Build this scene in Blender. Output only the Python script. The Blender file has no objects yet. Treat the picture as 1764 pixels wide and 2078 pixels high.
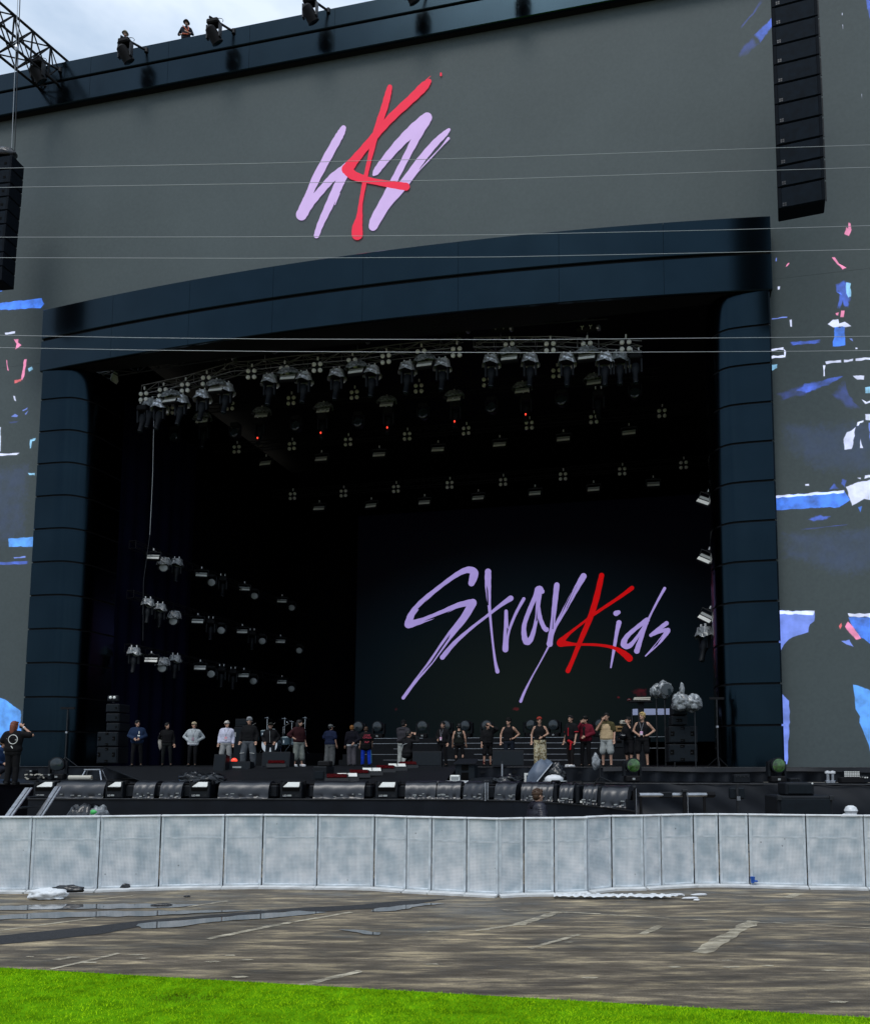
import bpy, bmesh, math, random
import numpy as np
from mathutils import Vector, Matrix, Euler
random.seed(7); rng=np.random.default_rng(7)
PI=math.pi
scene=bpy.context.scene
C=scene.collection
# ------------------------------------------------------------------ camera
F,CX,HH,CY,EYE=1650.,1040.,158.,1387.,2.3       # lens in units of a 1764 px wide frame
TH=math.atan(HH/F)
cam=bpy.data.objects.new('camera',bpy.data.cameras.new('camera')); C.objects.link(cam)
cam.location=(0,0,EYE); cam.rotation_euler=(PI/2+TH,0,0)
cam.data.sensor_fit='HORIZONTAL'; cam.data.sensor_width=36; cam.data.lens=36*F/1764
cam.data.shift_x=(882-CX)/1764; cam.data.shift_y=(CY-1038.7)/1764
cam.data.clip_start=.1; cam.data.clip_end=2000
scene.camera=cam
# ------------------------------------------------------------------ world, sun, exposure
SUN_EL,SUN_AZ=math.radians(58),math.radians(200)   # azimuth clockwise from +Y
w=bpy.data.worlds.new('World'); scene.world=w; w.use_nodes=True
nt=w.node_tree; nt.nodes.clear()
def wn(t,**k):
    n=nt.nodes.new(t)
    for a,b in k.items(): setattr(n,a,b)
    return n
out=wn('ShaderNodeOutputWorld'); bg=wn('ShaderNodeBackground'); bg.inputs[1].default_value=.1
sky=wn('ShaderNodeTexSky',sky_type='NISHITA',sun_disc=False,sun_elevation=SUN_EL,sun_rotation=SUN_AZ)
tc=wn('ShaderNodeTexCoord'); sep=wn('ShaderNodeSeparateXYZ')
grad=wn('ShaderNodeMapRange'); grad.inputs[1].default_value=0; grad.inputs[2].default_value=1
grad.inputs[3].default_value=.62; grad.inputs[4].default_value=1.25
noi=wn('ShaderNodeTexNoise'); noi.inputs['Scale'].default_value=5.5; noi.inputs['Detail'].default_value=5; noi.inputs['Roughness'].default_value=.55
mp=wn('ShaderNodeMapping'); mp.inputs['Scale'].default_value=(1,1,2.2)
ramp=wn('ShaderNodeValToRGB')
ramp.color_ramp.elements[0].position=.36; ramp.color_ramp.elements[0].color=(5.2,6.7,8.7,1)
ramp.color_ramp.elements[1].position=.66; ramp.color_ramp.elements[1].color=(9.0,10.2,11.8,1)
mul=wn('ShaderNodeMixRGB',blend_type='MULTIPLY'); mul.inputs[0].default_value=1
mx=wn('ShaderNodeMixRGB'); mx.inputs[0].default_value=.86
L=nt.links.new
L(tc.outputs['Generated'],sep.inputs[0]); L(sep.outputs['Z'],grad.inputs[0])
L(tc.outputs['Generated'],mp.inputs[0]); L(mp.outputs[0],noi.inputs['Vector']); L(noi.outputs['Fac'],ramp.inputs[0])
L(ramp.outputs[0],mul.inputs[1]); L(grad.outputs[0],mul.inputs[2])
L(sky.outputs[0],mx.inputs[1]); L(mul.outputs[0],mx.inputs[2]); L(mx.outputs[0],bg.inputs[0]); L(bg.outputs[0],out.inputs[0])
sd=bpy.data.lights.new('sun','SUN'); sd.energy=1.35; sd.angle=math.radians(25); sd.color=(1,.97,.93)
so=bpy.data.objects.new('sun',sd); C.objects.link(so)
sdir=Vector((math.sin(SUN_AZ)*math.cos(SUN_EL),math.cos(SUN_AZ)*math.cos(SUN_EL),math.sin(SUN_EL)))
so.rotation_euler=(-sdir).to_track_quat('-Z','Y').to_euler(); so.location=(0,-20,40)
scene.view_settings.view_transform='Standard'; scene.view_settings.look='None'
scene.view_settings.exposure=0; scene.view_settings.gamma=1; scene.view_settings.use_curve_mapping=False
scene.render.engine='CYCLES'
scene.cycles.max_bounces=6; scene.cycles.caustics_reflective=False; scene.cycles.caustics_refractive=False
# ------------------------------------------------------------------ geometry of the place
A=math.radians(11.7)                         # the stage front is turned this far from the camera's axis
EX=Vector((math.cos(A),-math.sin(A),0)); EY=Vector((math.sin(A),math.cos(A),0)); O=Vector((-5.75,31.5,0))
CAM=Vector((0,0,EYE))
def ray(u,v):
    xr=(u-CX)/F; yr=-(v-CY)/F
    return Vector((xr,math.cos(TH)-yr*math.sin(TH),math.sin(TH)+yr*math.cos(TH)))
def G(u,v,z):                                  # point on a level plane
    d=ray(u,v); return CAM+d*((z-EYE)/d.z)
def W(u,v,Y):                                  # point at a distance
    d=ray(u,v); return CAM+d*(Y/d.y)
def loc(P): q=P-O; return Vector((q.dot(EX),q.dot(EY),P.z))
def S(u,v,y):                                  # point on a plane parallel to the stage front, stage coordinates
    d=ray(u,v); return loc(CAM+d*((y-(CAM-O).dot(EY))/d.dot(EY)))
def SX(u,v,x):
    d=ray(u,v); return loc(CAM+d*((x-(CAM-O).dot(EX))/d.dot(EX)))
def st(p): return O+EX*p[0]+EY*p[1]+Vector((0,0,p[2]))
# ------------------------------------------------------------------ materials
def mat(name,col,rough=.6,metal=0,spec=.5,var=.0,vscale=6,bump=0,bscale=40,emit=None,estr=1,stretch=None,coat=0):
    m=bpy.data.materials.new(name); m.use_nodes=True; t=m.node_tree; b=t.nodes['Principled BSDF']
    b.inputs['Base Color'].default_value=(*col,1); b.inputs['Roughness'].default_value=rough
    b.inputs['Metallic'].default_value=metal; b.inputs['Specular IOR Level'].default_value=spec
    if coat: b.inputs['Coat Weight'].default_value=coat; b.inputs['Coat Roughness'].default_value=.08
    if emit: b.inputs['Emission Color'].default_value=(*emit,1); b.inputs['Emission Strength'].default_value=estr
    if var or bump:
        co=t.nodes.new('ShaderNodeTexCoord'); mpn=t.nodes.new('ShaderNodeMapping')
        t.links.new(co.outputs['Object'],mpn.inputs[0])
        if stretch: mpn.inputs['Scale'].default_value=stretch
    if var:
        n=t.nodes.new('ShaderNodeTexNoise'); n.inputs['Scale'].default_value=vscale; n.inputs['Detail'].default_value=6
        r=t.nodes.new('ShaderNodeMapRange'); r.inputs[1].default_value=.3; r.inputs[2].default_value=.7
        r.inputs[3].default_value=1-var; r.inputs[4].default_value=1+var
        x=t.nodes.new('ShaderNodeMixRGB'); x.blend_type='MULTIPLY'; x.inputs[0].default_value=1; x.inputs[1].default_value=(*col,1)
        t.links.new(mpn.outputs[0],n.inputs['Vector']); t.links.new(n.outputs['Fac'],r.inputs[0]); t.links.new(r.outputs[0],x.inputs[2]); t.links.new(x.outputs[0],b.inputs['Base Color'])
    if bump:
        n2=t.nodes.new('ShaderNodeTexNoise'); n2.inputs['Scale'].default_value=bscale; n2.inputs['Detail'].default_value=4
        bn=t.nodes.new('ShaderNodeBump'); bn.inputs['Strength'].default_value=bump; bn.inputs['Distance'].default_value=.02
        t.links.new(mpn.outputs[0],n2.inputs['Vector']); t.links.new(n2.outputs['Fac'],bn.inputs['Height']); t.links.new(bn.outputs[0],b.inputs['Normal'])
    return m
M={}
M['panel']=mat('gloss_black_panel',(.0140,.0265,.0365),.20,metal=1,var=.10,vscale=.5,bump=.02,bscale=.8)
M['black']=mat('matt_black',(.006,.006,.007),.75,spec=.25)
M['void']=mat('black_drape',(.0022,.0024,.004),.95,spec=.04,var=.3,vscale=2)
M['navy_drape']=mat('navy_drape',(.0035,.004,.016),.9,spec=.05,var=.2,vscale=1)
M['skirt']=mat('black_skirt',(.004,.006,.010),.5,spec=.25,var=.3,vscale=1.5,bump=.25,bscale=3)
M['deck']=mat('deck_vinyl',(.006,.007,.009),.6,spec=.2,var=.3,vscale=2)
M['box']=mat('black_case',(.004,.006,.009),.6,spec=.28,var=.25,vscale=8)
M['grille']=mat('speaker_grille',(.004,.008,.012),.7,spec=.25,var=.2,vscale=12)
M['array']=mat('array_cabinet',(.0025,.005,.009),.8,spec=.1,var=.2,vscale=8)
M['arraygrille']=mat('array_grille',(.0035,.008,.014),.8,spec=.12,var=.3,vscale=5)
M['dark']=mat('dark_opening',(.002,.002,.002),.9,spec=.1)
M['steel']=mat('dark_steel',(.03,.032,.035),.45,metal=.6,var=.3,vscale=10)
M['rig']=mat('rig_aluminium',(.22,.22,.23),.45,metal=.4,var=.4,vscale=5)
M['alu']=mat('aluminium',(.55,.56,.58),.35,metal=.9,var=.2,vscale=8)
M['lens']=mat('lamp_lens',(.02,.03,.035),.08,spec=.8)
M['greenlens']=mat('coated_lens',(.045,.12,.025),.10,spec=1,var=.9,vscale=7)
M['lampwhite']=mat('lamp_glass_white',(.88,.88,.82),.35)
M['lampgrey']=mat('lamp_glass_grey',(.36,.38,.37),.3)
M['foil']=mat('silver_rain_cover',(.80,.82,.85),.28,metal=.6,bump=1,bscale=11,var=.5,vscale=7)
M['plastic']=mat('clear_wrap',(.22,.235,.245),.13,spec=.9,bump=1,bscale=18,var=.85,vscale=9)
M['vinylcover']=mat('glossy_cover',(.012,.014,.019),.33,spec=.7)
M['redlens']=mat('red_lens',(.055,.002,.003),.25,bump=.6,bscale=30,var=.9,vscale=30)
M['redlamp']=mat('red_indicator',(.3,.01,.01),.3,emit=(1,.06,.03),estr=1.6)
M['white']=mat('white_paint',(.72,.73,.74),.5,var=.1,vscale=6)
M['whiteplastic']=mat('white_plastic',(.75,.77,.78),.35,bump=.8,bscale=12)
M['paper']=mat('paper',(.55,.52,.44),.7)
M['bag']=mat('black_bin_bag',(.006,.007,.009),.25,spec=.6,bump=.9,bscale=9)
M['tarp']=mat('grey_blue_tarp',(.11,.14,.19),.5,bump=.5,bscale=6,var=.2,vscale=3)
M['wire']=mat('steel_wire',(.42,.44,.46),.4,metal=.3)
M['green']=mat('bright_green_wrap',(.07,.5,.12),.4)
M['wood']=mat('bare_wood',(.30,.18,.07),.6,var=.3,vscale=10,stretch=(1,8,1))
M['blueplastic']=mat('blue_plastic',(.02,.10,.42),.3)
M['chrome']=mat('chrome',(.75,.77,.78),.12,metal=1)
M['drumhead']=mat('drum_head',(.45,.55,.58),.4)
M['drumshell']=mat('drum_shell',(.10,.16,.20),.2,metal=.3)
M['screenlaptop']=mat('pale_cloth',(.38,.42,.62),.6)
M['hivis']=mat('orange_hi_vis',(.65,.12,.04),.6)
M['led']=None
def led_mat():
    m=mat('led_wall',(.090,.111,.112),.62,spec=.22); t=m.node_tree; b=t.nodes['Principled BSDF']
    co=t.nodes.new('ShaderNodeTexCoord'); n=t.nodes.new('ShaderNodeTexNoise'); n.inputs['Scale'].default_value=9; n.inputs['Detail'].default_value=8
    n2=t.nodes.new('ShaderNodeTexNoise'); n2.inputs['Scale'].default_value=.25; n2.inputs['Detail'].default_value=3
    a=t.nodes.new('ShaderNodeMath'); a.operation='ADD'; t.links.new(n.outputs['Fac'],a.inputs[0]); t.links.new(n2.outputs['Fac'],a.inputs[1])
    r=t.nodes.new('ShaderNodeMapRange'); r.inputs[1].default_value=.6; r.inputs[2].default_value=1.4; r.inputs[3].default_value=.88; r.inputs[4].default_value=1.12
    x=t.nodes.new('ShaderNodeMixRGB'); x.blend_type='MULTIPLY'; x.inputs[0].default_value=1; x.inputs[1].default_value=(.090,.111,.112,1)
    t.links.new(co.outputs['Object'],n.inputs['Vector']); t.links.new(co.outputs['Object'],n2.inputs['Vector'])
    t.links.new(a.outputs[0],r.inputs[0]); t.links.new(r.outputs[0],x.inputs[2]); t.links.new(x.outputs[0],b.inputs['Base Color'])
    return m
M['led']=led_mat()
def pic(name,col,s=1.0,var=.25,base=(.03,.03,.03),fade=True):
    m=mat(name,base,.6,spec=.2); t=m.node_tree; b=t.nodes['Principled BSDF']
    co=t.nodes.new('ShaderNodeTexCoord'); n=t.nodes.new('ShaderNodeTexNoise'); n.inputs['Scale'].default_value=2.5; n.inputs['Detail'].default_value=8
    r=t.nodes.new('ShaderNodeMapRange'); r.inputs[1].default_value=.3; r.inputs[2].default_value=.7; r.inputs[3].default_value=1-var; r.inputs[4].default_value=1+var
    x=t.nodes.new('ShaderNodeMixRGB'); x.blend_type='MULTIPLY'; x.inputs[0].default_value=1; x.inputs[1].default_value=(*col,1)
    t.links.new(co.outputs['Object'],n.inputs['Vector']); t.links.new(n.outputs['Fac'],r.inputs[0]); t.links.new(r.outputs[0],x.inputs[2])
    t.links.new(x.outputs[0],b.inputs['Emission Color']); b.inputs['Emission Strength'].default_value=s
    if fade:          # the picture on the panels is soft at its borders
        at=t.nodes.new('ShaderNodeAttribute'); at.attribute_name='cover'; tr=t.nodes.new('ShaderNodeBsdfTransparent'); ms=t.nodes.new('ShaderNodeMixShader')
        n9=t.nodes.new('ShaderNodeTexNoise'); n9.inputs['Scale'].default_value=7; n9.inputs['Detail'].default_value=5; t.links.new(co.outputs['Object'],n9.inputs['Vector'])
        ad=t.nodes.new('ShaderNodeMath'); ad.operation='MULTIPLY_ADD'; ad.inputs[1].default_value=.9; t.links.new(n9.outputs['Fac'],ad.inputs[0]); t.links.new(at.outputs['Fac'],ad.inputs[2])
        rg=t.nodes.new('ShaderNodeMapRange'); rg.inputs[1].default_value=.55; rg.inputs[2].default_value=1.0; t.links.new(ad.outputs[0],rg.inputs[0])
        o=[q for q in t.nodes if q.type=='OUTPUT_MATERIAL'][0]; em=t.nodes.new('ShaderNodeEmission'); sm_=t.nodes.new('ShaderNodeMath'); sm_.operation='MULTIPLY'; sm_.inputs[1].default_value=s
        t.nodes.remove(ms); ms=t.nodes.new('ShaderNodeAddShader'); t.links.new(rg.outputs[0],sm_.inputs[0]); t.links.new(sm_.outputs[0],em.inputs[1]); t.links.new(x.outputs[0],em.inputs[0]); t.links.new(tr.outputs[0],ms.inputs[0]); t.links.new(em.outputs[0],ms.inputs[1]); t.links.new(ms.outputs[0],o.inputs[0])
    return m
def screen_mat():
    m=mat('screen_dark',(.004,.004,.005),.6,spec=.15); t=m.node_tree; b=t.nodes['Principled BSDF']; N=t.nodes.new; K=t.links.new
    co=N('ShaderNodeTexCoord'); mpn=N('ShaderNodeMapping'); mpn.inputs['Location'].default_value=(-.14,-3.33,-.62); mpn.inputs['Scale'].default_value=(.058,.159,.098); K(co.outputs['Object'],mpn.inputs[0])
    g=N('ShaderNodeTexGradient'); g.gradient_type='SPHERICAL'; K(mpn.outputs[0],g.inputs[0])
    r=N('ShaderNodeValToRGB'); e=r.color_ramp.elements; e[0].color=(.0,.0,.0006,1); e[1].color=(.0045,.0075,.0065,1); e[1].position=.9; x=e.new(.35); x.color=(.0011,.0030,.0048,1); K(g.outputs[0],r.inputs[0])
    K(r.outputs[0],b.inputs['Emission Color']); b.inputs['Emission Strength'].default_value=1; return m
M['p_lilac']=pic('screen_lilac',(.60,.44,.82),1,.03,fade=False)
M['p_red']=pic('screen_red',(.80,.010,.055),1,.03,fade=False)
M['p_lilac2']=pic('screen_lilac_dim',(.33,.26,.60),1,.05,fade=False)
M['p_red2']=pic('screen_red_dim',(.46,.001,.002),1,.05,fade=False)
M['p_dark']=screen_mat()
M['p_smudge']=pic('screen_red_smudge',(.035,.001,.003),1,.9)
M['p_blue']=pic('screen_blue',(.035,.16,.75),1,.55)
M['p_sky']=pic('screen_sky_blue',(.07,.28,.80),1,.4)
M['p_navy']=pic('screen_navy',(.03,.07,.40),1,.6)
M['p_dim']=pic('screen_dim_blue',(.010,.018,.125),1,.5)
M['p_haze']=pic('screen_blue_haze',(.004,.008,.036),1,.5)
M['p_white']=pic('screen_pale',(.62,.66,.90),1,.25)
M['p_pink']=pic('screen_pink',(.80,.22,.42),1,.3)
M['p_redbit']=pic('screen_coral',(.70,.10,.12),1,.4)
M['p_teal']=pic('screen_teal',(.22,.48,.72),1,.4)
M['p_lav']=pic('screen_lavender_blue',(.13,.20,.66),1,.3)
# barrier sheet: galvanised with punched dimples
def barrier_mat():
    m=mat('galvanised_sheet',(.5,.53,.55),.5,metal=.12); t=m.node_tree; b=t.nodes['Principled BSDF']; N=t.nodes.new; K=t.links.new
    co=N('ShaderNodeTexCoord'); oi=N('ShaderNodeObjectInfo')
    off=N('ShaderNodeVectorMath'); off.operation='MULTIPLY_ADD'; off.inputs[1].default_value=(37,37,37)
    cmb=N('ShaderNodeCombineXYZ'); 
    for i in range(3): K(oi.outputs['Random'],cmb.inputs[i])
    K(cmb.outputs[0],off.inputs[0]); K(co.outputs['Object'],off.inputs[2])
    n=N('ShaderNodeTexNoise'); n.inputs['Scale'].default_value=3.2; n.inputs['Detail'].default_value=6; K(off.outputs[0],n.inputs['Vector'])
    r=N('ShaderNodeValToRGB'); r.color_ramp.elements[0].position=.34; r.color_ramp.elements[0].color=(.44,.515,.56,1)
    r.color_ramp.elements[1].position=.7; r.color_ramp.elements[1].color=(.82,.83,.84,1); K(n.outputs['Fac'],r.inputs[0])
    # vertical dirt runs
    mp2=N('ShaderNodeMapping'); mp2.inputs['Scale'].default_value=(14,14,.8); K(off.outputs[0],mp2.inputs[0])
    n2=N('ShaderNodeTexNoise'); n2.inputs['Scale'].default_value=1; n2.inputs['Detail'].default_value=4; K(mp2.outputs[0],n2.inputs['Vector'])
    r2=N('ShaderNodeMapRange'); r2.inputs[1].default_value=.35; r2.inputs[2].default_value=.6; r2.inputs[3].default_value=.95; r2.inputs[4].default_value=1.02; K(n2.outputs['Fac'],r2.inputs[0])
    # punched dots on a diagonal grid
    mp3=N('ShaderNodeMapping'); mp3.inputs['Rotation'].default_value=(0,math.radians(45),0); mp3.inputs['Scale'].default_value=(1,0,1); K(co.outputs['Object'],mp3.inputs[0])
    sp=N('ShaderNodeSeparateXYZ'); K(mp3.outputs[0],sp.inputs[0])
    waves=[]
    for k in ('X','Z'):
        q=N('ShaderNodeMath'); q.operation='MULTIPLY'; q.inputs[1].default_value=2*PI/.034; K(sp.outputs[k],q.inputs[0])
        s_=N('ShaderNodeMath'); s_.operation='SINE'; K(q.outputs[0],s_.inputs[0]); waves.append(s_)
    pr=N('ShaderNodeMath'); pr.operation='MULTIPLY'; K(waves[0].outputs[0],pr.inputs[0]); K(waves[1].outputs[0],pr.inputs[1])
    r3=N('ShaderNodeMapRange'); r3.inputs[1].default_value=.15; r3.inputs[2].default_value=.55; r3.inputs[3].default_value=1.04; r3.inputs[4].default_value=.66; K(pr.outputs[0],r3.inputs[0])
    # dots only inside the frame
    so_=N('ShaderNodeSeparateXYZ'); K(co.outputs['Object'],so_.inputs[0])
    x1=N('ShaderNodeMixRGB'); x1.blend_type='MULTIPLY'; x1.inputs[0].default_value=1; K(r.outputs[0],x1.inputs[1]); K(r2.outputs[0],x1.inputs[2])
    x2=N('ShaderNodeMixRGB'); x2.blend_type='MULTIPLY'; x2.inputs[0].default_value=1; K(x1.outputs[0],x2.inputs[1]); K(r3.outputs[0],x2.inputs[2])
    # scuffs and black marks
    v=N('ShaderNodeTexVoronoi'); v.inputs['Scale'].default_value=3.6; K(off.outputs[0],v.inputs['Vector'])
    rv=N('ShaderNodeMapRange'); rv.inputs[1].default_value=.035; rv.inputs[2].default_value=.06; rv.inputs[3].default_value=.25; rv.inputs[4].default_value=1; K(v.outputs['Distance'],rv.inputs[0])
    x3=N('ShaderNodeMixRGB'); x3.blend_type='MULTIPLY'; x3.inputs[0].default_value=.8; K(x2.outputs[0],x3.inputs[1]); K(rv.outputs[0],x3.inputs[2])
    K(x3.outputs[0],b.inputs['Base Color'])
    bp=N('ShaderNodeBump'); bp.inputs['Strength'].default_value=.15; bp.inputs['Distance'].default_value=.004; K(pr.outputs[0],bp.inputs['Height']); K(bp.outputs[0],b.inputs['Normal'])
    return m
M['barrier']=barrier_mat()
M['barrier_frame']=mat('galvanised_frame',(.62,.67,.70),.5,metal=.12,var=.22,vscale=5)
M['barrier_top']=mat('worn_white_cap',(.80,.81,.82),.5,var=.15,vscale=7)
M['barrier_foot']=mat('pale_foot_plate',(.58,.59,.585),.55,var=.25,vscale=3)
def ground_mat():
    m=mat('worn_asphalt',(.1,.09,.08),.7,spec=.35); t=m.node_tree; b=t.nodes['Principled BSDF']; N=t.nodes.new; K=t.links.new
    co=N('ShaderNodeTexCoord')
    mpp=N('ShaderNodeMapping'); mpp.inputs['Scale'].default_value=(.50,2.6,1); mpp.inputs['Rotation'].default_value=(0,0,math.radians(4)); K(co.outputs['Object'],mpp.inputs[0])
    n=N('ShaderNodeTexNoise'); n.inputs['Scale'].default_value=1.9; n.inputs['Detail'].default_value=10; n.inputs['Roughness'].default_value=.68; K(mpp.outputs[0],n.inputs['Vector'])
    r=N('ShaderNodeValToRGB'); e=r.color_ramp.elements; e[0].position=.33; e[0].color=(.052,.040,.027,1); e[1].position=.68; e[1].color=(.42,.335,.205,1)
    e2=r.color_ramp.elements.new(.5); e2.color=(.118,.096,.068,1); K(n.outputs['Fac'],r.inputs[0])
    n2=N('ShaderNodeTexNoise'); n2.inputs['Scale'].default_value=.9; n2.inputs['Detail'].default_value=7; n2.inputs['Roughness'].default_value=.65; mpq=N('ShaderNodeMapping'); mpq.inputs['Scale'].default_value=(.5,1.3,1); mpq.inputs['Rotation'].default_value=(0,0,math.radians(-14)); K(co.outputs['Object'],mpq.inputs[0]); K(mpq.outputs[0],n2.inputs['Vector'])
    r2=N('ShaderNodeMapRange'); r2.inputs[1].default_value=.35; r2.inputs[2].default_value=.65; r2.inputs[3].default_value=.58; r2.inputs[4].default_value=1.42; K(n2.outputs['Fac'],r2.inputs[0])
    n3=N('ShaderNodeTexNoise'); n3.inputs['Scale'].default_value=55; n3.inputs['Detail'].default_value=4; K(co.outputs['Object'],n3.inputs['Vector'])
    r3=N('ShaderNodeMapRange'); r3.inputs[1].default_value=.3; r3.inputs[2].default_value=.7; r3.inputs[3].default_value=.72; r3.inputs[4].default_value=1.28; K(n3.outputs['Fac'],r3.inputs[0])
    x=N('ShaderNodeMixRGB'); x.blend_type='MULTIPLY'; x.inputs[0].default_value=1; K(r.outputs[0],x.inputs[1]); K(r2.outputs[0],x.inputs[2])
    mp5=N('ShaderNodeMapping'); mp5.inputs['Scale'].default_value=(1.6,10,1); mp5.inputs['Rotation'].default_value=(0,0,math.radians(3)); K(co.outputs['Object'],mp5.inputs[0])
    n5=N('ShaderNodeTexNoise'); n5.inputs['Scale'].default_value=1; n5.inputs['Detail'].default_value=6; n5.inputs['Roughness'].default_value=.7; K(mp5.outputs[0],n5.inputs['Vector'])
    r5=N('ShaderNodeMapRange'); r5.inputs[1].default_value=.34; r5.inputs[2].default_value=.68; r5.inputs[3].default_value=.76; r5.inputs[4].default_value=1.32; K(n5.outputs['Fac'],r5.inputs[0])
    x5=N('ShaderNodeMixRGB'); x5.blend_type='MULTIPLY'; x5.inputs[0].default_value=1; K(x.outputs[0],x5.inputs[1]); K(r5.outputs[0],x5.inputs[2])
    x2=N('ShaderNodeMixRGB'); x2.blend_type='MULTIPLY'; x2.inputs[0].default_value=1; K(x5.outputs[0],x2.inputs[1]); K(r3.outputs[0],x2.inputs[2])
    K(x2.outputs[0],b.inputs['Base Color'])
    rr=N('ShaderNodeMapRange'); rr.inputs[1].default_value=.35; rr.inputs[2].default_value=.65; rr.inputs[3].default_value=.28; rr.inputs[4].default_value=.8; K(n2.outputs['Fac'],rr.inputs[0]); K(rr.outputs[0],b.inputs['Roughness'])
    bp=N('ShaderNodeBump'); bp.inputs['Strength'].default_value=.5; bp.inputs['Distance'].default_value=.006; K(n3.outputs['Fac'],bp.inputs['Height']); K(bp.outputs[0],b.inputs['Normal'])
    return m
M['ground']=ground_mat()
M['patch']=mat('fresh_asphalt',(.022,.022,.024),.8,var=.5,vscale=40,bump=.8,bscale=60)
M['puddle']=mat('rain_water',(.10,.10,.10),.03,spec=.9)
M['line']=mat('worn_line_paint',(.52,.46,.34),.7,var=.4,vscale=5)
def worn(m):
    t=m.node_tree; b=t.nodes['Principled BSDF']; N=t.nodes.new; K=t.links.new; o=[n for n in t.nodes if n.type=='OUTPUT_MATERIAL'][0]
    co=N('ShaderNodeTexCoord'); n=N('ShaderNodeTexNoise'); n.inputs['Scale'].default_value=3.5; n.inputs['Detail'].default_value=9; n.inputs['Roughness'].default_value=.7
    mp_=N('ShaderNodeMapping'); mp_.inputs['Scale'].default_value=(.6,2.2,1); K(co.outputs['Object'],mp_.inputs[0]); K(mp_.outputs[0],n.inputs['Vector'])
    r=N('ShaderNodeMapRange'); r.inputs[1].default_value=.40; r.inputs[2].default_value=.60; r.inputs[3].default_value=.22; r.inputs[4].default_value=.9; K(n.outputs['Fac'],r.inputs[0])
    tr=N('ShaderNodeBsdfTransparent'); mx_=N('ShaderNodeMixShader'); K(r.outputs[0],mx_.inputs[0]); K(tr.outputs[0],mx_.inputs[1]); K(b.outputs[0],mx_.inputs[2]); K(mx_.outputs[0],o.inputs[0])
worn(M['line'])
M['grassbase']=mat('turf_base',(.10,.26,.004),.9,spec=0,var=.4,vscale=5)
def grass_mat():
    m=mat('turf_blade',(.08,.30,.008),.8,spec=0); t=m.node_tree; b=t.nodes['Principled BSDF']; N=t.nodes.new; K=t.links.new
    at=N('ShaderNodeAttribute'); at.attribute_name='tint'
    r=N('ShaderNodeValToRGB'); r.color_ramp.elements[0].color=(.10,.085,.012,1); r.color_ramp.elements[1].color=(.43,.73,.008,1); x_=r.color_ramp.elements.new(.15); x_.color=(.13,.30,.003,1)
    co=N('ShaderNodeTexCoord'); n=N('ShaderNodeTexNoise'); n.inputs['Scale'].default_value=1.1; n.inputs['Detail'].default_value=3; K(co.outputs['Object'],n.inputs['Vector'])
    mm=N('ShaderNodeMapRange'); mm.inputs[1].default_value=.3; mm.inputs[2].default_value=.7; mm.inputs[3].default_value=.62; mm.inputs[4].default_value=1.15; K(n.outputs['Fac'],mm.inputs[0])
    x=N('ShaderNodeMixRGB'); x.blend_type='MULTIPLY'; x.inputs[0].default_value=1
    K(at.outputs['Fac'],r.inputs[0]); K(r.outputs[0],x.inputs[1]); K(mm.outputs[0],x.inputs[2]); K(x.outputs[0],b.inputs['Base Color'])
    return m
M['grass']=grass_mat()
_cl={}
def cloth(r,g,b):
    k=(r,g,b)
    if k not in _cl: _cl[k]=mat('cloth',(r,g,b),.85,spec=.15,var=.22,vscale=7,bump=.5,bscale=16)
    return _cl[k]
SKIN=mat('skin',(.50,.29,.20),.5,spec=.35,var=.06,vscale=9)
HAIR={k:mat('hair_'+k,c,.55,spec=.4,var=.35,vscale=30) for k,c in dict(black=(.008,.007,.007),brown=(.06,.03,.015),auburn=(.16,.045,.02),ginger=(.20,.08,.015),blond=(.48,.34,.14)).items()}
EYE_M=mat('eye',(.01,.008,.008),.2); LIP_M=mat('lips',(.30,.09,.07),.5)
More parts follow.
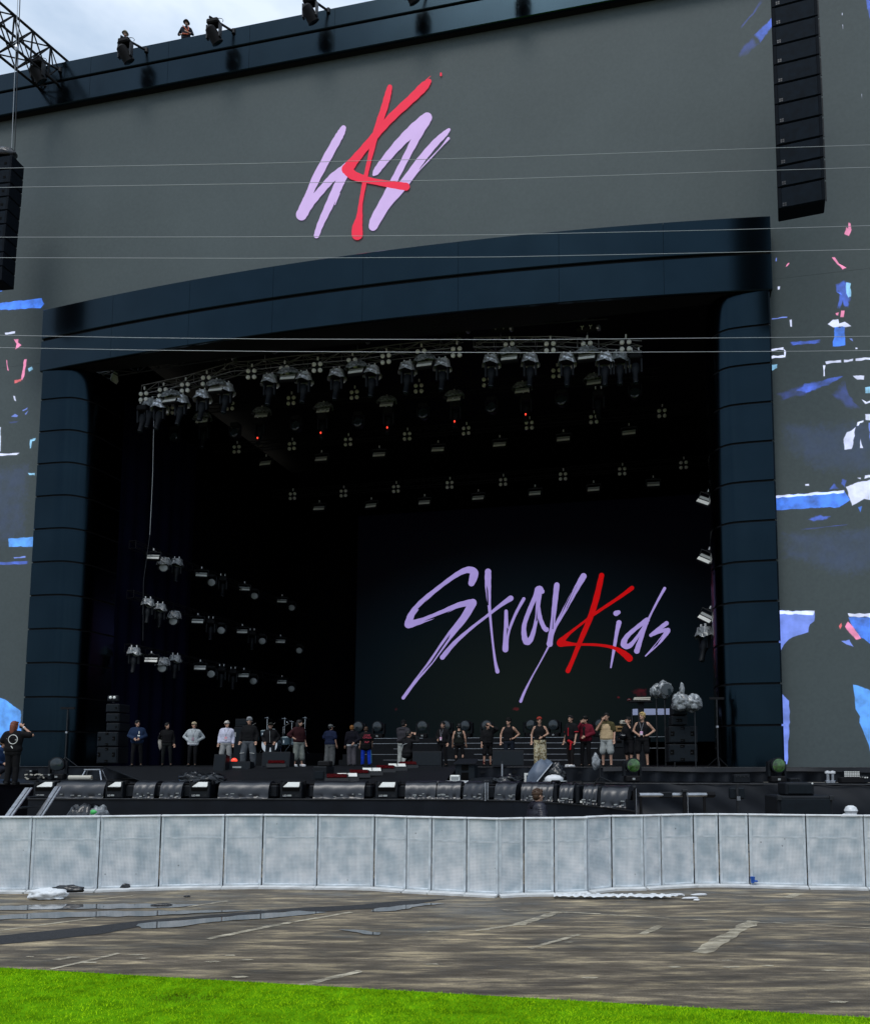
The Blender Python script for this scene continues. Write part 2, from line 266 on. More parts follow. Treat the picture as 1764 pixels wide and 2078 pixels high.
# ------------------------------------------------------------------ mesh helpers
class MB:
    def __init__(s): s.v=[]; s.f=[]
    def add(s,vs,fs):
        k=len(s.v); s.v+= [tuple(p) for p in vs]; s.f+= [tuple(i+k for i in f) for f in fs]; return s
    def box(s,c,d,R=None,bev=.0):
        x,y,z=[q/2 for q in d]; c=Vector(c)
        if bev<=0:
            P=[Vector((i*x,j*y,k*z)) for k in(-1,1) for j in(-1,1) for i in(-1,1)]
            Fc=[(0,2,3,1),(4,5,7,6),(0,1,5,4),(2,6,7,3),(0,4,6,2),(1,3,7,5)]
        else:
            e=min(bev,x*.49,y*.49,z*.49); P=[];Fc=[]
            lay=[(z*-1,e),(-z+e,0),(z-e,0),(z,e)]
            for zz,i in lay:
                a,b=x-i,y-i
                P+=[Vector(q) for q in((-a+e*(i==0),-b,zz),(a-e*(i==0),-b,zz),(a,-b+e*(i==0),zz),(a,b-e*(i==0),zz),(a-e*(i==0),b,zz),(-a+e*(i==0),b,zz),(-a,b-e*(i==0),zz),(-a,-b+e*(i==0),zz))]
            for l in range(3):
                for i in range(8):
                    j=(i+1)%8; Fc.append((l*8+i,l*8+j,l*8+8+j,l*8+8+i))
            Fc.append(tuple(range(7,-1,-1))); Fc.append(tuple(range(24,32)))
        if R is not None: P=[R@p for p in P]
        return s.add([p+c for p in P],Fc)
    def tube(s,p,q,r,n=8,r2=None,cap=True):
        p=Vector(p); q=Vector(q); d=q-p
        if d.length<1e-6: return s
        z=d.normalized(); a=z.orthogonal().normalized(); b=z.cross(a); r2=r if r2 is None else r2
        vs=[p+(a*math.cos(2*PI*i/n)+b*math.sin(2*PI*i/n))*r for i in range(n)]+[q+(a*math.cos(2*PI*i/n)+b*math.sin(2*PI*i/n))*r2 for i in range(n)]
        fs=[(i,(i+1)%n,n+(i+1)%n,n+i) for i in range(n)]
        if cap: fs+=[tuple(range(n-1,-1,-1)),tuple(range(n,2*n))]
        return s.add(vs,fs)
    def path(s,pts,r,n=6):
        for a,b in zip(pts[:-1],pts[1:]): s.tube(a,b,r,n)
        return s
    def lathe(s,prof,c=(0,0,0),n=12,axis='Z',R=None):
        vs=[];fs=[];c=Vector(c);k=len(prof)
        for i in range(n):
            a=2*PI*i/n
            for r,h in prof:
                p=Vector((r*math.cos(a),r*math.sin(a),h))
                if axis=='Y': p=Vector((p.x,p.z,p.y))
                if R is not None: p=R@p
                vs.append(c+p)
        for i in range(n):
            j=(i+1)%n
            for h in range(k-1): fs.append((i*k+h,j*k+h,j*k+h+1,i*k+h+1))
        if prof[0][0]>1e-4: fs.append(tuple(i*k for i in range(n-1,-1,-1)))
        if prof[-1][0]>1e-4: fs.append(tuple(i*k+k-1 for i in range(n)))
        return s.add(vs,fs)
    def ell(s,c,r,n=12,m=8,R=None):
        vs=[];fs=[];c=Vector(c)
        for i in range(1,m):
            t=PI*i/m
            for j in range(n):
                p=2*PI*j/n; q=Vector((r[0]*math.sin(t)*math.cos(p),r[1]*math.sin(t)*math.sin(p),r[2]*math.cos(t)))
                vs.append(c+(R@q if R is not None else q))
        top=len(vs); q=Vector((0,0,r[2])); vs.append(c+(R@q if R is not None else q)); vs.append(c-(R@q if R is not None else q))
        for i in range(m-2):
            for j in range(n): fs.append((i*n+j,(i+1)*n+j,(i+1)*n+(j+1)%n,i*n+(j+1)%n))
        for j in range(n): fs.append((top,j,(j+1)%n)); fs.append((top+1,(m-2)*n+(j+1)%n,(m-2)*n+j))
        return s.add(vs,fs)
    def cap(s,p,q,r,r2=None,n=10):
        r2=r if r2 is None else r2
        p=Vector(p);q=Vector(q);d=q-p;z=d.normalized() if d.length>1e-6 else Vector((0,0,1));a=z.orthogonal().normalized();b=z.cross(a)
        prof=[(r*math.sin(t),-r*math.cos(t),0) for t in(.45,1.0,PI/2)]+[(r2*math.cos(t),r2*math.sin(t),1) for t in(0,.6,1.15)]
        vs=[];fs=[]
        for rr,h,e in prof:
            for i in range(n):
                t=2*PI*i/n; vs.append((q if e else p)+z*h+(a*math.cos(t)+b*math.sin(t))*rr)
        k=len(prof)
        for l in range(k-1):
            for i in range(n): fs.append((l*n+i,l*n+(i+1)%n,(l+1)*n+(i+1)%n,(l+1)*n+i))
        vs+=[p-z*r,q+z*r2]; e=len(vs)
        for i in range(n): fs.append((e-2,(i+1)%n,i)); fs.append((e-1,(k-1)*n+i,(k-1)*n+(i+1)%n))
        return s.add(vs,fs)
    def prism(s,poly,off):           # closed 3D polygon extruded by a vector
        n=len(poly); off=Vector(off); vs=[Vector(p) for p in poly]+[Vector(p)+off for p in poly]
        fs=[tuple(range(n)),tuple(range(2*n-1,n-1,-1))]+[(i,n+i,n+(i+1)%n,(i+1)%n) for i in range(n)]
        return s.add(vs,fs)
    def poly(s,pts): return s.add(pts,[tuple(range(len(pts)))])
    def sheet(s,rows):               # grid of points
        m=len(rows[0]); vs=[p for r in rows for p in r]
        return s.add(vs,[(i*m+j,i*m+j+1,(i+1)*m+j+1,(i+1)*m+j) for i in range(len(rows)-1) for j in range(m-1)])
    def blob(s,c,r,seed=0,amp=.25,n=18,m=12,flat=True):
        s.sm=True; n,m=int(n*1.9),int(m*1.9); k=len(s.v); s.ell((0,0,0),(1,1,1),n,m); R=random.Random(seed)
        ph=[(Vector((R.gauss(0,1),R.gauss(0,1),R.gauss(0,1))).normalized()*f_,R.uniform(0,6),a_*R.uniform(.6,1.2)) for f_,a_ in [(R.uniform(2.2,5),1.1) for _ in range(8)]+[(R.uniform(6,10),.5) for _ in range(10)]+[(R.uniform(12,16),.12) for _ in range(8)]]
        for i in range(k,len(s.v)):
            p=Vector(s.v[i]); g=sum(a*abs(math.sin(f.dot(p)+o)) for f,o,a in ph)/8-.92
            q=p*(1+amp*g*1.6); z=q.z*r[2]
            if flat: z=max(z,-r[2]*.55)
            s.v[i]=(c[0]+q.x*r[0],c[1]+q.y*r[1],c[2]+z)
        return s
def obj(name,mb,m,parent=None,smooth=False,kind=None):
    me=bpy.data.meshes.new(name); me.from_pydata(mb.v,[],mb.f); me.materials.append(m)
    if getattr(mb,'sm',False): me['soft']=1
    if smooth or getattr(mb,'sm',False): me.polygons.foreach_set('use_smooth',[True]*len(me.polygons))
    me.update(); o=bpy.data.objects.new(name,me); C.objects.link(o)
    if parent is not None: o.parent=parent
    if kind: o['kind']=kind
    return o
def fixn(o):
    bm=bmesh.new(); bm.from_mesh(o.data); bmesh.ops.recalc_face_normals(bm,faces=bm.faces); bm.to_mesh(o.data); bm.free(); return o
def fragment(pts,m,parent,soft,seed=0):
    # one picture fragment: its outline is broken up and its border carries a fade value
    R=random.Random(seed); P=[Vector(p) for p in pts]; c=sum(P,Vector())/len(P); o=[]
    for a,b in zip(P,P[1:]+P[:1]):
        k=max(1,min(14,int((b-a).length/.16)))
        for j in range(k): q=a.lerp(b,j/k); o.append(q+Vector((R.uniform(-.025,.025),0,R.uniform(-.025,.025)))*(1 if j else .5))
    n=len(o); inn=[q+(c-q)*min(.85,soft/max(.05,(c-q).length)) for q in o]
    me=bpy.data.meshes.new('picture_fragment'); me.from_pydata([tuple(q) for q in o+inn],[],[(i,(i+1)%n,n+(i+1)%n,n+i) for i in range(n)]+[tuple(range(n,2*n))])
    at=me.attributes.new('cover','FLOAT','POINT'); at.data.foreach_set('value',np.array([0.]*n+[1.]*n,dtype=np.float32)); me.materials.append(m); me.update()
    ob=bpy.data.objects.new('picture_fragment',me); C.objects.link(ob); ob.parent=parent; return fixn(ob)
def tag(o,label,cat,group=None):
    o['label']=label; o['category']=cat
    if group: o['group']=group
    return o
def thing(name,label,cat,p,rz=0,group=None,stage=True,R=None):
    o=bpy.data.objects.new(name,None); C.objects.link(o); o.empty_display_size=.2
    if stage: o.location=st(p); o.rotation_euler=(0,0,rz-A)
    else: o.location=p; o.rotation_euler=(0,0,rz)
    if R is not None: o.rotation_euler=((Matrix.Rotation(-A,3,'Z') if stage else Matrix.Identity(3))@R).to_euler()
    return tag(o,label,cat,group)
def dup(root,p=None,rz=None,label=None,group=None,stage=True,scale=None,R=None):
    r=root.copy(); C.objects.link(r)
    if p is not None:
        r.location=st(p) if stage else p
        r.rotation_euler=(0,0,(rz or 0)-(A if stage else 0))
        if R is not None: r.rotation_euler=((Matrix.Rotation(-A,3,'Z') if stage else Matrix.Identity(3))@R).to_euler()
    if scale: r.scale=(scale,)*3
    if label: r['label']=label
    if group: r['group']=group
    for ch in list(root.children):
        c=ch.copy(); C.objects.link(c); c.parent=r
        for g in ch.children:
            d=g.copy(); C.objects.link(d); d.parent=c
    return r
ORD=['first','second','third','fourth','fifth','sixth','seventh','eighth','ninth','tenth','eleventh','twelfth','thirteenth','fourteenth','fifteenth','sixteenth','seventeenth','eighteenth','nineteenth','twentieth','twenty-first','twenty-second','twenty-third','twenty-fourth','twenty-fifth','twenty-sixth']
def place(i,n):
    if i==0: return 'leftmost'
    if i==n-1: return 'rightmost'
    return ORD[i]+' from the left'
def structure(name,mb,m,smooth=False):
    o=obj(name,mb,m,None,smooth); o['kind']='structure'; return o
# sheets given in stage coordinates
def stpts(ps): return [st(p) for p in ps]
# ================================================================== SETTING
structure('ground',MB().poly([(-400,-150,0),(400,-150,0),(400,500,0),(-400,500,0)]),M['ground'])
def gp(pts,z): return [tuple(G(u,v,0).xy)+(z,) for u,v in pts]
def z1(x,y): return x/1.47/1.9716,(3200+y/1.47)/1.9716
def z2(x,y): return (1200+x/1.47)/1.9716,(3200+y/1.47)/1.9716
def z3(x,y): return (2300+x/1.4975)/1.9716,(3200+y/1.4975)/1.9716
top_=[z1(-900,880),z1(0,800),z1(600,740),z1(820,713),z1(1764,636),z2(300,622),z2(560,598),z2(860,583)]
bot_=[z2(660,618),z2(430,640),z2(130,660),z2(0,652),z1(1040,710),z1(830,745),z1(600,790),z1(200,835),z1(0,852),z1(-900,940)]
structure('asphalt_patch',MB().poly(gp(top_+bot_,.005)),M['patch'])
def puddle(pts):
    p=[Vector(q) for q in gp(pts,.010)]; q=[]
    n=len(p)
    for i in range(n):                       # uneven shoreline
        a,b=p[i],p[(i+1)%n]; k=max(2,int((b-a).length/.12))
        nn=Vector((-(b-a).y,(b-a).x,0)).normalized()
        for j in range(k):
            t=j/k; q.append(a.lerp(b,t)+nn*(math.sin(j*2.1+i)*.02+random.uniform(-.025,.025))*(0 if j==0 else 1))
    return MB().poly(q)
structure('puddle',puddle([z1(-600,640),z1(0,628),z1(300,618),z1(1000,613),z1(1180,620),z1(1000,638),z1(500,645),z1(0,652),z1(-600,660)]),M['puddle'])
structure('puddle',puddle([z1(-600,705),z1(0,684),z1(200,668),z1(700,657),z1(1400,653),z1(1600,650),z1(1280,664),z1(850,688),z1(500,692),z1(0,708),z1(-600,730)]),M['puddle'])
structure('puddle',puddle([z1(812,733),z1(900,722),z1(1050,713),z1(1300,694),z1(1764,655),z2(160,664),z2(0,682),z1(1500,704),z1(1250,722),z1(1000,754),z1(830,760)]),M['puddle'])
structure('puddle',puddle([z2(430,645),z2(560,628),z2(720,612),z2(860,610),z2(700,628),z2(560,655),z2(420,660)]),M['puddle'])
structure('puddle',puddle([z2(220,765),z2(330,768),z2(470,785),z2(465,798),z2(380,795),z2(300,778)]),M['puddle'])
ln=MB()
def line(a,b,wd):
    p,q=[Vector(x) for x in gp([a,b],.0075)]; d=(q-p); n=Vector((-d.y,d.x,0)).normalized()*wd/2
    k=max(2,int(d.length/.15)); rows=[]
    for i in range(k+1):
        c=p+d*i/k; j=random.uniform(.55,1.15); rows.append([tuple(c-n*j),tuple(c+n*random.uniform(.55,1.15))])
    ln.sheet(rows)
for a,b,wd in [(z1(0,772),z1(560,697),.10),(z1(420,602),z1(780,566),.08),(z1(1220,820),z1(1720,720),.12),(z1(1100,632),z1(1340,597),.08),
    (z2(1030,772),z2(1280,737),.10),(z2(1280,737),z2(1520,660),.20),(z2(1190,650),z2(1764,672),.05),(z2(1350,878),z2(1640,795),.09),(z2(-60,725),z2(300,662),.12),
    (z3(740,920),z3(1070,730),.24),(z3(700,718),z3(1764,770),.035),(z3(400,810),z3(510,757),.12),(z3(1270,587),z3(1340,563),.16),(z3(0,680),z3(560,712),.05),(z3(940,575),z3(1764,608),.035),
    (z2(0,1095),z2(360,1010),.12),(z1(300,1000),z1(700,905),.08)]: line(a,b,wd)
structure('painted_line',ln,M['line'])
# small pale flakes lying on the asphalt
fl=MB()
for x,y,zf in [(175,925,z1),(390,935,z1),(430,928,z1),(350,940,z1),(800,915,z1),(840,935,z1),(530,960,z1),(1250,955,z1),(1350,918,z1),(1450,945,z1),(1410,1045,z1),(780,778,z2),(1580,840,z2),(1600,800,z2),(770,970,z2),(1700,1050,z2),(910,965,z3),(930,1005,z3),(960,1003,z3),(910,1008,z3),(1575,1215,z3),(1205,740,z3),(960,800,z3),(1520,1025,z3),(1150,998,z3),(600,1005,z3)]:
    u,v=zf(x,y); c=G(u,v,0)
    for _ in range(3):
        a=random.uniform(0,6); r=random.uniform(.02,.07); fl.poly([(c.x+random.uniform(-.15,.15)*0+r*math.cos(a+k*1.6)*1.6,c.y+r*.6*math.sin(a+k*1.6),.006+.0012*_) for k in range(4)])
o=obj('flaked_paint',fl,M['line']); o['kind']='stuff'; tag(o,'pale scraps and flakes scattered over the brown asphalt','debris')
# artificial turf
e0=G(0,1967,0); e1=G(1764,2069.5,0); sl=(e1.y-e0.y)/(e1.x-e0.x)
def edge(x): return e0.y+sl*(x-e0.x)
structure('turf',MB().prism([(-16,-8,0.0),(14,-8,0.0),(14,edge(14),0.0),(-16,edge(-16),0.0)],(0,0,.02)),M['grassbase'])
NB=125000
bx=rng.uniform(-8.5,6.5,NB); by=rng.uniform(0,1,NB); by=4.6+(e0.y+sl*(bx-e0.x)+rng.normal(0,.012,NB)-4.6)*np.sqrt(by)
ang=rng.uniform(0,2*PI,NB); hgt=rng.uniform(.010,.022,NB); wd=rng.uniform(.0025,.0045,NB); ln_=rng.uniform(-.02,.02,(NB,2))
v=np.zeros((NB,3,3)); ca,sa=np.cos(ang),np.sin(ang)
v[:,0]=np.stack([bx-ca*wd,by-sa*wd,np.full(NB,.019)],1); v[:,1]=np.stack([bx+ca*wd,by+sa*wd,np.full(NB,.019)],1)
v[:,2]=np.stack([bx+ln_[:,0],by+ln_[:,1],.02+hgt],1)
me=bpy.data.meshes.new('turf_blades'); me.vertices.add(NB*3); me.vertices.foreach_set('co',v.ravel())
me.loops.add(NB*3); me.loops.foreach_set('vertex_index',np.arange(NB*3,dtype=np.int32)); me.polygons.add(NB)
me.polygons.foreach_set('loop_start',np.arange(0,NB*3,3,dtype=np.int32)); me.update(calc_edges=True)
at=me.attributes.new('tint','FLOAT','POINT'); at.data.foreach_set('value',np.repeat(np.where(((bx-G(372,2030,0).x)/.42)**2+((by-G(372,2030,0).y)/.16)**2<rng.uniform(.1,1.2,NB),rng.uniform(0,.14,NB),rng.uniform(.35,1,NB)),3).astype(np.float32))
me.materials.append(M['grass']); o=bpy.data.objects.new('turf_blades',me); C.objects.link(o); o['kind']='stuff'
tag(o,'bright green artificial turf along the bottom of the photo','turf')

# ------------------------------------------------------------------ LED wall
lw=thing('led_wall','huge grey LED video wall framing the whole stage opening with a red and lilac emblem','video wall',(0,0,0))
obj('screen_face',MB().box((0,.75,26.6),(64,.3,12.6)),M['led'],lw)
obj('screen_face',MB().box((-23.2,.75,11.198),(17.6,.3,18.19)),M['led'],lw)
obj('screen_face',MB().box((23.2,.75,11.198),(17.6,.3,18.19)),M['led'],lw)
obj('support_frame',MB().box((0,1.9,33.35),(64,2.0,.2)).box((0,2.2,28),(64,.15,10.6)),M['black'],lw)
YW=.6
def mk(x0,y0,s): return lambda x,y:((x0+x/s)/1.9716,(y0+y/s)/1.9716)
def ribbon(mb,pts,conv,y,caps=True):
    P=[]
    n=len(pts)
    for i in range(n-1):                     # smooth the stroke
        p0,p1,p2,p3=pts[max(i-1,0)],pts[i],pts[i+1],pts[min(i+2,n-1)]
        for k in range(6):
            t=k/6; P.append(tuple(.5*((2*b)+(c-a)*t+(2*a-5*b+4*c-d)*t*t+(3*b-a-3*c+d)*t**3) for a,b,c,d in zip(p0,p1,p2,p3)))
    P.append(pts[-1]); P=[(x,y_,w_*(1+.035*math.sin(i*1.9+pts[0][0])+.02*math.sin(i*4.3))) for i,(x,y_,w_) in enumerate(P)]
    def nrm(i):
        a=P[max(i-1,0)]; b=P[min(i+1,len(P)-1)]; dx,dy=b[0]-a[0],b[1]-a[1]; l=math.hypot(dx,dy) or 1
        return -dy/l,dx/l
    rows=[]
    if caps:
        nx,ny=nrm(0); x,y_,w_=P[0]
        for t in (80,55,28): 
            a=math.radians(t); rows.append([(x-ny*-1*-w_/2*math.sin(a)*-1+nx*s*w_/2*math.cos(a),y_+nx*-1*-w_/2*math.sin(a)*-1+ny*s*w_/2*math.cos(a)) for s in(1,-1)])
        rows=[[ (x+ (ny*-1)*w_/2*math.sin(math.radians(t))*1 + nx*s*w_/2*math.cos(math.radians(t)), y_+ nx*w_/2*math.sin(math.radians(t))*1+ny*s*w_/2*math.cos(math.radians(t))) for s in(1,-1)] for t in (80,55,28)]
        # direction of travel is (ny,-nx): the cap goes backwards
    for i in range(len(P)):
        nx,ny=nrm(i); x,y_,w_=P[i]; rows.append([(x+nx*s*w_/2,y_+ny*s*w_/2) for s in(1,-1)])
    if caps:
        nx,ny=nrm(len(P)-1); x,y_,w_=P[-1]
        rows+=[[ (x+ny*w_/2*math.sin(math.radians(t))+nx*s*w_/2*math.cos(math.radians(t)), y_-nx*w_/2*math.sin(math.radians(t))+ny*s*w_/2*math.cos(math.radians(t))) for s in(1,-1)] for t in (28,55,80)]
    mb.sheet([[tuple(S(*conv(*q),y)) for q in r] for r in rows])
cv=mk(1000,200,1.764)
lil=[[(658,548,38),(640,585,52),(600,655,58),(500,838,58),(430,985,50),(385,1090,58),(362,1163,80)],[(362,1160,80),(420,1082,60),(500,990,52),(580,900,56),(665,838,60),(690,815,60)],[(672,850,66),(645,905,64),(610,980,62),(550,1110,55),(495,1230,45),(468,1308,38)],
 [(872,878,20),(888,858,45),(930,800,52),(1040,670,65),(1150,560,76),(1248,472,70)],[(1248,476,72),(1180,600,58),(1100,755,48),(1020,910,48),(950,1050,52),(885,1190,70),(866,1245,60)],[(868,1240,62),(960,1090,62),(1050,985,66),(1130,880,62),(1200,780,56),(1300,660,50),(1370,592,40),(1402,560,22)],
 [(1398,622,20),(1340,690,6),(1260,775,9),(1190,850,6),(1150,895,14),(1132,922,8)],[(480,820,8),(440,905,14),(400,1000,8),(352,1105,12)],[(628,1010,12),(598,1090,6)]]
red=[[(985,258,34),(972,310,44),(945,410,48),(890,575,44),(835,800,30),(805,940,30),(780,1080,28),(770,1180,45),(756,1250,72),(755,1300,78)],[(1262,218,34),(1225,255,62),(1150,330,60),(1000,470,56),(890,592,52),(780,722,56),(690,830,74)],[(686,840,80),(720,878,66),(780,902,56),(872,925,42),(1000,948,50),(1097,962,56)],[(1345,162,12),(1345,176,14)],[(1240,210,6),(1272,182,3)]]
for i,s_ in enumerate(lil): mb=MB(); ribbon(mb,s_,cv,YW-.034-.0008*i); obj('brush_stroke',mb,M['p_lilac'],lw)['label']='lilac brush stroke of the emblem'
for i,s_ in enumerate(red): mb=MB(); ribbon(mb,s_,cv,YW-.043-.0008*i); obj('brush_stroke',mb,M['p_red'],lw)['label']='red brush stroke of the emblem'
# live picture fragments showing on the side parts of the wall
R0,R2,R3,R4,L0,L1=mk(2900,0,2.31),mk(3050,850,2.598),mk(3050,1650,2.598),mk(3050,2400,2.97),mk(0,1100,1.6),mk(0,1600,1.484)
pics=[('p_haze',R3,[(140,80),(700,60),(1400,20),(1400,640),(900,700),(500,640),(180,400)]),('p_haze',R3,[(140,1230),(700,1190),(1400,1120),(1400,1700),(800,1760),(150,1500)]),('p_haze',L0,[(-300,1230),(215,1180),(180,1700),(-300,1900)]),
('p_dim',R0,[(100,530),(150,430),(260,320),(320,400),(180,530)]),('p_navy',R0,[(255,322),(445,135),(470,120),(470,200),(315,402)]),('p_dim',R0,[(130,285),(290,90),(375,-20),(330,-20),(270,100),(120,270)]),('p_navy',R0,[(1290,-20),(1310,80),(1340,200),(1345,-20)]),('p_white',R0,[(1076,110),(1081,110),(1081,140),(1077,140)]),('p_white',R0,[(1082,222),(1087,222),(1087,268),(1083,268)]),('p_white',R0,[(1256,862),(1262,862),(1264,915),(1258,915)]),
('p_pink',R2,[(888,95),(912,105),(922,180),(892,245),(840,225),(865,150),(880,175)]),('p_pink',R2,[(710,460),(740,458),(800,540),(872,578),(832,592),(775,542)]),('p_pink',R2,[(230,570),(248,530),(275,512),(282,525),(255,555)]),
('p_navy',R2,[(750,745),(800,720),(845,690),(900,710),(925,880),(895,1000),(840,985),(830,920),(800,1010),(765,1000),(790,880),(788,800),(755,825)]),('p_teal',R2,[(868,720),(915,730),(918,880),(885,890),(852,780)]),('p_pink',R2,[(745,1040),(790,1030),(780,1070),(755,1070)]),('p_pink',R2,[(810,1012),(852,1012),(842,1090),(802,1090)]),
('p_white',R2,[(665,1160),(720,1108),(780,1105),(790,1150),(860,1130),(922,1180),(860,1192),(730,1198)]),('p_blue',R2,[(745,1172),(800,1190),(855,1165),(855,1385),(720,1398),(737,1250)]),('p_navy',R2,[(270,1345),(600,1315),(605,1355),(280,1385)]),
('p_white',R2,[(60,1422),(215,1400),(220,1425),(60,1440)]),('p_white',R2,[(216,1405),(242,1430),(238,1500),(214,1500),(218,1430)]),('p_white',R2,[(60,1492),(216,1476),(238,1500),(60,1526)]),('p_teal',R2,[(60,1575),(155,1570),(150,1610),(100,1645),(60,1645)]),
('p_white',R2,[(640,1550),(820,1530),(822,1558),(650,1575)]),('p_white',R2,[(835,1530),(940,1517),(940,1545),(838,1558)]),('p_white',R2,[(955,1515),(1160,1496),(1160,1526),(955,1540)]),('p_white',R2,[(620,1580),(648,1580),(645,1705),(625,1705)]),
('p_navy',R2,[(330,1850),(430,1770),(850,1695),(700,1790),(450,1880)]),('p_dim',R2,[(130,1880),(430,1772),(600,1790),(450,1900),(180,1960)]),('p_dim',R2,[(855,1720),(900,1900),(1030,2050),(880,2050),(690,1880)]),('p_white',R2,[(930,1690),(1060,1690),(1055,1740),(975,1740)]),('p_teal',R2,[(1060,1812),(1150,1800),(1150,1880),(1062,1880)]),('p_lav',R2,[(85,1100),(258,1078),(258,1092),(85,1112)]),('p_white',R2,[(275,1110),(298,1110),(300,1190),(280,1190)]),('p_white',R2,[(1020,1940),(1060,1980),(1130,1950),(1130,1975),(1060,1995)]),('p_white',R2,[(152,765),(178,765),(176,805),(155,805)]),('p_lav',R2,[(130,465),(145,465),(142,510),(128,510)]),('p_lav',R2,[(890,1305),(925,1300),(940,1345),(920,1330)]),('p_white',R2,[(960,1400),(985,1400),(985,1420),(960,1420)]),
('p_white',R3,[(965,150),(945,290),(925,385),(848,392),(825,280),(868,200)]),('p_white',R3,[(975,95),(1050,80),(1050,98),(998,100),(990,140),(966,142)]),('p_white',R3,[(1012,260),(1042,375),(1003,372)]),('p_white',R3,[(1062,15),(1200,5),(1200,90),(1062,82)]),('p_lav',R3,[(1095,100),(1200,100),(1200,300),(1110,300)]),
('p_blue',R3,[(90,870),(850,812),(912,910),(800,985),(90,1018)]),('p_white',R3,[(90,870),(852,806),(850,832),(400,868),(90,886)]),('p_white',R3,[(858,770),(980,718),(1200,680),(1200,915),(1050,905),(925,972),(880,860)]),('p_navy',R3,[(680,800),(735,725),(790,792)]),('p_navy',R3,[(820,680),(880,700),(850,780),(805,740)]),('p_navy',R3,[(460,1110),(540,1065),(712,1072),(690,1108),(520,1140)]),('p_dim',R3,[(380,1212),(910,1158),(910,1168),(400,1222)]),('p_white',R3,[(430,740),(482,738),(480,762),(432,762)]),('p_white',R3,[(970,680),(1020,675),(1015,695)]),('p_white',R3,[(1050,650),(1200,630),(1200,672),(1048,690)]),('p_blue',R3,[(985,985),(1035,970),(1010,1045)]),
('p_lav',R4,[(120,120),(620,135),(612,250),(562,290),(545,385),(420,420),(300,470),(230,550),(190,640),(120,660)]),('p_white',R4,[(120,120),(622,130),(605,182),(120,166)]),('p_blue',R4,[(1010,200),(1400,200),(1400,620),(1190,460),(1150,450),(1050,300)]),('p_white',R4,[(1003,160),(1400,150),(1400,212),(1010,196)]),('p_pink',R4,[(970,310),(1008,252),(1050,290),(1112,380),(1175,462),(1110,482),(1040,410)]),('p_redbit',R4,[(895,310),(930,265),(945,310),(915,355)]),('p_lav',R4,[(915,480),(1030,468),(1085,565),(990,530)]),
('p_lav',R4,[(120,1095),(210,1095),(315,1190),(322,1450),(297,1800),(290,1955),(120,1955)]),('p_sky',R4,[(1068,1000),(1400,1110),(1400,2050),(1290,1850),(1190,1560),(1140,1460),(1150,1380),(1100,1290),(1085,1150)]),
('p_blue',L0,[(-400,190),(0,178),(270,147),(284,185),(262,210),(0,226),(-400,240)]),('p_white',L0,[(30,368),(98,360),(95,373),(32,380)]),('p_pink',L0,[(88,410),(118,406),(115,430),(137,450),(98,476),(105,440)]),('p_pink',L0,[(38,540),(45,545),(56,615),(45,610)]),('p_pink',L0,[(155,535),(173,535),(155,650),(140,676),(134,665)]),('p_redbit',L0,[(90,670),(140,660),(135,680),(90,695)]),('p_teal',L0,[(177,597),(205,584),(212,605),(185,620)]),('p_white',L0,[(85,770),(95,770),(104,812),(90,805)]),('p_lav',L0,[(70,905),(95,885),(117,900),(110,910)]),('p_lav',L0,[(140,865),(180,846),(175,858),(145,872)]),('p_lav',L0,[(155,890),(187,863),(165,896)]),('p_white',L0,[(-300,975),(8,972),(5,1130),(-300,1130)]),('p_white',L0,[(-300,1150),(128,1138),(110,1152),(-300,1172)]),('p_teal',L0,[(190,1050),(230,1041),(230,1052),(198,1057),(196,1112),(188,1112)]),('p_teal',L0,[(178,1265),(225,1265),(225,1282),(185,1280)]),('p_sky',L0,[(50,1687),(215,1675),(215,1738),(55,1740)]),('p_lav',L0,[(85,1806),(165,1799),(165,1808),(90,1815)]),('p_navy',L0,[(-300,1845),(185,1830),(180,1850),(-300,1862)]),('p_dim',L0,[(50,940),(130,930),(110,945),(55,952)]),('p_blue',L0,[(-100,92),(18,86),(15,105),(-100,112)]),
('p_sky',L1,[(-500,1720),(0,1765),(30,1775),(60,1800),(105,1830),(125,1845),(125,2080),(-500,2080)])]
by={}
for i,(k,cvv,pl) in enumerate(pics): by.setdefault(k,[]).append((i,cvv,pl))
for k,lst in by.items():
    for i,cvv,pl in lst: fragment([S(*cvv(*p),YW-.004-.0003*i) for p in pl],M[k],lw,{'p_haze':1.2,'p_dim':.45,'p_navy':.22}.get(k,.07),i)

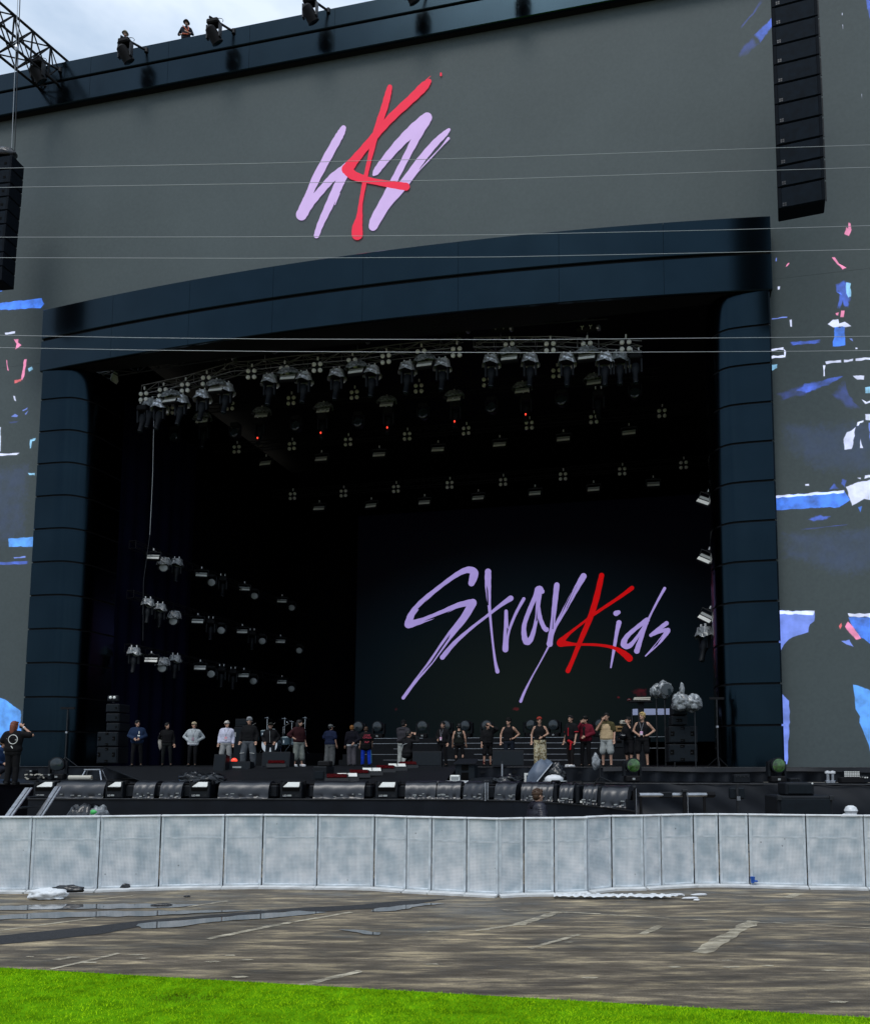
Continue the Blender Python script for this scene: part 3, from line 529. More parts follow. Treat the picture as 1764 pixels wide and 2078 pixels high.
# ------------------------------------------------------------------ lintel and fascia (glossy black panels)
def arc(x,y0,sag,tilt,half): return y0-sag*(1-(x/half)**2)-tilt*x/half
def band(name,label,cat,bands,half,y0,sag,tilt,depth,npan,back):
    t=thing(name,label,cat,(0,0,0))
    for z0_,z1_ in bands:
        for i in range(npan):
            xa=-half+2*half*i/npan+.006; xb=-half+2*half*(i+1)/npan-.006; mb=MB(); k=5
            fr=[(xa+(xb-xa)*j/k) for j in range(k+1)]
            rows=[]
            e=.03
            yy=lambda x,o_:arc(x,y0,sag,tilt,half)+o_
            rows.append([(x,yy(x,.12),z0_) for x in fr]); rows.append([(x,yy(x,e),z0_) for x in fr]); rows.append([(x,yy(x,0),z0_+e) for x in fr]); rows.append([(x,yy(x,0),z1_-e) for x in fr]); rows.append([(x,yy(x,e),z1_) for x in fr]); rows.append([(x,yy(x,.12),z1_) for x in fr])
            mb.sheet(rows); o=obj('panel',mb,M['panel'],t)
    xs=[-half+.02+(2*half-.04)*j/40 for j in range(41)]; zb,zt=bands[0][0]+.02,bands[-1][1]-.02
    mb=MB()
    mb.sheet([[(x,arc(x,y0,sag,tilt,half)+.10,zb) for x in xs],[(x,arc(x,y0,sag,tilt,half)+.10,zt) for x in xs],[(x,back,zt) for x in xs],[(x,back,zb) for x in xs],[(x,arc(x,y0,sag,tilt,half)+.10,zb) for x in xs]])
    for x in(xs[0],xs[-1]): mb.poly([(x,arc(x,y0,sag,tilt,half)+.10,zb),(x,arc(x,y0,sag,tilt,half)+.10,zt),(x,back,zt),(x,back,zb)])
    fixn(obj('core',mb,M['black'],t)); return t
FZ0,FZ1=32.57,34.68
band('lintel','curved glossy black lintel over the stage opening in two bands','lintel',[(19.56,20.97),(21.07,22.44)],15.6,0,.97,0,.12,8,.59)
band('fascia','long glossy black fascia along the top of the LED wall under the sky','fascia',[(FZ0,FZ0+1.12),(FZ0+1.22,FZ1)],30,.22,.0,0,.10,15,.585)
# ------------------------------------------------------------------ columns
def column(sgn,label):
    t=thing('column',label,'column',(0,0,0))
    prof=[(15.50,.35),(15.50,.06),(15.44,.0)]+[(14.6,.0),(14.2,.03)]+[(14.2-.95*math.sin(a),1.25-1.22*math.cos(a)) for a in [PI/2*i/7 for i in range(1,8)]]+[(13.25,2.6)]
    n=12; hgt=1.4667
    for i in range(n):
        za=2.1+i*hgt+(.0 if i==0 else .035); zb=2.1+(i+1)*hgt-.035
        mb=MB(); rows=[]
        for z,ins in((za,.03),(za+.004,.0),(zb-.085,0),(zb-.083,.004),(zb-.075,.004),(zb-.073,0),(zb-.004,.0),(zb,.03)):
            r=[]
            for j,(x,y) in enumerate(prof):
                r.append((sgn*(x-(ins if j in(0,1) else 0)+ (ins if j>8 else 0)),y+(ins if j>1 else 0),z))
            rows.append(r)
        mb.sheet(rows); o=obj('panel',mb,M['panel'],t,smooth=True)
        fixn(o)
    mb=MB(); pr=[(sgn*(x-(.06 if j<2 else 0)+(.06 if j>8 else 0)),y+(.06 if j>1 else 0)) for j,(x,y) in enumerate(prof)]
    mb.sheet([[(x,y,2.1) for x,y in pr],[(x,y,19.6) for x,y in pr]]); fixn(obj('core',mb,M['black'],t))
column(-1,'tall rounded glossy black column of stacked panels at the left of the stage opening')
column(1,'tall rounded glossy black column of stacked panels at the right of the stage opening')
# ------------------------------------------------------------------ stage house, deck, drapes
t=thing('stage_house','black draped walls and roof closing the inside of the stage','stage house',(0,0,0))
obj('back_wall',MB().box((0,24.1,12),(34,.2,24)),M['void'],t); obj('roof',MB().box((0,12.9,23.6),(34,22.2,.2)),M['black'],t)
for s in(-1,1): obj('side_wall',MB().box((s*15.2,13.5,12.5),(.2,21,21)),M['void'],t)
def pleat(mb,p0,p1,z0,z1_,wl=.5,amp=.06,seed=0):
    p0,p1=Vector(p0),Vector(p1); d=p1-p0; n=Vector((-d.y,d.x,0)).normalized(); k=max(4,int(d.length/wl*6)); R=random.Random(seed); rows=[]
    ph=[R.uniform(0,6) for _ in range(3)]
    for zf in (0,.3,.7,1):
        z=z1_+(z0-z1_)*zf
        rows.append([tuple(p0+d*i/k+n*(amp*(.25+.75*zf)*(math.sin(i/6*2*PI+ph[0]+zf)+.6*math.sin(i/6*3.3+ph[1])))+Vector((0,0,z))) for i in range(k+1)])
    mb.sheet(rows); return mb
t=thing('side_drape','tall navy black drape hanging inside the left wall of the stage','drape',(-13.6,0,2.1))
obj('cloth',pleat(MB(),(0,2.6,0),(0,9,0),0,17.3,.9,.10,3),M['navy_drape'],t,True)
structure('stage_deck',MB().box((0,10.5,2.0),(66,27,.2)),M['deck']).matrix_world=Matrix.Translation(O)@Matrix.Rotation(-A,4,'Z')
# front lip, terrace and centre ramp, from points measured along the edge
lip=[G(u,v,1.3) for u,v in [(58,1621),(300,1621),(600,1621.5),(860,1622),(940,1622.5),(1040,1624.5),(1130,1629),(1220,1637),(1288,1646)]]
lip=[Vector((p.x,p.y,0)) for p in lip]
def toplane(poly,z): return [(p[0],p[1],z) for p in poly]
back=[p+Vector((.15*i/8,1.35,0)) for i,p in enumerate(lip)]
mb=MB(); mb.sheet([toplane(lip,1.3),toplane(back,1.3),toplane(back,1.66)]); structure('front_platform',mb,M['deck'])
tb=[Vector(st(p)).xy for p in [(-24,-3.0,0),(-12,-3.0,0),(-8.5,-3.0,0),(-5,-3,0),(-2,-3,0),(1,-3,0),(4,-3,0),(6.5,-3,0),(8.6,-3.0,0)]]
xl=G(-260,1592,1.65)
fr=[Vector((xl.x,back[0].y+.2,0))]+back[1:]
mb=MB(); mb.sheet([toplane(fr,1.66),toplane(tb,1.66)])
structure('terrace',mb,M['deck'])
# left part of the terrace front, open and dark above the steps
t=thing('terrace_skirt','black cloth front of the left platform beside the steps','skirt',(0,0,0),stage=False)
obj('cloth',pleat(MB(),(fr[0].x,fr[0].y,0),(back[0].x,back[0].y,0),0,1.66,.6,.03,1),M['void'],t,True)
obj('edge_trim',MB().tube((fr[0].x,fr[0].y-.04,1.66),(back[0].x-.3,back[0].y-.04,1.66),.02),M['steel'],t)
# ramp
rl=[Vector(st((-8.9,-3.02,0))).xy,Vector(st((4.6,-3.02,0))).xy]; ra=G(300,1588,1.71); rb=G(900,1588,1.71)
mb=MB(); mb.prism([(rl[0][0],rl[0][1],2.104),(rl[1][0],rl[1][1],2.104),(rb.x,rb.y,1.71),(ra.x,ra.y,1.71)],(0,0,-.04))
fixn(structure('ramp',mb,M['deck']))
# skirts
t=thing('stage_skirt','matt black cloth skirt hanging below the front row of lamps and monitors','skirt',(0,0,0),stage=False)
mb=MB()
for i,(a,b) in enumerate(zip(lip[:-1],lip[1:])): pleat(mb,(a.x,a.y-.01,0),(b.x,b.y-.01,0),0,1.29,.9,.018,5)
obj('cloth',mb,M['skirt'],t,True); obj('edge_trim',MB().path([(p.x,p.y-.03,1.295) for p in lip],.018),M['steel'],t)
t=thing('deck_skirt','black satin skirt below the stage deck edge at the left behind lamps','skirt',(0,0,0))
obj('cloth',pleat(MB(),(-24,-3.03,0),(4.5,-3.03,0),1.66,2.09,.8,.05,8),M['skirt'],t,True)
obj('edge_trim',MB().tube((-24,-3.06,2.10),(-9,-3.06,2.10),.02),M['steel'],t)
t=thing('deck_skirt','creased black satin skirt below the stage deck edge at the right','skirt',(0,0,0))
mb=pleat(MB(),(4.5,-3.03,0),(30,-3.03,0),1.66,2.09,.55,.06,9); mb.sheet([[(9.5+20.5*i/30,-3.10-.02*math.sin(i*1.3),2.10) for i in range(31)],[(9.5+20.5*i/30,-3.14-.03*math.sin(i*2.3),1.98+.02*math.sin(i*.9)) for i in range(31)]]); obj('cloth',mb,M['skirt'],t,True)
obj('edge_trim',MB().tube((4.6,-3.06,2.11),(30,-3.06,2.11),.014),M['steel'],t)
# right terrace with creased cloth front
rt=[(7.6,-5.5),(12,-5.5),(18,-5.5),(30,-5.5)]
mb=MB(); mb.sheet([[(x,y,1.65) for x,y in rt],[(x,-3.0,1.65) for x,y in rt]])
structure('terrace',mb,M['deck']).matrix_world=Matrix.Translation(O)@Matrix.Rotation(-A,4,'Z')
t=thing('terrace_skirt','creased black cloth covering the right platform behind the barrier','skirt',(0,0,0))
mb=MB(); R_=random.Random(4); rows=[]
for zi in range(13):
    z=1.655*(1-zi/12); r=[]
    for i in range(90):
        x=7.6+22.4*i/89; w_=.06*math.sin(z*5+x*1.1)*math.sin(x*.7)+.05*abs(math.sin(x*1.9+z*3.1))*(.3+zi/12)+.03*math.sin(x*6+z*9)
        r.append((x,-5.52-w_-.25*(zi/12),z))
    rows.append(r)
mb.sheet(rows); obj('cloth',mb,M['skirt'],t,True); obj('edge_trim',MB().tube((7.6,-5.56,1.66),(30,-5.56,1.66),.016),M['steel'],t)
# thrust side cloth in the corner
t=thing('thrust_skirt','dark cloth draped over the curved corner of the thrust','skirt',(0,0,0),stage=False)
c0=lip[-1]; c1=Vector(st((7.6,-5.5,0))); c1.z=0
obj('cloth',pleat(MB(),(c0.x,c0.y-.02,0),(c1.x+1.5,c1.y-1.2,0),0,1.5,.8,.05,11),M['skirt'],t,True)
# ------------------------------------------------------------------ rear screen with the lettering
YS=21.0
t=thing('rear_screen','large dark LED screen at the back of the stage showing lilac and red handwritten lettering','video screen',(0,0,0))
obj('screen_face',MB().box((2.5,YS+.1,11.2),(23.4,.2,15.4)),M['p_dark'],t)
cv=mk(1500,2200,1.357)
sl_=[[(522,180,34),(532,150,44),(535,120,44),(500,108,34),(440,135,26),(350,200,22),(260,275,28),(200,345,34),(180,400,42)],[(180,404,44),(250,385,30),(350,345,28),(450,300,28),(530,285,40)],[(528,288,44),(480,370,40),(400,470,34),(300,610,26),(220,710,18),(152,803,18)],
[(612,118,34),(612,200,32),(620,320,16),(635,480,11),(650,600,14),(663,660,22)],[(735,262,30),(680,300,20),(610,355,15),(520,425,16),(430,505,22),(364,583,26)],[(710,332,18),(710,420,24),(706,540,32)],[(706,540,28),(722,450,15),(760,350,15),(806,265,18)],
[(905,225,26),(888,215,42),(870,250,26),(835,330,24),(808,410,24),(810,475,30),(825,500,34),(850,470,26),(875,370,18),(888,240,30)],[(884,300,18),(895,370,22),(915,420,24),(928,432,26)],[(985,190,30),(975,280,28),(962,400,24),(946,510,32)],[(946,508,28),(970,430,18),(1030,320,24),(1085,220,28),(1130,142,34)],[(945,515,10),(900,600,7),(850,690,8),(810,770,13),(789,822,16)],
[(1306,344,30),(1320,338,22)],[(1322,395,28),(1310,450,20),(1295,540,16),(1278,638,8)],[(1475,380,28),(1420,420,22),(1365,470,26),(1348,512,34),(1380,520,26),(1430,460,16),(1472,395,22)],[(1570,208,16),(1530,280,12),(1485,370,11),(1445,470,22),(1419,548,30)],[(1580,398,24),(1530,435,20),(1495,463,18)],[(1500,460,18),(1550,440,20),(1588,435,24)],[(1588,440,26),(1540,500,20),(1466,576,6)]]
sr_=[[(1228,138,28),(1200,260,32),(1165,370,30),(1110,500,26),(1070,600,22),(1045,656,26)],[(1393,206,24),(1320,260,18),(1200,340,16),(1120,400,13),(1050,455,18),(1005,500,38)],[(1005,505,42),(1080,512,16),(1200,515,14),(1290,530,18),(1345,560,32),(1378,588,38)]]
for grp in ((0,1,2),(3,4),(5,6),(7,8),(9,10,11),(12,13),(14,15),(16,17,18)):
    mb=MB()
    for i in grp:
        if i<len(sl_): ribbon(mb,sl_[i],cv,YS-.006-.002*i)
    obj('letter',mb,M['p_lilac2'],t)['label']='lilac handwritten letter'
mb=MB()
for i,s_ in enumerate(sr_): ribbon(mb,s_,cv,YS-.05-.002*i)
obj('letter',mb,M['p_red2'],t)['label']='red handwritten letter K'
sl=[[(300,610),(350,535),(408,455),(398,480),(310,610),(225,700)],[(260,388),(340,355),(420,325),(345,365)],[(230,320),(285,265),(240,325)],[(604,190),(608,300),(615,300),(612,220)],[(1000,372),(1030,300),(1085,190),(1050,270)],[(1090,205),(1100,180),(1035,330),(1040,310)],[(960,430),(968,330),(965,430)],[(712,470),(715,420),(722,430)],[(1500,540),(1560,465),(1530,515)],[(872,390),(876,320),(880,380)]]
for i,p in enumerate(sl): fixn(obj('letter_slit',MB().poly([tuple(S(*cv(*q),YS-.08-.002*i)) for q in p]),M['p_dark'],t))
R_=random.Random(3)
for cx_,cy_,rx,ry,n in [(1440,775,55,38,26),(765,865,26,14,9),(112,865,10,12,4),(1320,800,12,8,3)]:
    fragment([S(*cv(cx_+rx*math.cos(b)*R_.uniform(.6,1.1),cy_+ry*math.sin(b)*R_.uniform(.6,1.1)),YS-.11) for b in [2*PI*j/9 for j in range(9)]],M['p_smudge'],t,.6,int(cx_))
# ================================================================== LIGHTING RIG
def zA(x,y): return (500+x/1.6036)/1.9716,(1250+y/1.6036)/1.9716
def zB(x,y): return (1600+x/1.357)/1.9716,(1250+y/1.357)/1.9716
def zC(x,y): return (450+x/2.0753)/1.9716,(2050+y/2.0753)/1.9716
def p2b(l): return [('A',)+q for q in l]
def px(l): return [(zA if k=='A' else zB)(x,y) for k,x,y in l]
def Al(*l): return [('A',x,y) for x,y in l]
def Bl(*l): return [('B',x,y) for x,y in l]
def truss(name,label,pts,wd,hg,r=.028,parts=True,m='steel',step=.9,group=None,bays=None):
    """box truss along a polyline of stage points; pts = centre line"""
    p0=Vector(pts[0]); t=thing(name,label,'truss',tuple(p0),0,group)
    P=[Vector(p)-p0 for p in pts]
    def off(i):
        a=P[max(i-1,0)];b=P[min(i+1,len(P)-1)]; d=(b-a).normalized(); n=Vector((-d.y,d.x,0)).normalized(); return n
    lines=[]
    for sx,sz in((-1,-1),(1,-1),(-1,1),(1,1)):
        ln_=[p+off(i)*sx*wd/2+Vector((0,0,sz*hg/2)) for i,p in enumerate(P)]; lines.append(ln_)
        obj('chord',MB().path(ln_,r,6),M[m],t)
    def at(l,s):
        for a,b in zip(l[:-1],l[1:]):
            d=(b-a).length
            if s<=d or b is l[-1]: return a.lerp(b,min(1,s/d))
            s-=d
    tot=sum((b-a).length for a,b in zip(P[:-1],P[1:])); k=max(1,round(tot/step)); sides=[(0,1),(2,3),(0,2),(1,3)]
    for i in range(k):
        mb=MB()
        for q,(a,b) in enumerate(sides):
            la,lb=lines[a],lines[b]
            if (i+q)%2: la,lb=lb,la
            L_=lambda l,s:at(l,s*sum((y-x).length for x,y in zip(l[:-1],l[1:])))
            mb.tube(L_(la,i/k),L_(lb,(i+1)/k),r*.65,5); mb.tube(L_(la,i/k),L_(lb,i/k),r*.65,5)
        obj('bracing',mb,M[m],t)
    return t
def chain(u,v,y,ztop,label,x=None): pass
# --- fixture prototypes, facing -Y, hung from the point at their origin
def p_blinder(label):
    t=thing('blinder_lamp',label,'stage lamp',(0,0,0))
    obj('housing',MB().box((0,.06,0),(.42,.14,.42),bev=.03).box((0,.06,.30),(.06,.06,.2)),M['black'],t); obj('clamp',MB().box((.02,.0,.40),(.06,.05,.14)),M['white'],t)  # clamp painted white to give the rig a metal glint
    for x in(-.14,.14):
        for z in(-.14,.14):
            obj('bulb',MB().lathe([(0.0,-.06),(.06,-.055),(.092,-.03),(.10,0),(.10,.03)],(x,-.02,z),10,'Y'),M['lampwhite'],t,True)
    return t
def p_strobe(label,cover=False):
    t=thing('strobe_lamp',label,'stage lamp',(0,0,0))
    R=Matrix.Rotation(math.radians(-28),3,'X')
    obj('housing',MB().box((0,.1,.0),(.74,.16,.40),R,bev=.03),M['black'],t)
    for k in(0,1): obj('light_bar',MB().box(R@Vector((0,-.09,.085-.17*k))+Vector((0,.1,0)),(.66,.02,.145 if k else .11),R,bev=.01),M['lampwhite' if k else 'lampgrey'],t)
    obj('clamp',MB().box((.0,.08,.47),(.06,.06,.12)),M['white'],t)  # white colour here stands for the glint on the clamp
    obj('yoke',MB().path([(-.40,.1,0),(-.40,.1,.32),(.40,.1,.32),(.40,.1,0)],.022,6).path([(-.16,.1,.34),(0,.1,.42),(.16,.1,.34)],.025,5),M['steel'],t)
    if cover:
        mb=MB(); n=14; rows=[]
        for k,(r,z) in enumerate([(.05,.45),(.26,.42),(.36,.30),(.44,.12)]):
            rows.append([((r*1.15)*math.copysign(abs(math.cos(a))**.5,math.cos(a))*(1+.08*math.sin(5*a+k)),.1+r*.62*math.copysign(abs(math.sin(a))**.5,math.sin(a))*(1+.08*math.sin(4*a+k*2)),z+.03*math.sin(6*a+k)) for a in [2*PI*i/n for i in range(n+1)]])
        mb.sheet(rows); obj('rain_cover',mb,M['plastic'],t)
    return t
def p_spot(label,cover=True,red=False,kind='foil'):
    t=thing('moving_head_lamp',label,'stage lamp',(0,0,0))
    b=obj('base',MB().box((0,0,-.12),(.50,.38,.24),bev=.04).box((0,0,.06),(.3,.08,.12)),M['black'],t); [obj('clamp',MB().box((x_,-.05,.17),(.05,.06,.13)),M['white'],t) for x_ in(-.13,.13)]  # both clamps are white in place of glints on metal
    for s in(-1,1): obj('yoke_arm',MB().prism([(s*.20,-.10,-.24),(s*.20,.10,-.24),(s*.20,.07,-.78),(s*.20,-.07,-.78)],(s*.075,0,0)),M['box'],t)
    R=Matrix.Rotation(math.radians(-16),3,'X')
    hd=obj('head',MB().lathe([(.10,.20),(.17,.17),(.185,.02),(.17,-.14),(.115,-.24),(.105,-.56),(.12,-.62),(.12,-.68),(.10,-.69)],(0,0,-.62),12,R=R),M['box'],t,True)
    obj('lens',MB().lathe([(0,-.705),(.095,-.70),(.10,-.685)],(0,0,-.62),12,R=R),M['lens'],t)
    if cover:
        mb=MB(); n=20; rows=[]
        for k,(r,z) in enumerate([(.04,.13),(.26,.10),(.29,-.04),(.32,-.16),(.37,-.29)]):
            rows.append([(r*1.05*math.copysign(abs(math.cos(a))**.6,math.cos(a))*(1+.05*math.sin(7*a+k)),r*.85*math.copysign(abs(math.sin(a))**.6,math.sin(a))*(1+.07*math.sin(5*a+k*2)),z+((.06*math.sin(3*a+1)+.03*math.sin(7*a)) if k==4 else 0)) for a in [2*PI*i/n for i in range(n+1)]])
        mb.sheet(rows); obj('rain_cover',mb,M[kind],t)
    if red: obj('indicator_light',MB().ell((.02,-.26,-1.02),(.040,.04,.05),8,6),M['redlamp'],t)
    return t
def p_wash(label,cover=False,pale=False):
    t=thing('wash_lamp',label,'stage lamp',(0,0,0))
    obj('base',MB().box((0,.05,-.08),(.46,.34,.18),bev=.03),M['black'],t)
    for s in(-1,1): obj('yoke_arm',MB().prism([(s*.26,-.05,-.14),(s*.26,.11,-.14),(s*.26,.09,-.62),(s*.26,-.03,-.62)],(s*.05,0,0)),M['box'],t)
    R=Matrix.Rotation(math.radians(0),3,'X')
    obj('head',MB().lathe([(.10,.30),(.20,.26),(.25,.05),(.265,-.10),(.255,-.12)],(0,.03,-.52),16,'Y'),M['box'],t,True)
    obj('lens',MB().lathe([(0.0,-.145),(.14,-.14),(.21,-.128),(.245,-.105)],(0,.03,-.52),18,'Y'),M['lampgrey' if pale else 'lens'],t,True)
    if cover:
        mb=MB(); n=16; rows=[]
        for k,(r,z) in enumerate([(.04,.10),(.24,.05),(.33,-.14),(.38,-.36)]):
            rows.append([(r*1.1*math.cos(a)*(1+.09*math.sin(7*a+k)),.04+r*.85*math.sin(a)*(1+.1*math.sin(5*a+k*2)),z+.05*math.sin(6*a+k)) for a in [2*PI*i/n for i in range(n+1)]])
        mb.sheet(rows); obj('rain_cover',mb,M['plastic'],t)
    return t
def p_hoist(label):
    t=thing('chain_hoist',label,'hoist',(0,0,0))
    obj('motor',MB().tube((-.42,0,0),(.30,0,0),.14,12).tube((.30,0,0),(.42,0,0),.11,12),M['black'],t)
    obj('end_cap',MB().tube((.42,0,0),(.50,-.03,0),.13,12),M['alu'],t)
    for x in(-.2,.14): obj('clamp',MB().path([(x-.06,-.15,.08),(x,-.155,.02),(x+.06,-.15,.08)],.018,4).tube((x,-.155,.02),(x,-.15,-.08),.018,4),M['white'],t)
    obj('hook',MB().path([(0,0,-.14),(0,0,-.34),(-.07,0,-.42),(.07,0,-.44)],.02,5),M['alu'],t)
    obj('chain',MB().tube((0,0,.14),(0,0,2.6),.012,5),M['steel'],t); return t
def row(points,y,proto,lab,group,R=None,plane='y',used=None,dz=0,flags=None):
    pts=sorted(points,key=lambda q:q[0]); n=len(pts); first=None
    for i,(u,v) in enumerate(pts):
        p=S(u,v,y) if plane=='y' else SX(u,v,y); p.z+=dz
        l=lab.format(place(i,n))
        rz=random.uniform(-.08,.08) if R is None else R+random.uniform(-.1,.1)
        if proto[0] is None or not proto[1]:
            if proto[0] is None: proto[0]=proto[2]()
            t=proto[0]; proto[1]=True; t.scale=(.85,)*3 if plane=='x' else (1,)*3; t.location=st(p); t.rotation_euler=(0,0,rz-A); t['label']=l; t['group']=group
        else: t=dup(proto[0],p,rz,l,group,scale=.85 if plane=='x' else 1)
        if t is not proto[0] or True:
            if 'pitch' in proto[3:]: pass
def P(fn,*a,**k): return [None,False,lambda:fn('',*a,**k)]
PB=P(p_blinder); PS=P(p_strobe); PSC=P(p_strobe,True); PSP=P(p_spot); PSPR=P(p_spot,False,True); PSPN=P(p_spot,False); PW=P(p_wash); PWP=P(p_wash,False,True); PWC=P(p_wash,True,True); PH=P(p_hoist); PSPC=P(p_spot,True,False,'plastic')
# --- row 1, the curved front truss
r1=px(Al((110,500),(385,440),(700,350)))+px(Al((800,345),(1100,310),(1500,275),(1740,240)))+px(Bl((330,165)))
c1=[tuple(S(u,v,1.75)) for u,v in r1]
truss('lighting_truss','curved front lighting truss hung with silver covered lamps',[(x,1.9,z) for x,y,z in c1],.42,.42,.022,m='rig')
c2=[tuple(S(*zB(x,y),1.75)) for x,y in ((400,165),(820,160),(1310,185))]
truss('lighting_truss','short straight lighting truss at the right of the front row',[(x,1.9,z) for x,y,z in c2],.42,.42,.022,m='rig')
row(px(Al((120,540),(243,515),(385,482),(520,438),(810,395),(1020,375),(1232,352),(1455,325),(1672,298))+Bl((113,228),(305,215),(590,190),(812,188),(1012,187),(1222,180))),1.5,PB,'four bulb blinder on the front truss, {}','blinders on the front truss')
row(px(Al((285,560),(580,490),(1042,415),(1478,375))+Bl((130,280),(590,245),(1010,240))),1.3,PSC,'rain covered pale strobe on the front truss, {}','strobes on the front truss')
row(px(Al((225,575),(360,545),(500,515),(650,470),(930,415),(1150,398),(1360,378),(1585,358))+Bl((40,282),(230,265),(495,245),(705,240),(905,238),(1110,235))),1.6,PSP,'silver covered moving head on the front truss, {}','covered moving heads on the front truss',dz=-.05)
row(px(Al((120,600))+Bl((1275,225))),1.6,PSPN,'narrow uncovered moving head ending the front truss, {} one','end moving heads of the front truss')
row(px(Al((165,575))+Bl((1190,235))),1.7,PSPC,'small plastic wrapped lamp near the front truss end, {} one','plastic wrapped end lamps')
row(px(Al((640,305),(898,255),(1490,190))+Bl((312,105),(545,92),(1015,90))),1.9,PH,'chain hoist with white clamps above the front truss, {}','chain hoists over the front truss')
# --- rows 2-4
def bar(pa,pb,y,label):
    a=S(*pa,y);b=S(*pb,y); truss('lighting_truss',label,[(a.x-1.5,y+.35,a.z),(b.x+1.5,y+.35,b.z)],.4,.4,.024,m='black',step=1.4)
bar(zA(300,600),zB(1230,330),6,'second lighting truss from the front, dark and straight')
bar(zA(716,850),zB(1420,520),10,'third lighting truss from the front, in deep shade')
bar(zA(1074,1150),zB(1537,800),14.5,'rearmost lighting truss before the back screen')
row(px(Al((290,628),(672,600),(1065,565),(1470,528))+Bl((100,412),(470,378),(847,330),(1228,278))),6,PB,'four bulb blinder on the second truss, {}','blinders on the second truss')
row(px(Al((490,695),(872,660),(1268,630),(1675,590))+Bl((290,470),(660,425),(1050,380))),6,PSC,'covered pale strobe on the second truss, {}','strobes on the second truss')
row(px(Al((320,735),(705,710),(1098,665),(1497,640))+Bl((125,495),(495,460),(875,420),(1272,380))),6,PW,'dark round wash lamp on the second truss, {}','wash lamps on the second truss')
row(px(Al((870,690),(1272,655),(1693,620))+Bl((303,490),(684,450))),6,PSPR,'moving head with glowing red light on the second truss, {}','red lit moving heads on the second truss')
row(px(Al((512,715))+Bl((1075,430))),6,PSPN,'dark unlit moving head on the second truss, {} one','unlit moving heads on the second truss')
row(px(Al((716,878),(1070,857),(1430,830))+Bl((38,672),(358,642),(700,612),(1050,580),(1420,547))),10,PB,'four bulb blinder on the third truss, {}','blinders on the third truss')
row(px(Al((898,968),(1256,940),(1627,912))+Bl((204,744),(538,717),(884,687),(1240,653))),10,PS,'small pale strobe on the third truss, {}','strobes on the third truss')
row(px(Al((1074,1178),(1400,1160),(1737,1132))+Bl((268,936),(558,920),(883,890),(1204,862),(1537,828))),14.5,PB,'four bulb blinder on the rearmost truss, {}','blinders on the rearmost truss')
row(px(Al((1242,1257),(1575,1240))+Bl((130,1032),(422,1007),(730,982),(1048,960),(1373,933))),14.5,PS,'small pale strobe on the rearmost truss, {}','strobes on the rearmost truss')
# --- side rig, three bars running back along the left wall
XS=-12.5; RZ=math.radians(24)
for nm,zz,strobes,discs,discs_c,spots,covs in [('top',12.35,[(335,372),(737,518),(1095,635),(1405,737)],[(823,592),(1178,703),(1487,800)],[(425,462)],[(915,570)],[(535,425)]),
    ('middle',10.0,[(705,905),(1075,990),(1392,1073)],[(902,990),(1242,1077),(1548,1155)],[(507,905)],[(815,925),(1158,1020)],[(295,760),(395,800)]),
    ('bottom',7.5,[(318,1228),(725,1292),(1087,1355),(1404,1410)],[(820,1352),(1170,1410),(1483,1472)],[(412,1295)],[(905,1320),(1000,1340)],[(180,1165),(520,1225)])]:
    truss('lighting_truss',nm+' side bar of lamps along the left wall of the stage',[(XS-.3,3.0,zz),(XS-.3,21,zz)],.35,.35,.02,m='black',step=1.5)
    cvt=lambda l:[zC(*q) for q in l]
    row(cvt(strobes),XS,PS,'two bar strobe on the '+nm+' bar by the left wall, {}','strobes on the left wall bars',R=RZ,plane='x')
    row(cvt(discs),XS,PWP,'pale disc wash lamp on the '+nm+' bar by the left wall, {}','wash lamps on the left wall bars',R=RZ,plane='x',dz=.5)
    row(cvt(discs_c),XS,PWC,'pale disc wash lamp under clear plastic on the '+nm+' bar by the left wall','covered wash lamps on the left wall bars',R=RZ,plane='x',dz=.45)
    row(cvt(spots),XS,PSPN,'dark moving head on the '+nm+' bar by the left wall, {}','moving heads on the left wall bars',R=RZ,plane='x',dz=.2)
    row(cvt(covs),XS,PSPC,'plastic wrapped lamp on the '+nm+' bar by the left wall, {}','plastic wrapped lamps on the left wall bars',R=RZ,plane='x',dz=.15)
def wire(name,label,pts,r,m,stage=True,cat='cable'):
    p0=Vector(pts[0]); t=obj(name,MB().path([Vector(p)-p0 for p in pts],r,5),m); t.location=st(p0) if stage else p0
    if stage: t.rotation_euler=(0,0,-A)
    return tag(t,label,cat)
a=S(312,850,1.6); b=S(304,1085,1.6); wire('hanging_cable','thin pale cable hanging from the front truss at the left of the stage',[a,a.lerp(b,.5)+Vector((.04,0,0)),b],.010,M['wire'])
wire('hanging_cable','dark thin cable hanging between the bars at the left wall',[b,S(291,1180,1.6),S(290,1300,1.6)],.014,M['steel'])
# right wall lamps
for i,(x,y_,pr,l) in enumerate([(195,95,PS,'topmost strobe peeping out beside the right column'),(200,497,PS,'middle strobe peeping out beside the right column'),(205,905,PS,'lowest strobe peeping out beside the right column'),(200,985,PSPC,'plastic wrapped moving head beside the right column')]):
    p=S((2700+x/1.7317)/1.9716,(1950+y_/1.7317)/1.9716,3.5); dup(pr[0],p,-.9,l,'lamps beside the right column' if pr is PS else None,R=(Matrix.Rotation(-.7,3,'Z')@Matrix.Rotation(.5,3,'Y')) if pr is PS else None)
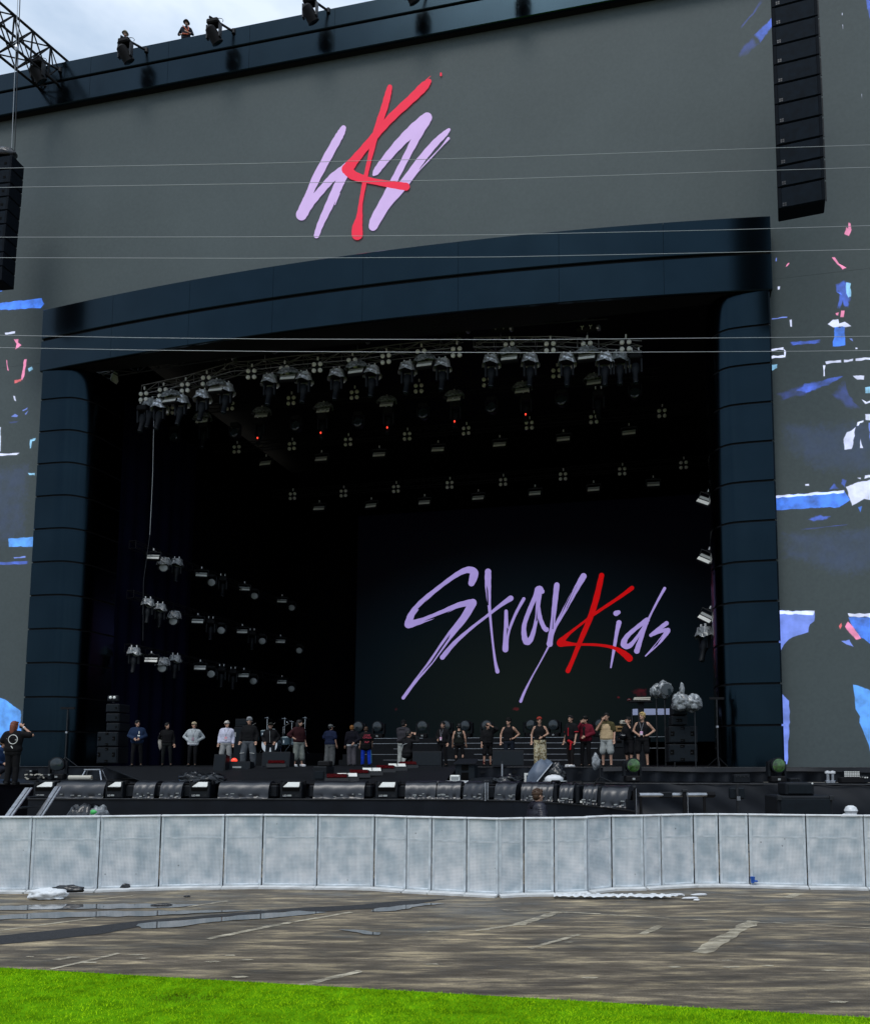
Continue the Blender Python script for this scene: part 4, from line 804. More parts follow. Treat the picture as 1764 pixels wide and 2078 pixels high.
# truss right behind the lintel
xs=[-12.6,-9,-5,-1,3,7,9.5]
truss('lighting_truss','dark curved truss just behind the lower edge of the lintel',[(x,arc(x,0,1.0,0,15.55)+1.25,19.95) for x in xs],.6,.62,.032,m='steel',step=1.1)
t=thing('wrapped_lamp','added white bundle for the bright sky seen behind the left end of the lintel','stage lamp',tuple(S(232,768,2.0)))  # invented bundle; its white stands for bright sky showing through the truss
obj('wrap',MB().blob((0,0,0),(.16,.14,.30),3,.3,12,8,False),M['whiteplastic'],t); obj('hook',MB().tube((0,0,.2),(-.25,.1,.55),.03,5),M['steel'],t)
a=S(150,748,1.6);b=S(228,765,2.6)
truss('side_truss','short bright lattice truss under the left end of the lintel',[a,b],.5,.42,.03,m='alu',step=.55)
# ------------------------------------------------------------------ lamps on arms in front of the fascia
def p_outrigger(label):
    t=thing('outrigger_lamp',label,'stage lamp',(0,0,0))       # origin on the fascia face, arm comes out towards the crowd
    e=Vector((-.45,-.80,-.12))
    obj('arm',MB().tube((0,0,0),tuple(e+Vector((-.15,-.15,.05))),.05,8).tube((.0,0,-.1),(.0,0,.1),.09,8),M['box'],t)
    b=obj('base',MB().box(tuple(e+Vector((0,0,-.16))),(.55,.42,.22),bev=.05),M['black'],t)
    obj('cable',MB().path([tuple(e+Vector((.3*math.cos(a)+.1,.05,-.05+.16*math.sin(a)))) for a in [PI*k/6-.4 for k in range(7)]],.012,4),M['black'],t)
    for s in(-1,1): obj('yoke_arm',MB().prism([tuple(e+Vector((s*.27,-.10,-.25))),tuple(e+Vector((s*.27,.10,-.25))),tuple(e+Vector((s*.27,.08,-.85))),tuple(e+Vector((s*.27,-.08,-.85)))],(s*.06,0,0)),M['steel'],t)
    R=Matrix.Rotation(math.radians(38),3,'X')@Matrix.Rotation(math.radians(-20),3,'Y')
    h=obj('head',MB().lathe([(.12,.36),(.22,.28),(.25,.05),(.245,-.22),(.26,-.30),(.235,-.31)],tuple(e+Vector((0,.0,-.72))),14,R=R),M['black'],t,True)
    obj('lens',MB().lathe([(0,-.335),(.15,-.33),(.232,-.312)],tuple(e+Vector((0,.0,-.72))),14,R=R),M['lens'],t)
    return t
PO=P(p_outrigger)
yf=lambda x:.22
for i,(u,v) in enumerate([(122,142),(297,102),(474,64),(666,22),(868,-18),(1075,-55)]):
    p=S(u,v,.22); l=['moving head lamp in front of the fascia beside the lattice boom','moving head lamp on an arm in front of the worker with hands at the waist','moving head lamp on an arm against the sky, right of both workers','moving head lamp on an arm cut by the top edge of the photo','lamp above the photo whose reflection shows in the fascia','second lamp above the top edge of the photo'][i]
    if PO[0] is None: PO[0]=PO[2](); t=PO[0]; t.location=st(p); t['label']=l
    else: t=dup(PO[0],p,0,l)
    t['group']='moving heads on arms along the fascia'
# ------------------------------------------------------------------ lattice boom at the top left
zt=S(137,124,.6).z
a0=S(137,124,.6); b0=loc(G(0,5,zt)); d0=(b0-a0); d0.z=0; n0=Vector((-d0.y,d0.x,0)).normalized(); far=a0+d0*1.5
zl=zt-1.45
def chordline(u,v):
    q=loc(G(u,v,zl)); return q
q1=chordline(0,73); q2=chordline(0,114)
dd=d0.normalized()
t=thing('lattice_boom','black lattice boom reaching out against the sky at the top left corner','truss',tuple(a0))
def rel(p): return Vector(p)-a0
def offs(q): r=q-a0; return r-dd*r.dot(dd)            # sideways offset of a chord from the first
o0=Vector((0,0,0)); o1=offs(q1); o2=offs(q2); o3=Vector((o2.x-o1.x,o2.y-o1.y,0))
Ln=d0.length*1.6; ofs=[o0,o1,o2,o3]
for o_ in ofs: obj('chord',MB().tube(o_-dd*.3,o_+dd*Ln,.06,8),M['black'],t)
nb=6
for i in range(nb):
    s0=Ln*i/nb; s1=Ln*(i+1)/nb
    for (a_,b_) in((0,1),(1,2),(2,3),(3,0)):
        A_,B_=ofs[a_],ofs[b_]
        obj('brace',MB().tube(A_+dd*s0,B_+dd*s0,.036,6),M['black'],t)
        if i%2: A_,B_=B_,A_
        obj('brace',MB().tube(A_+dd*s0,B_+dd*s1,.034,6),M['black'],t)
        if (a_,b_) in((0,1),(2,3)): obj('brace',MB().tube(B_+dd*s0,A_+dd*s1,.028,6),M['black'],t)
# ------------------------------------------------------------------ line arrays
def speaker_parts(t,wd,hg,dp,z0,ports):
    b=obj('cabinet',MB().box((0,dp/2,z0+hg/2),(wd,dp,hg-.03),bev=.02),M['box'],t)
    obj('grille',MB().box((0,-.012,z0+hg/2),(wd-.16,.03,hg-.10),bev=.01),M['grille'],b)
    for s in(-1,1): obj('side_plate',MB().box((s*(wd/2-.035),-.012,z0+hg/2),(.06,.035,hg-.06)),M['box'],b)
    return b
def array_speaker(name,label,top,dz,n,wd,hg,curve,rz,small=False):
    t=thing(name,label,'line array',top,rz)
    ang=0; p=Vector((0,0,0))
    for i in range(n):
        ang+=curve(i); R=Matrix.Rotation(ang,3,'X')
        q=p
        mb=MB(); mb.box(R@Vector((0,.35,-hg/2))+q,(wd,.7,hg-.02),R,bev=.03); b=obj('cabinet',mb,M['array'],t)
        obj('grille',MB().box(R@Vector((0,-.006,-hg/2))+q,(wd-.20,.03,hg-.07),R,bev=.012),M['arraygrille'],b)
        for s in(-1,1): obj('side_plate',MB().box(R@Vector((s*(wd/2-.05),-.008,-hg/2))+q,(.09,.04,hg-.05),R),M['array'],b)
        if small:
            mb=MB()
            for (x,z) in((-.28,.0),(.30,-.05),(0,.13),(0,-.15)):
                mb.box(R@Vector((x*wd,-.024,-hg/2+z*hg*1.6))+q,(.11,.012,.11),R)
            obj('port',mb,M['dark'],b)
        else:
            mb=MB()
            for x in(0,.065):
                for z in(0,.065): mb.box(R@Vector((-wd/2+.16+x,-.026,-hg+.09+z))+q,(.05,.008,.05),R)
            obj('badge',mb,M['steel'],b)
        if not small:
            obj('rigging_bar',MB().tube(R@Vector((wd/2+.03,.1,-.04))+q,R@Vector((wd/2+.03,.1,-hg+.04))+q,.02,6),M['steel'],b)
        p=p+R@Vector((0,0,-hg))
    return t
a=S(1615,0,-4); b=S(1631,432,-4)
array_speaker('line_array','tall black hanging line array of wide speaker cabinets at the right against the LED wall',(16.12,-3.7,b.z+.72*16+.33),0,16,1.42,.72,lambda i:(-.006 if i<9 else .012),math.radians(-6))
a=S(28,300,-2)
t=array_speaker('line_array','hanging black speaker array cut by the left edge of the photo',(-16.42,-2.1,28.3),0,9,1.5,.645,lambda i:-.012+(.0 if i<4 else .02),math.radians(4),True)
obj('top_wrap',MB().blob((.1,.25,.22),(.55,.35,.30),5,.35,16,10),M['bag'],t)
for k,(du,x0) in enumerate([(0,.42),(0,.62)]):
    obj('hanging_wire',MB().tube((x0-.05*k,.3,.3),(x0+.35-.1*k,-.3,7.5),.02 if k else .014,5),M['steel'] if k else M['wire'],t)
obj('shackle',MB().lathe([(.05,.0),(.09,.12),(.03,.28)],(.72,-.14,4.75),8),M['alu'],t)
# ------------------------------------------------------------------ flying camera wires across the whole front
for i,(pts,l) in enumerate([([(0,341),(507,331.5),(1014,319),(1471,303),(1764,293.6)],'topmost thin steel wire stretched across the emblem'),([(0,380),(507,372.6),(1014,363),(1471,348),(1764,339)],'second thin steel wire from the top, across the emblem'),
   ([(0,481),(507,480.4),(1014,476),(1471,466),(1764,457.5)],'third thin steel wire, touching the foot of the emblem'),([(0,522.6),(507,523.9),(1014,521),(1471,512),(1764,505.7)],'fourth thin steel wire, crossing the lintel'),
   ([(0,680),(280,685),(558,687.8),(1065,689),(1622,684),(1764,682)],'fifth wire, the upper of the pair below the lintel'),([(0,705),(280,710),(558,713),(1065,715.5),(1622,712.5),(1764,711)],'lowest wire, crossing the row of covered lamps')]):
    P_=[W(u,v,19) for u,v in pts]; d=P_[0]-P_[1]; e=P_[-1]-P_[-2]
    wire('steel_wire',l,[P_[0]+d*2]+P_+[P_[-1]+e*2],.0062,M['wire'],False)['group']='wires stretched across the stage front'
# ================================================================== STAGE FLOOR
def q1(x,y): return x*.25016,1420.2+y*.25016
def q2(x,y): return 441.3+x*.25016,1420.2+y*.25016
def q3(x,y): return 882.5+x*.25016,1394.8+y*.25016
def q4(x,y): return 1323.8+x*.2496,1369.4+y*.2496
def q5(x,y): return (1740+x/3.15)/1.9716,(3020+y/3.15)/1.9716
def depth(u,v,z): return G(u,v,z).y
def rect(cv,x0,x1,y0,y1,Y,z=None):
    """size and base point of an upright thing whose front shows as this rectangle at distance Y"""
    (u0,v0),(u1,v1)=cv(x0,y0),cv(x1,y1); p=W((u0+u1)/2,v1,Y); w_=(W(u1,v1,Y)-W(u0,v1,Y)).x; h_=W(u0,v0,Y).z-(p.z if z is None else z)
    p.z=p.z if z is None else z
    return p,w_,h_
ZD=2.102; ZT=1.665; ZL=1.305
FACE=-math.radians(4)
# broad steps behind the performers, risers with pale nosings
t=thing('stage_steps','broad black steps with pale nosings across the back of the stage','steps',(3.2,7.0,ZD))
for i in range(5):
    obj('step',MB().box((0,.45*i+1.2,.14+.27*i),(14.6,2.4-.0*i,.27)),M['deck'],t)
    ns=MB(); R_=random.Random(i); x=-7.2
    while x<7.0:
        l=R_.uniform(.8,2.4)
        if R_.random()<.62: ns.box((x+l/2,.45*i-.005,.262+.27*i),(l,.012,.018))
        x+=l
    obj('nosing',ns,M['alu'],t)
# ring shaped movers standing on the top step
def p_floor(label,lens='lens',sc=1):
    t=thing('floor_moving_head',label,'stage lamp',(0,0,0))
    obj('base',MB().box((0,0,.12),(.52,.42,.22),bev=.04),M['black'],t)
    for s in(-1,1): obj('yoke_arm',MB().prism([(s*.26,-.10,.22),(s*.26,.12,.22),(s*.26,.09,.74),(s*.26,-.07,.74)],(s*.075,0,0)),M['box'],t)
    h=obj('head',MB().lathe([(.14,.34),(.22,.28),(.255,.05),(.26,-.16),(.275,-.17),(.275,-.21),(.235,-.22)],(0,0,.60),18,'Y'),M['box'],t,True)
    obj('lens',MB().lathe([(0,-.245),(.12,-.240),(.232,-.222)],(0,0,.60),18,'Y'),M[lens],t,True)
    obj('panel_mark',MB().box((0,-.214,.12),(.10,.008,.07)),M['lampgrey'],t)
    return t
PF=[None]
pts=[q2(1305,285),q2(1660,285),q3(90,390),q3(255,380),q3(420,375),q3(770,372),q3(968,372),q3(1330,375),q2(1150,285)]
pts.sort(); steps=None
for i,(u,v) in enumerate(pts):
    p=S(u,v+2,9.4); p.z=ZD+1.36; l='ring fronted moving head on the top step, '+place(i,len(pts))
    if PF[0] is None: PF[0]=p_floor(l); tt=PF[0]; tt.location=st(p); tt.rotation_euler=(0,0,-A)
    else: tt=dup(PF[0],p,random.uniform(-.4,.4),l)
    tt['group']='moving heads along the top step'
# movers on the terraces
def p_green(l): return p_floor(l,'greenlens')
for cv,x,y0,y1,Y,l in [(q4,1004,690,870,24.6,'moving head with a green lens standing on the right platform before the column'),(q3,1595,572,735,25.2,'moving head with a green lens in front of the man in black shorts')]:
    u,v=cv(x,y1); p=W(u,v,Y); t=p_floor(l,'greenlens'); t.location=(p.x,p.y,ZT); t.scale=(.86,)*3; t.rotation_euler=(0,0,.15)
u,v=q1(468,640); p=W(u,v,28.4); t=dup(PF[0],(p.x,p.y,ZT),.2,'dark moving head standing on the left platform under the column',stage=False,scale=.9); t['group']='moving heads on the platforms'
# --- speaker stacks
def stack(label_fn,cv,cells,Y,group):
    for (x0,x1,y0,y1,kind,l) in cells:
        p,w_,h_=rect(cv,x0,x1,y0,y1,Y); t=thing('speaker_cabinet',l,'speaker',p,-.06,group,stage=False)
        obj('cabinet',MB().box((0,.4,h_/2),(w_,.8,h_-.02),bev=.02),M['box'],t)
        obj('grille',MB().box((0,-.008,h_/2),(w_-.07,.03,h_-.09),bev=.01),M['grille'],t)
        spots=[(.28*w_,h_*.5,.13*w_,.22*h_)] if kind=='top' else [(-.38*w_,h_*.55,.13*w_,.26*h_),(.32*w_,h_*.55,.13*w_,.26*h_),(-.02*w_,h_*.87,.15*w_,.14*h_),(-.02*w_,h_*.16,.15*w_,.14*h_)]
        if kind=='top2': spots=[(-.12*w_,h_*.5,.17*w_,.34*h_),(.08*w_,h_*.5,.17*w_,.34*h_)]
        for (x,z,a,b) in spots:
            o=obj('port',MB().box((x,-.026,z),(a,.012,b)),M['dark'],t); obj('badge',MB().box((x-.02,-.036,z-.01),(a*.5,.006,b*.18)),M['steel'],o)
stack(None,q1,[(778,952,382,518,'sub','lower subwoofer of the speaker stack beside the left column'),(782,955,258,380,'sub','upper subwoofer of the speaker stack beside the left column'),(858,966,184,254,'top','lowest of three small cabinets on the left speaker stack'),(856,966,106,180,'top','middle of three small cabinets on the left speaker stack'),(855,966,30,102,'top','topmost of three small cabinets on the left speaker stack')],31.5,'cabinets of the left speaker stack')
stack(None,q4,[(130,362,560,712,'plain','bottom cabinet of the speaker stack beside the right column'),(133,362,414,556,'sub','subwoofer of the speaker stack beside the right column'),(152,280,330,410,'top2','lower small cabinet on the right speaker stack'),(160,282,240,326,'top2','middle small cabinet on the right speaker stack'),(172,262,152,236,'plain','topmost small cabinet on the right speaker stack')],27.6,'cabinets of the right speaker stack')
p=W(*q1(920,22),31.6); t=thing('small_lamp','small lamp on top of the left speaker stack','stage lamp',p,0,stage=False)
obj('housing',MB().box((0,0,.16),(.42,.2,.24),bev=.04),M['box'],t); obj('bulb',MB().ell((-.07,-.12,.19),(.06,.03,.06),8,6).ell((.08,-.12,.19),(.06,.03,.06),8,6),M['lampwhite'],t); obj('bracket',MB().tube((0,0,0),(0,0,.06),.05,6),M['steel'],t)
# --- monitors and boxes on the deck
def wedge(name,label,cat,p,w_,h_,d_=.6,m='grille',rz=0,group=None,tilt=.18):
    t=thing(name,label,cat,p,rz,group,stage=False)
    obj('cabinet',MB().prism([(-w_/2,0,0),(-w_/2,d_,0),(-w_/2,d_,h_*.9),(-w_/2,tilt*h_*.9,h_)],(w_,0,0)),M['box'],t)
    mb=MB(); mb.prism([(-w_/2+.03,-.012,.04),(-w_/2+.03,-.012+tilt*h_*.86,h_-.05),(-w_/2+.03,.012+tilt*h_*.86,h_-.05),(-w_/2+.03,.012,.04)],(w_-.06,0,0)); obj('grille',mb,M[m],t)
    fixn(t.children[0]); fixn(t.children[1]); return t
for cv,x0,x1,y0,y1,Y,l in [(q2,355,580,420,546,29.5,'large flat stage monitor left of the man in maroon'),(q2,1578,1812,415,540,28.2,'large flat stage monitor beside the crouching cameraman'),(q3,464,717,508,640,27.2,'large flat stage monitor in front of the man in a black beanie')]:
    p,w_,h_=rect(cv,x0,x1,y0,y1,Y,None); wedge('stage_monitor',l,'monitor speaker',p,w_,h_,.7,group='big monitors on the stage deck')
p,w_,h_=rect(q2,80,258,498,585,28.3); t=wedge('stage_monitor','small wedge monitor with a red light on the ramp edge','monitor speaker',p,w_,h_,.5)
obj('label_strip',MB().box((-.05,-.02,h_*.45),(w_*.4,.012,.06)),M['lampgrey'],t)
p,w_,h_=rect(q2,-40,55,440,590,27.9); wedge('stage_monitor','upright dark box at the left of the red light','monitor speaker',p,w_,h_,.5)
p=W(*q2(135,492),28.6); t=thing('red_lamp','glowing red lamp on the wedge at the left of the stage','stage lamp',p,0,stage=False); obj('bulb',MB().ell((0,0,0),(.11,.08,.09),10,8),M['redlamp'],t); obj('holder',MB().box((0,.03,-.09),(.3,.12,.06)),M['black'],t)
p,w_,h_=rect(q2,760,880,540,675,23.3,1.72); t=thing('speaker_cabinet','tall black speaker box at the front of the ramp','speaker',p,-.2,stage=False)
obj('cabinet',MB().box((0,.3,h_/2),(w_,.55,h_),bev=.02),M['box'],t); obj('grille',MB().box((0,.012,h_*.45),(w_*.62,.03,h_*.5),bev=.01),M['grille'],t); obj('handle',MB().box((.05,.3,h_+.08),(.35,.3,.16),bev=.03),M['black'],t)
# --- bright strip lamps lying along the ramp edge
def p_strip(l,red):
    t=thing('floor_strip_lamp',l,'stage lamp',(0,0,0))
    obj('housing',MB().prism([(-.45,-.2,0),(-.45,.25,0),(-.45,.25,.30),(-.45,-.1,.17)],(.9,0,0)),M['box'],t); fixn(t.children[0])
    mb=MB(); mb.prism([(-.38,-.115,.185),(-.38,.21,.308),(-.38,.20,.325),(-.38,-.12,.202)],(.76,0,0)); obj('lens',mb,M['redlens' if red else 'lampwhite'],t); fixn(t.children[1])
    if not red: obj('divider',MB().box((0,.04,.262),(.02,.3,.11),Matrix.Rotation(.36,3,'X')),M['box'],t)
    return t
PRr=[None,None]
for i,(x,y,red_) in enumerate([(965,660,1),(1050,652,0),(1145,622,1),(1250,605,0),(1358,578,1),(1455,562,0),(1545,538,1),(475,545,1)]):
    u,v=q2(x,y); Y=23.2+(652-y)/110*4.4 if x>600 else 28.4; p=W(u,v,Y); z=1.72+(2.104-1.72)*min(1,max(0,(Y-23.0)/5.3)); p.z=max(z,ZT); k=1 if red_ else 0
    l=['red lensed','white'][1-k]+' strip lamp lying along the ramp edge, '+(place(i,7) if i<7 else 'alone at the far left')
    if PRr[k] is None: PRr[k]=p_strip(l,red_); tt=PRr[k]; tt.location=p; tt.rotation_euler=(0,0,.25); tt.scale=(.72,)*3
    else: tt=dup(PRr[k],p,.25,l,stage=False,scale=.72)
    tt['group']='strip lamps along the ramp'
# ------------------------------------------------------------------ the front row: strobes and covered monitors
def text_mesh(txt,size,m,parent,name='lettering',ext=.002,align='CENTER',mw=None):
    cu=bpy.data.curves.new('text','FONT'); cu.body=txt; cu.size=size; cu.align_x=align; cu.extrude=ext; cu.resolution_u=2; cu.space_line=.85
    to=bpy.data.objects.new('text',cu); C.objects.link(to); dg=bpy.context.evaluated_depsgraph_get()
    me=bpy.data.meshes.new_from_object(to.evaluated_get(dg)); bpy.data.objects.remove(to); bpy.data.curves.remove(cu)
    me.materials.clear(); me.materials.append(M[m]); o=bpy.data.objects.new(name,me); C.objects.link(o); o.parent=parent; o.rotation_euler=(PI/2,0,0); return o
def p_led(l):
    t=thing('front_strobe',l,'stage lamp',(0,0,0)); w_,h_=.64,.46
    obj('housing',MB().box((0,.22,h_/2-.10),(w_,.42,h_-.22),bev=.02).box((-w_/2+.035,.22,h_-.12),(.07,.40,.20)).box((w_/2-.035,.22,h_-.12),(.07,.40,.20)).box((0,.405,h_-.12),(w_-.15,.03,.20)),M['box'],t)
    mb=MB(); mb.prism([(-w_/2+.09,.02,h_-.155),(w_/2-.09,.02,h_-.155),(w_/2-.12,.36,h_-.045),(-w_/2+.12,.36,h_-.045)],(0,0,.02)); obj('light_panel',fixm(mb),M['lampwhite'],t)
    obj('recess',MB().box((0,.006,h_-.20),(w_-.14,.03,.10)),M['dark'],t)
    pl=obj('name_plate',MB().box((-.10,.008,.085),(.28,.02,.075)),M['dark'],t)
    tx=text_mesh('LED',.07,'white',pl); tx.location=(-.16,-.006,.062)
    obj('bar_mark',MB().box((-.03,-.004,.088),(.12,.006,.045)),M['lampgrey'],pl)
    obj('display',MB().box((.17,-.001,.085),(.03,.008,.06)).box((.215,-.001,.085),(.03,.008,.06)).box((.26,-.001,.085),(.02,.008,.06)),M['steel'],t)
    for s in(-1,1): obj('bracket',MB().box((s*(w_/2+.03),.2,h_-.04),(.05,.14,.12),bev=.02),M['black'],t)
    return t
def fixm(mb): return mb
def p_cover(l,w_):
    t=thing('covered_monitor',l,'monitor speaker',(0,0,0)); h_=.46
    obj('cabinet',MB().box((0,.30,.16),(w_-.06,.46,.30),bev=.02),M['box'],t)
    rows=[]; prof=[(.62,.40),(.50,.455),(.36,.47),(.22,.455),(.11,.41),(.04,.33),(.008,.22),(-.01,.12),(-.005,.05),(-.03,.012)]
    k=22
    for a,(y,z) in enumerate(prof):
        rows.append([(-w_/2+w_*i/k,y-.010*math.sin(i*.9+a)*(a>5)-.006*math.sin(i*2.1+a*2)*(a>6),z-.006*math.sin(i*.5+a*.4)*(0<i<k)) for i in range(k+1)])
    mb=MB(); mb.sheet(rows); obj('cover',mb,M['vinylcover'],t,True)
    for s in(-1,1): obj('side_cover',MB().poly([(s*w_/2,y,z) for y,z in prof]),M['vinylcover'],t)
    mb=MB(); R_=random.Random(int(w_*100))
    for _ in range(5): 
        x=R_.uniform(-.45,.45)*w_; mb.box((x,-.03,R_.uniform(.05,.15)),(R_.uniform(.03,.10),.006,R_.uniform(.012,.03)))
    obj('sticker',mb,M['lampgrey'],t); return t
PL_=[None]
leds=[(85,48),(228,40),(402,48),(588,51),(783,51)]
ledl=['strobe box nearest the stair at the left end of the front row','second strobe box from the left in the front row','strobe box below the heap of black bags in the front row','strobe box in the middle of the front row','rightmost plain strobe box in the front row']
cov=[(158,98),(289,42),(344,44),(492,102),(686,103),(852,62),(909,48),(960,45),(1024,46)]
covl=['wide covered monitor by the left stair','narrow covered monitor, fourth piece of the front row','narrow covered monitor left of the black bags','wide covered monitor right of the black bags','widest covered monitor in front of the tall speaker box','covered monitor right of the rightmost plain strobe','creased covered monitor below the grey box','dark covered monitor below the white table edge','dark covered monitor left of the puffer jacket man']
def liprow(u,v=1621):
    b=G(u,v,ZL); return b
def edge_at(u):                                   # point on the lip edge seen at column u
    us=[58,300,600,860,940,1040,1130,1220,1288]
    for i in range(len(us)-1):
        if u<=us[i+1] or i==len(us)-2:
            f=(u-us[i])/(us[i+1]-us[i]); p=lip[i].lerp(lip[i+1],f); d=lip[i+1]-lip[i]; return Vector((p.x,p.y+.05,ZL)),math.atan2(d.y,d.x)
for (u,w_),l in zip(leds,ledl):
    p,a=edge_at(u); s=w_*p.y/F/.74
    if PL_[0] is None: PL_[0]=p_led(l); tt=PL_[0]; tt.location=p; tt.rotation_euler=(0,0,a)
    else: tt=dup(PL_[0],p,a,l,stage=False)
    tt['group']='strobe boxes in the front row'; tt.scale=(s,1,1)
for (u,w_),l in zip(cov,covl):
    p,a=edge_at(u); t=p_cover(l,w_*p.y/F); t.location=p; t.rotation_euler=(0,0,a); t['group']='monitors under glossy covers in the front row'
for i,(u,w_,l) in enumerate([(1074,30,'black case at the left of the curved row of covered monitors'),(1106,30,'covered monitor behind the shoulder of the puffer jacket man'),(1150,26,'covered monitor right of the puffer jacket man'),(1199,26,'covered monitor in the middle of the curved row'),(1248,50,'long covered monitor at the right end of the curved row')]):
    p,a=edge_at(u); p.y+=.10; t=p_cover(l,w_*p.y/F*1.1); t.location=p; t.rotation_euler=(0,0,a*.3); t['group']='covered monitors on the curved corner'
for i,(u,l) in enumerate([(1127,'upright black end stop, left one on the curved row'),(1174,'upright black end stop, middle one on the curved row'),(1217,'upright black end stop, right one on the curved row')]):
    p,a=edge_at(u); t=thing('handle_plate',l,'equipment case',p,a*.3,'end stops on the curved row',stage=False)
    obj('plate',MB().box((0,.2,.22),(.10,.42,.44),bev=.04),M['box'],t); obj('handle',MB().path([(-.12,.02,.44),(-.10,.02,.52),(.10,.02,.52),(.12,.02,.44)],.02,6),M['black'],t); obj('label_dot',MB().box((.085,-.02,.06),(.05,.02,.05)),M['lampwhite'],t)
# gaps in the row filled with low black cases
for i,u in enumerate([196,257,316,372,545,634,738,812,881,936,990]):
    p,a=edge_at(u); t=thing('black_case','low black case in the gap of the front row, '+place(i,11),'equipment case',p+Vector((0,.12,0)),a,'cases between the front row lamps',stage=False)
    obj('body',MB().box((0,.25,.19),(.36,.4,.36),bev=.05),M['box'],t); obj('lid',MB().box((0,.25,.385),(.33,.36,.03),bev=.01),M['black'],t)
# ------------------------------------------------------------------ centre clutter
p,w_,h_=rect(q5,225,515,60,312,24.0,None); p.z=ZT; t=thing('equipment_box','dark grey box with a sloping lid in front of the sleeveless man','equipment case',p,-.1,stage=False)
h_=W(*q5(300,60),24.0).z-ZT
obj('body',MB().box((0,.4,h_*.40),(w_*.86,.7,h_*.8),bev=.02),M['grille'],t); mb=MB(); mb.prism([(-w_/2,-.02,h_*.80),(w_/2,-.02,h_*.80),(w_*.43,.7,h_),(-w_*.43,.7,h_)],(0,0,.03)); fixn(obj('lid',mb,M['box'],t)); obj('opening',MB().box((0,.045,h_*.66),(w_*.3,.02,h_*.22)),M['dark'],t); obj('vent',MB().box((0,.045,h_*.3),(w_*.3,.02,h_*.3)),M['dark'],t)
p=W(*q5(330,345),23.4); p.z=ZT; t=thing('table','low white table edge in front of the grey box','table',p,0,stage=False)
obj('table_top',MB().box((0,.2,.05),(1.35,.5,.06)),M['white'],t); 
for x in(-.62,.62): obj('leg',MB().box((x,.2,.015),(.06,.4,.03)),M['steel'],t)
p,w_,h_=rect(q5,182,302,246,318,23.3); t=thing('white_box','white frosted box standing on the white table edge','box',p+Vector((0,.1,0)),0,stage=False); p.z=ZT+.09
t.location=(p.x,p.y+.1,ZT+.082); obj('body',MB().box((0,.15,h_/2),(w_,.3,h_),bev=.02),M['lampwhite'],t); obj('panel',MB().box((0,-.006,h_*.45),(w_*.8,.02,h_*.6)),M['lampgrey'],t)
p=W(*q5(690,325),23.4); t=thing('round_case','flat round dark case lying behind the covered monitors','equipment case',(p.x,p.y,ZT),0,stage=False)
obj('body',MB().lathe([(.0,.0),(.55,.0),(.60,.04),(.60,.10),(.5,.16),(0,.19)],(0,0,0),20),M['box'],t,True); obj('rim',MB().lathe([(.61,.05),(.63,.06),(.63,.08),(.61,.09)],(0,0,0),20),M['steel'],t)
p=W(*q5(1380,300),23.0); t=thing('tarpaulin','grey blue tarpaulin thrown over a tall case in front of the camouflage trousers','tarpaulin',(p.x,p.y,ZT),.2,stage=False)
mb=MB(); rows=[]
for k in range(12):
    f=k/11; z=.66*(1-f)**.75*(1-.0*f); rr=.10+.30*min(1,f*1.6)**.6+.03*f
    rows.append([(rr*1.0*math.cos(a)*(1+.10*f*math.sin(6*a+1)+.06*math.sin(3*a+f*4))+.05*(1-f),.3+rr*.8*math.sin(a)*(1+.10*f*math.sin(5*a)),z+.05*math.sin(2*a+.6)*(1-f)+.02*math.sin(7*a)*f*(1-f)*4) for a in [2*PI*i/36 for i in range(37)]])
mb.sheet(rows); mb.poly(rows[0][:-1]); obj('cloth',mb,M['tarp'],t,True); obj('case',MB().box((0,.3,.2),(.4,.4,.38)),M['box'],t)
p,w_,h_=rect(q5,1282,1535,150,345,22.6); t=thing('equipment_bag','black bag with a pale diagonal strap leaning in front of the tarpaulin','bag',(p.x,p.y,ZT),0,stage=False)
hh=.52; obj('body',MB().prism([(-w_/2,0,0),(w_/2,0,0),(w_/2,0,hh),(w_*.3,0,hh+.06),(-w_*.5,0,.06)],(0,.4,0)),M['box'],t); obj('strap',MB().tube((-w_/2,-.01,.08),(w_*.24,-.01,hh+.05),.022,6),M['alu'],t); obj('handle',MB().path([(-.1,-.02,.20),(.0,-.03,.16),(.14,-.03,.16),(.24,-.02,.22)],.02,6),M['steel'],t); fixn(t.children[0])
p=W(*q5(1208,312),23.6); t=thing('white_box','small white open box left of the tarpaulin','box',(p.x,p.y,ZT),0,stage=False); obj('frame',MB().box((0,.1,.27),(.40,.25,.06)).box((-.17,.1,.12),(.06,.25,.24)).box((0,.18,.12),(.40,.05,.24)),M['lampwhite'],t); obj('base',MB().box((0,.1,.01),(.40,.25,.02)),M['box'],t)
for cv,x,y,Y,l,seed,sz in [(q1,1570,685,22.8,'heap of shiny black bags on the platform above the front row, left heap',21,(.36,.28,.20)),(q1,1720,685,22.8,'heap of shiny black bags on the platform above the front row, right heap',22,(.30,.28,.18)),(q3,990,745,22.4,'shiny black bag right of the tarpaulin',23,(.20,.2,.34)),(q3,590,700,22.9,'dark heap of cables and cases below the big monitor',24,(.40,.25,.16))]:
    p=W(*cv(x,y),Y); t=thing('black_bag',l,'bag',(p.x,p.y,ZT),0,'black bags on the platform',stage=False); obj('bag_body',MB().blob((0,0,sz[2]*.55),sz,seed,.6,20,12),M['bag'],t); obj('tie',MB().blob((.05,0,sz[2]*1.35),(.07,.07,.09),seed+5,.4,8,6),M['bag'],t)
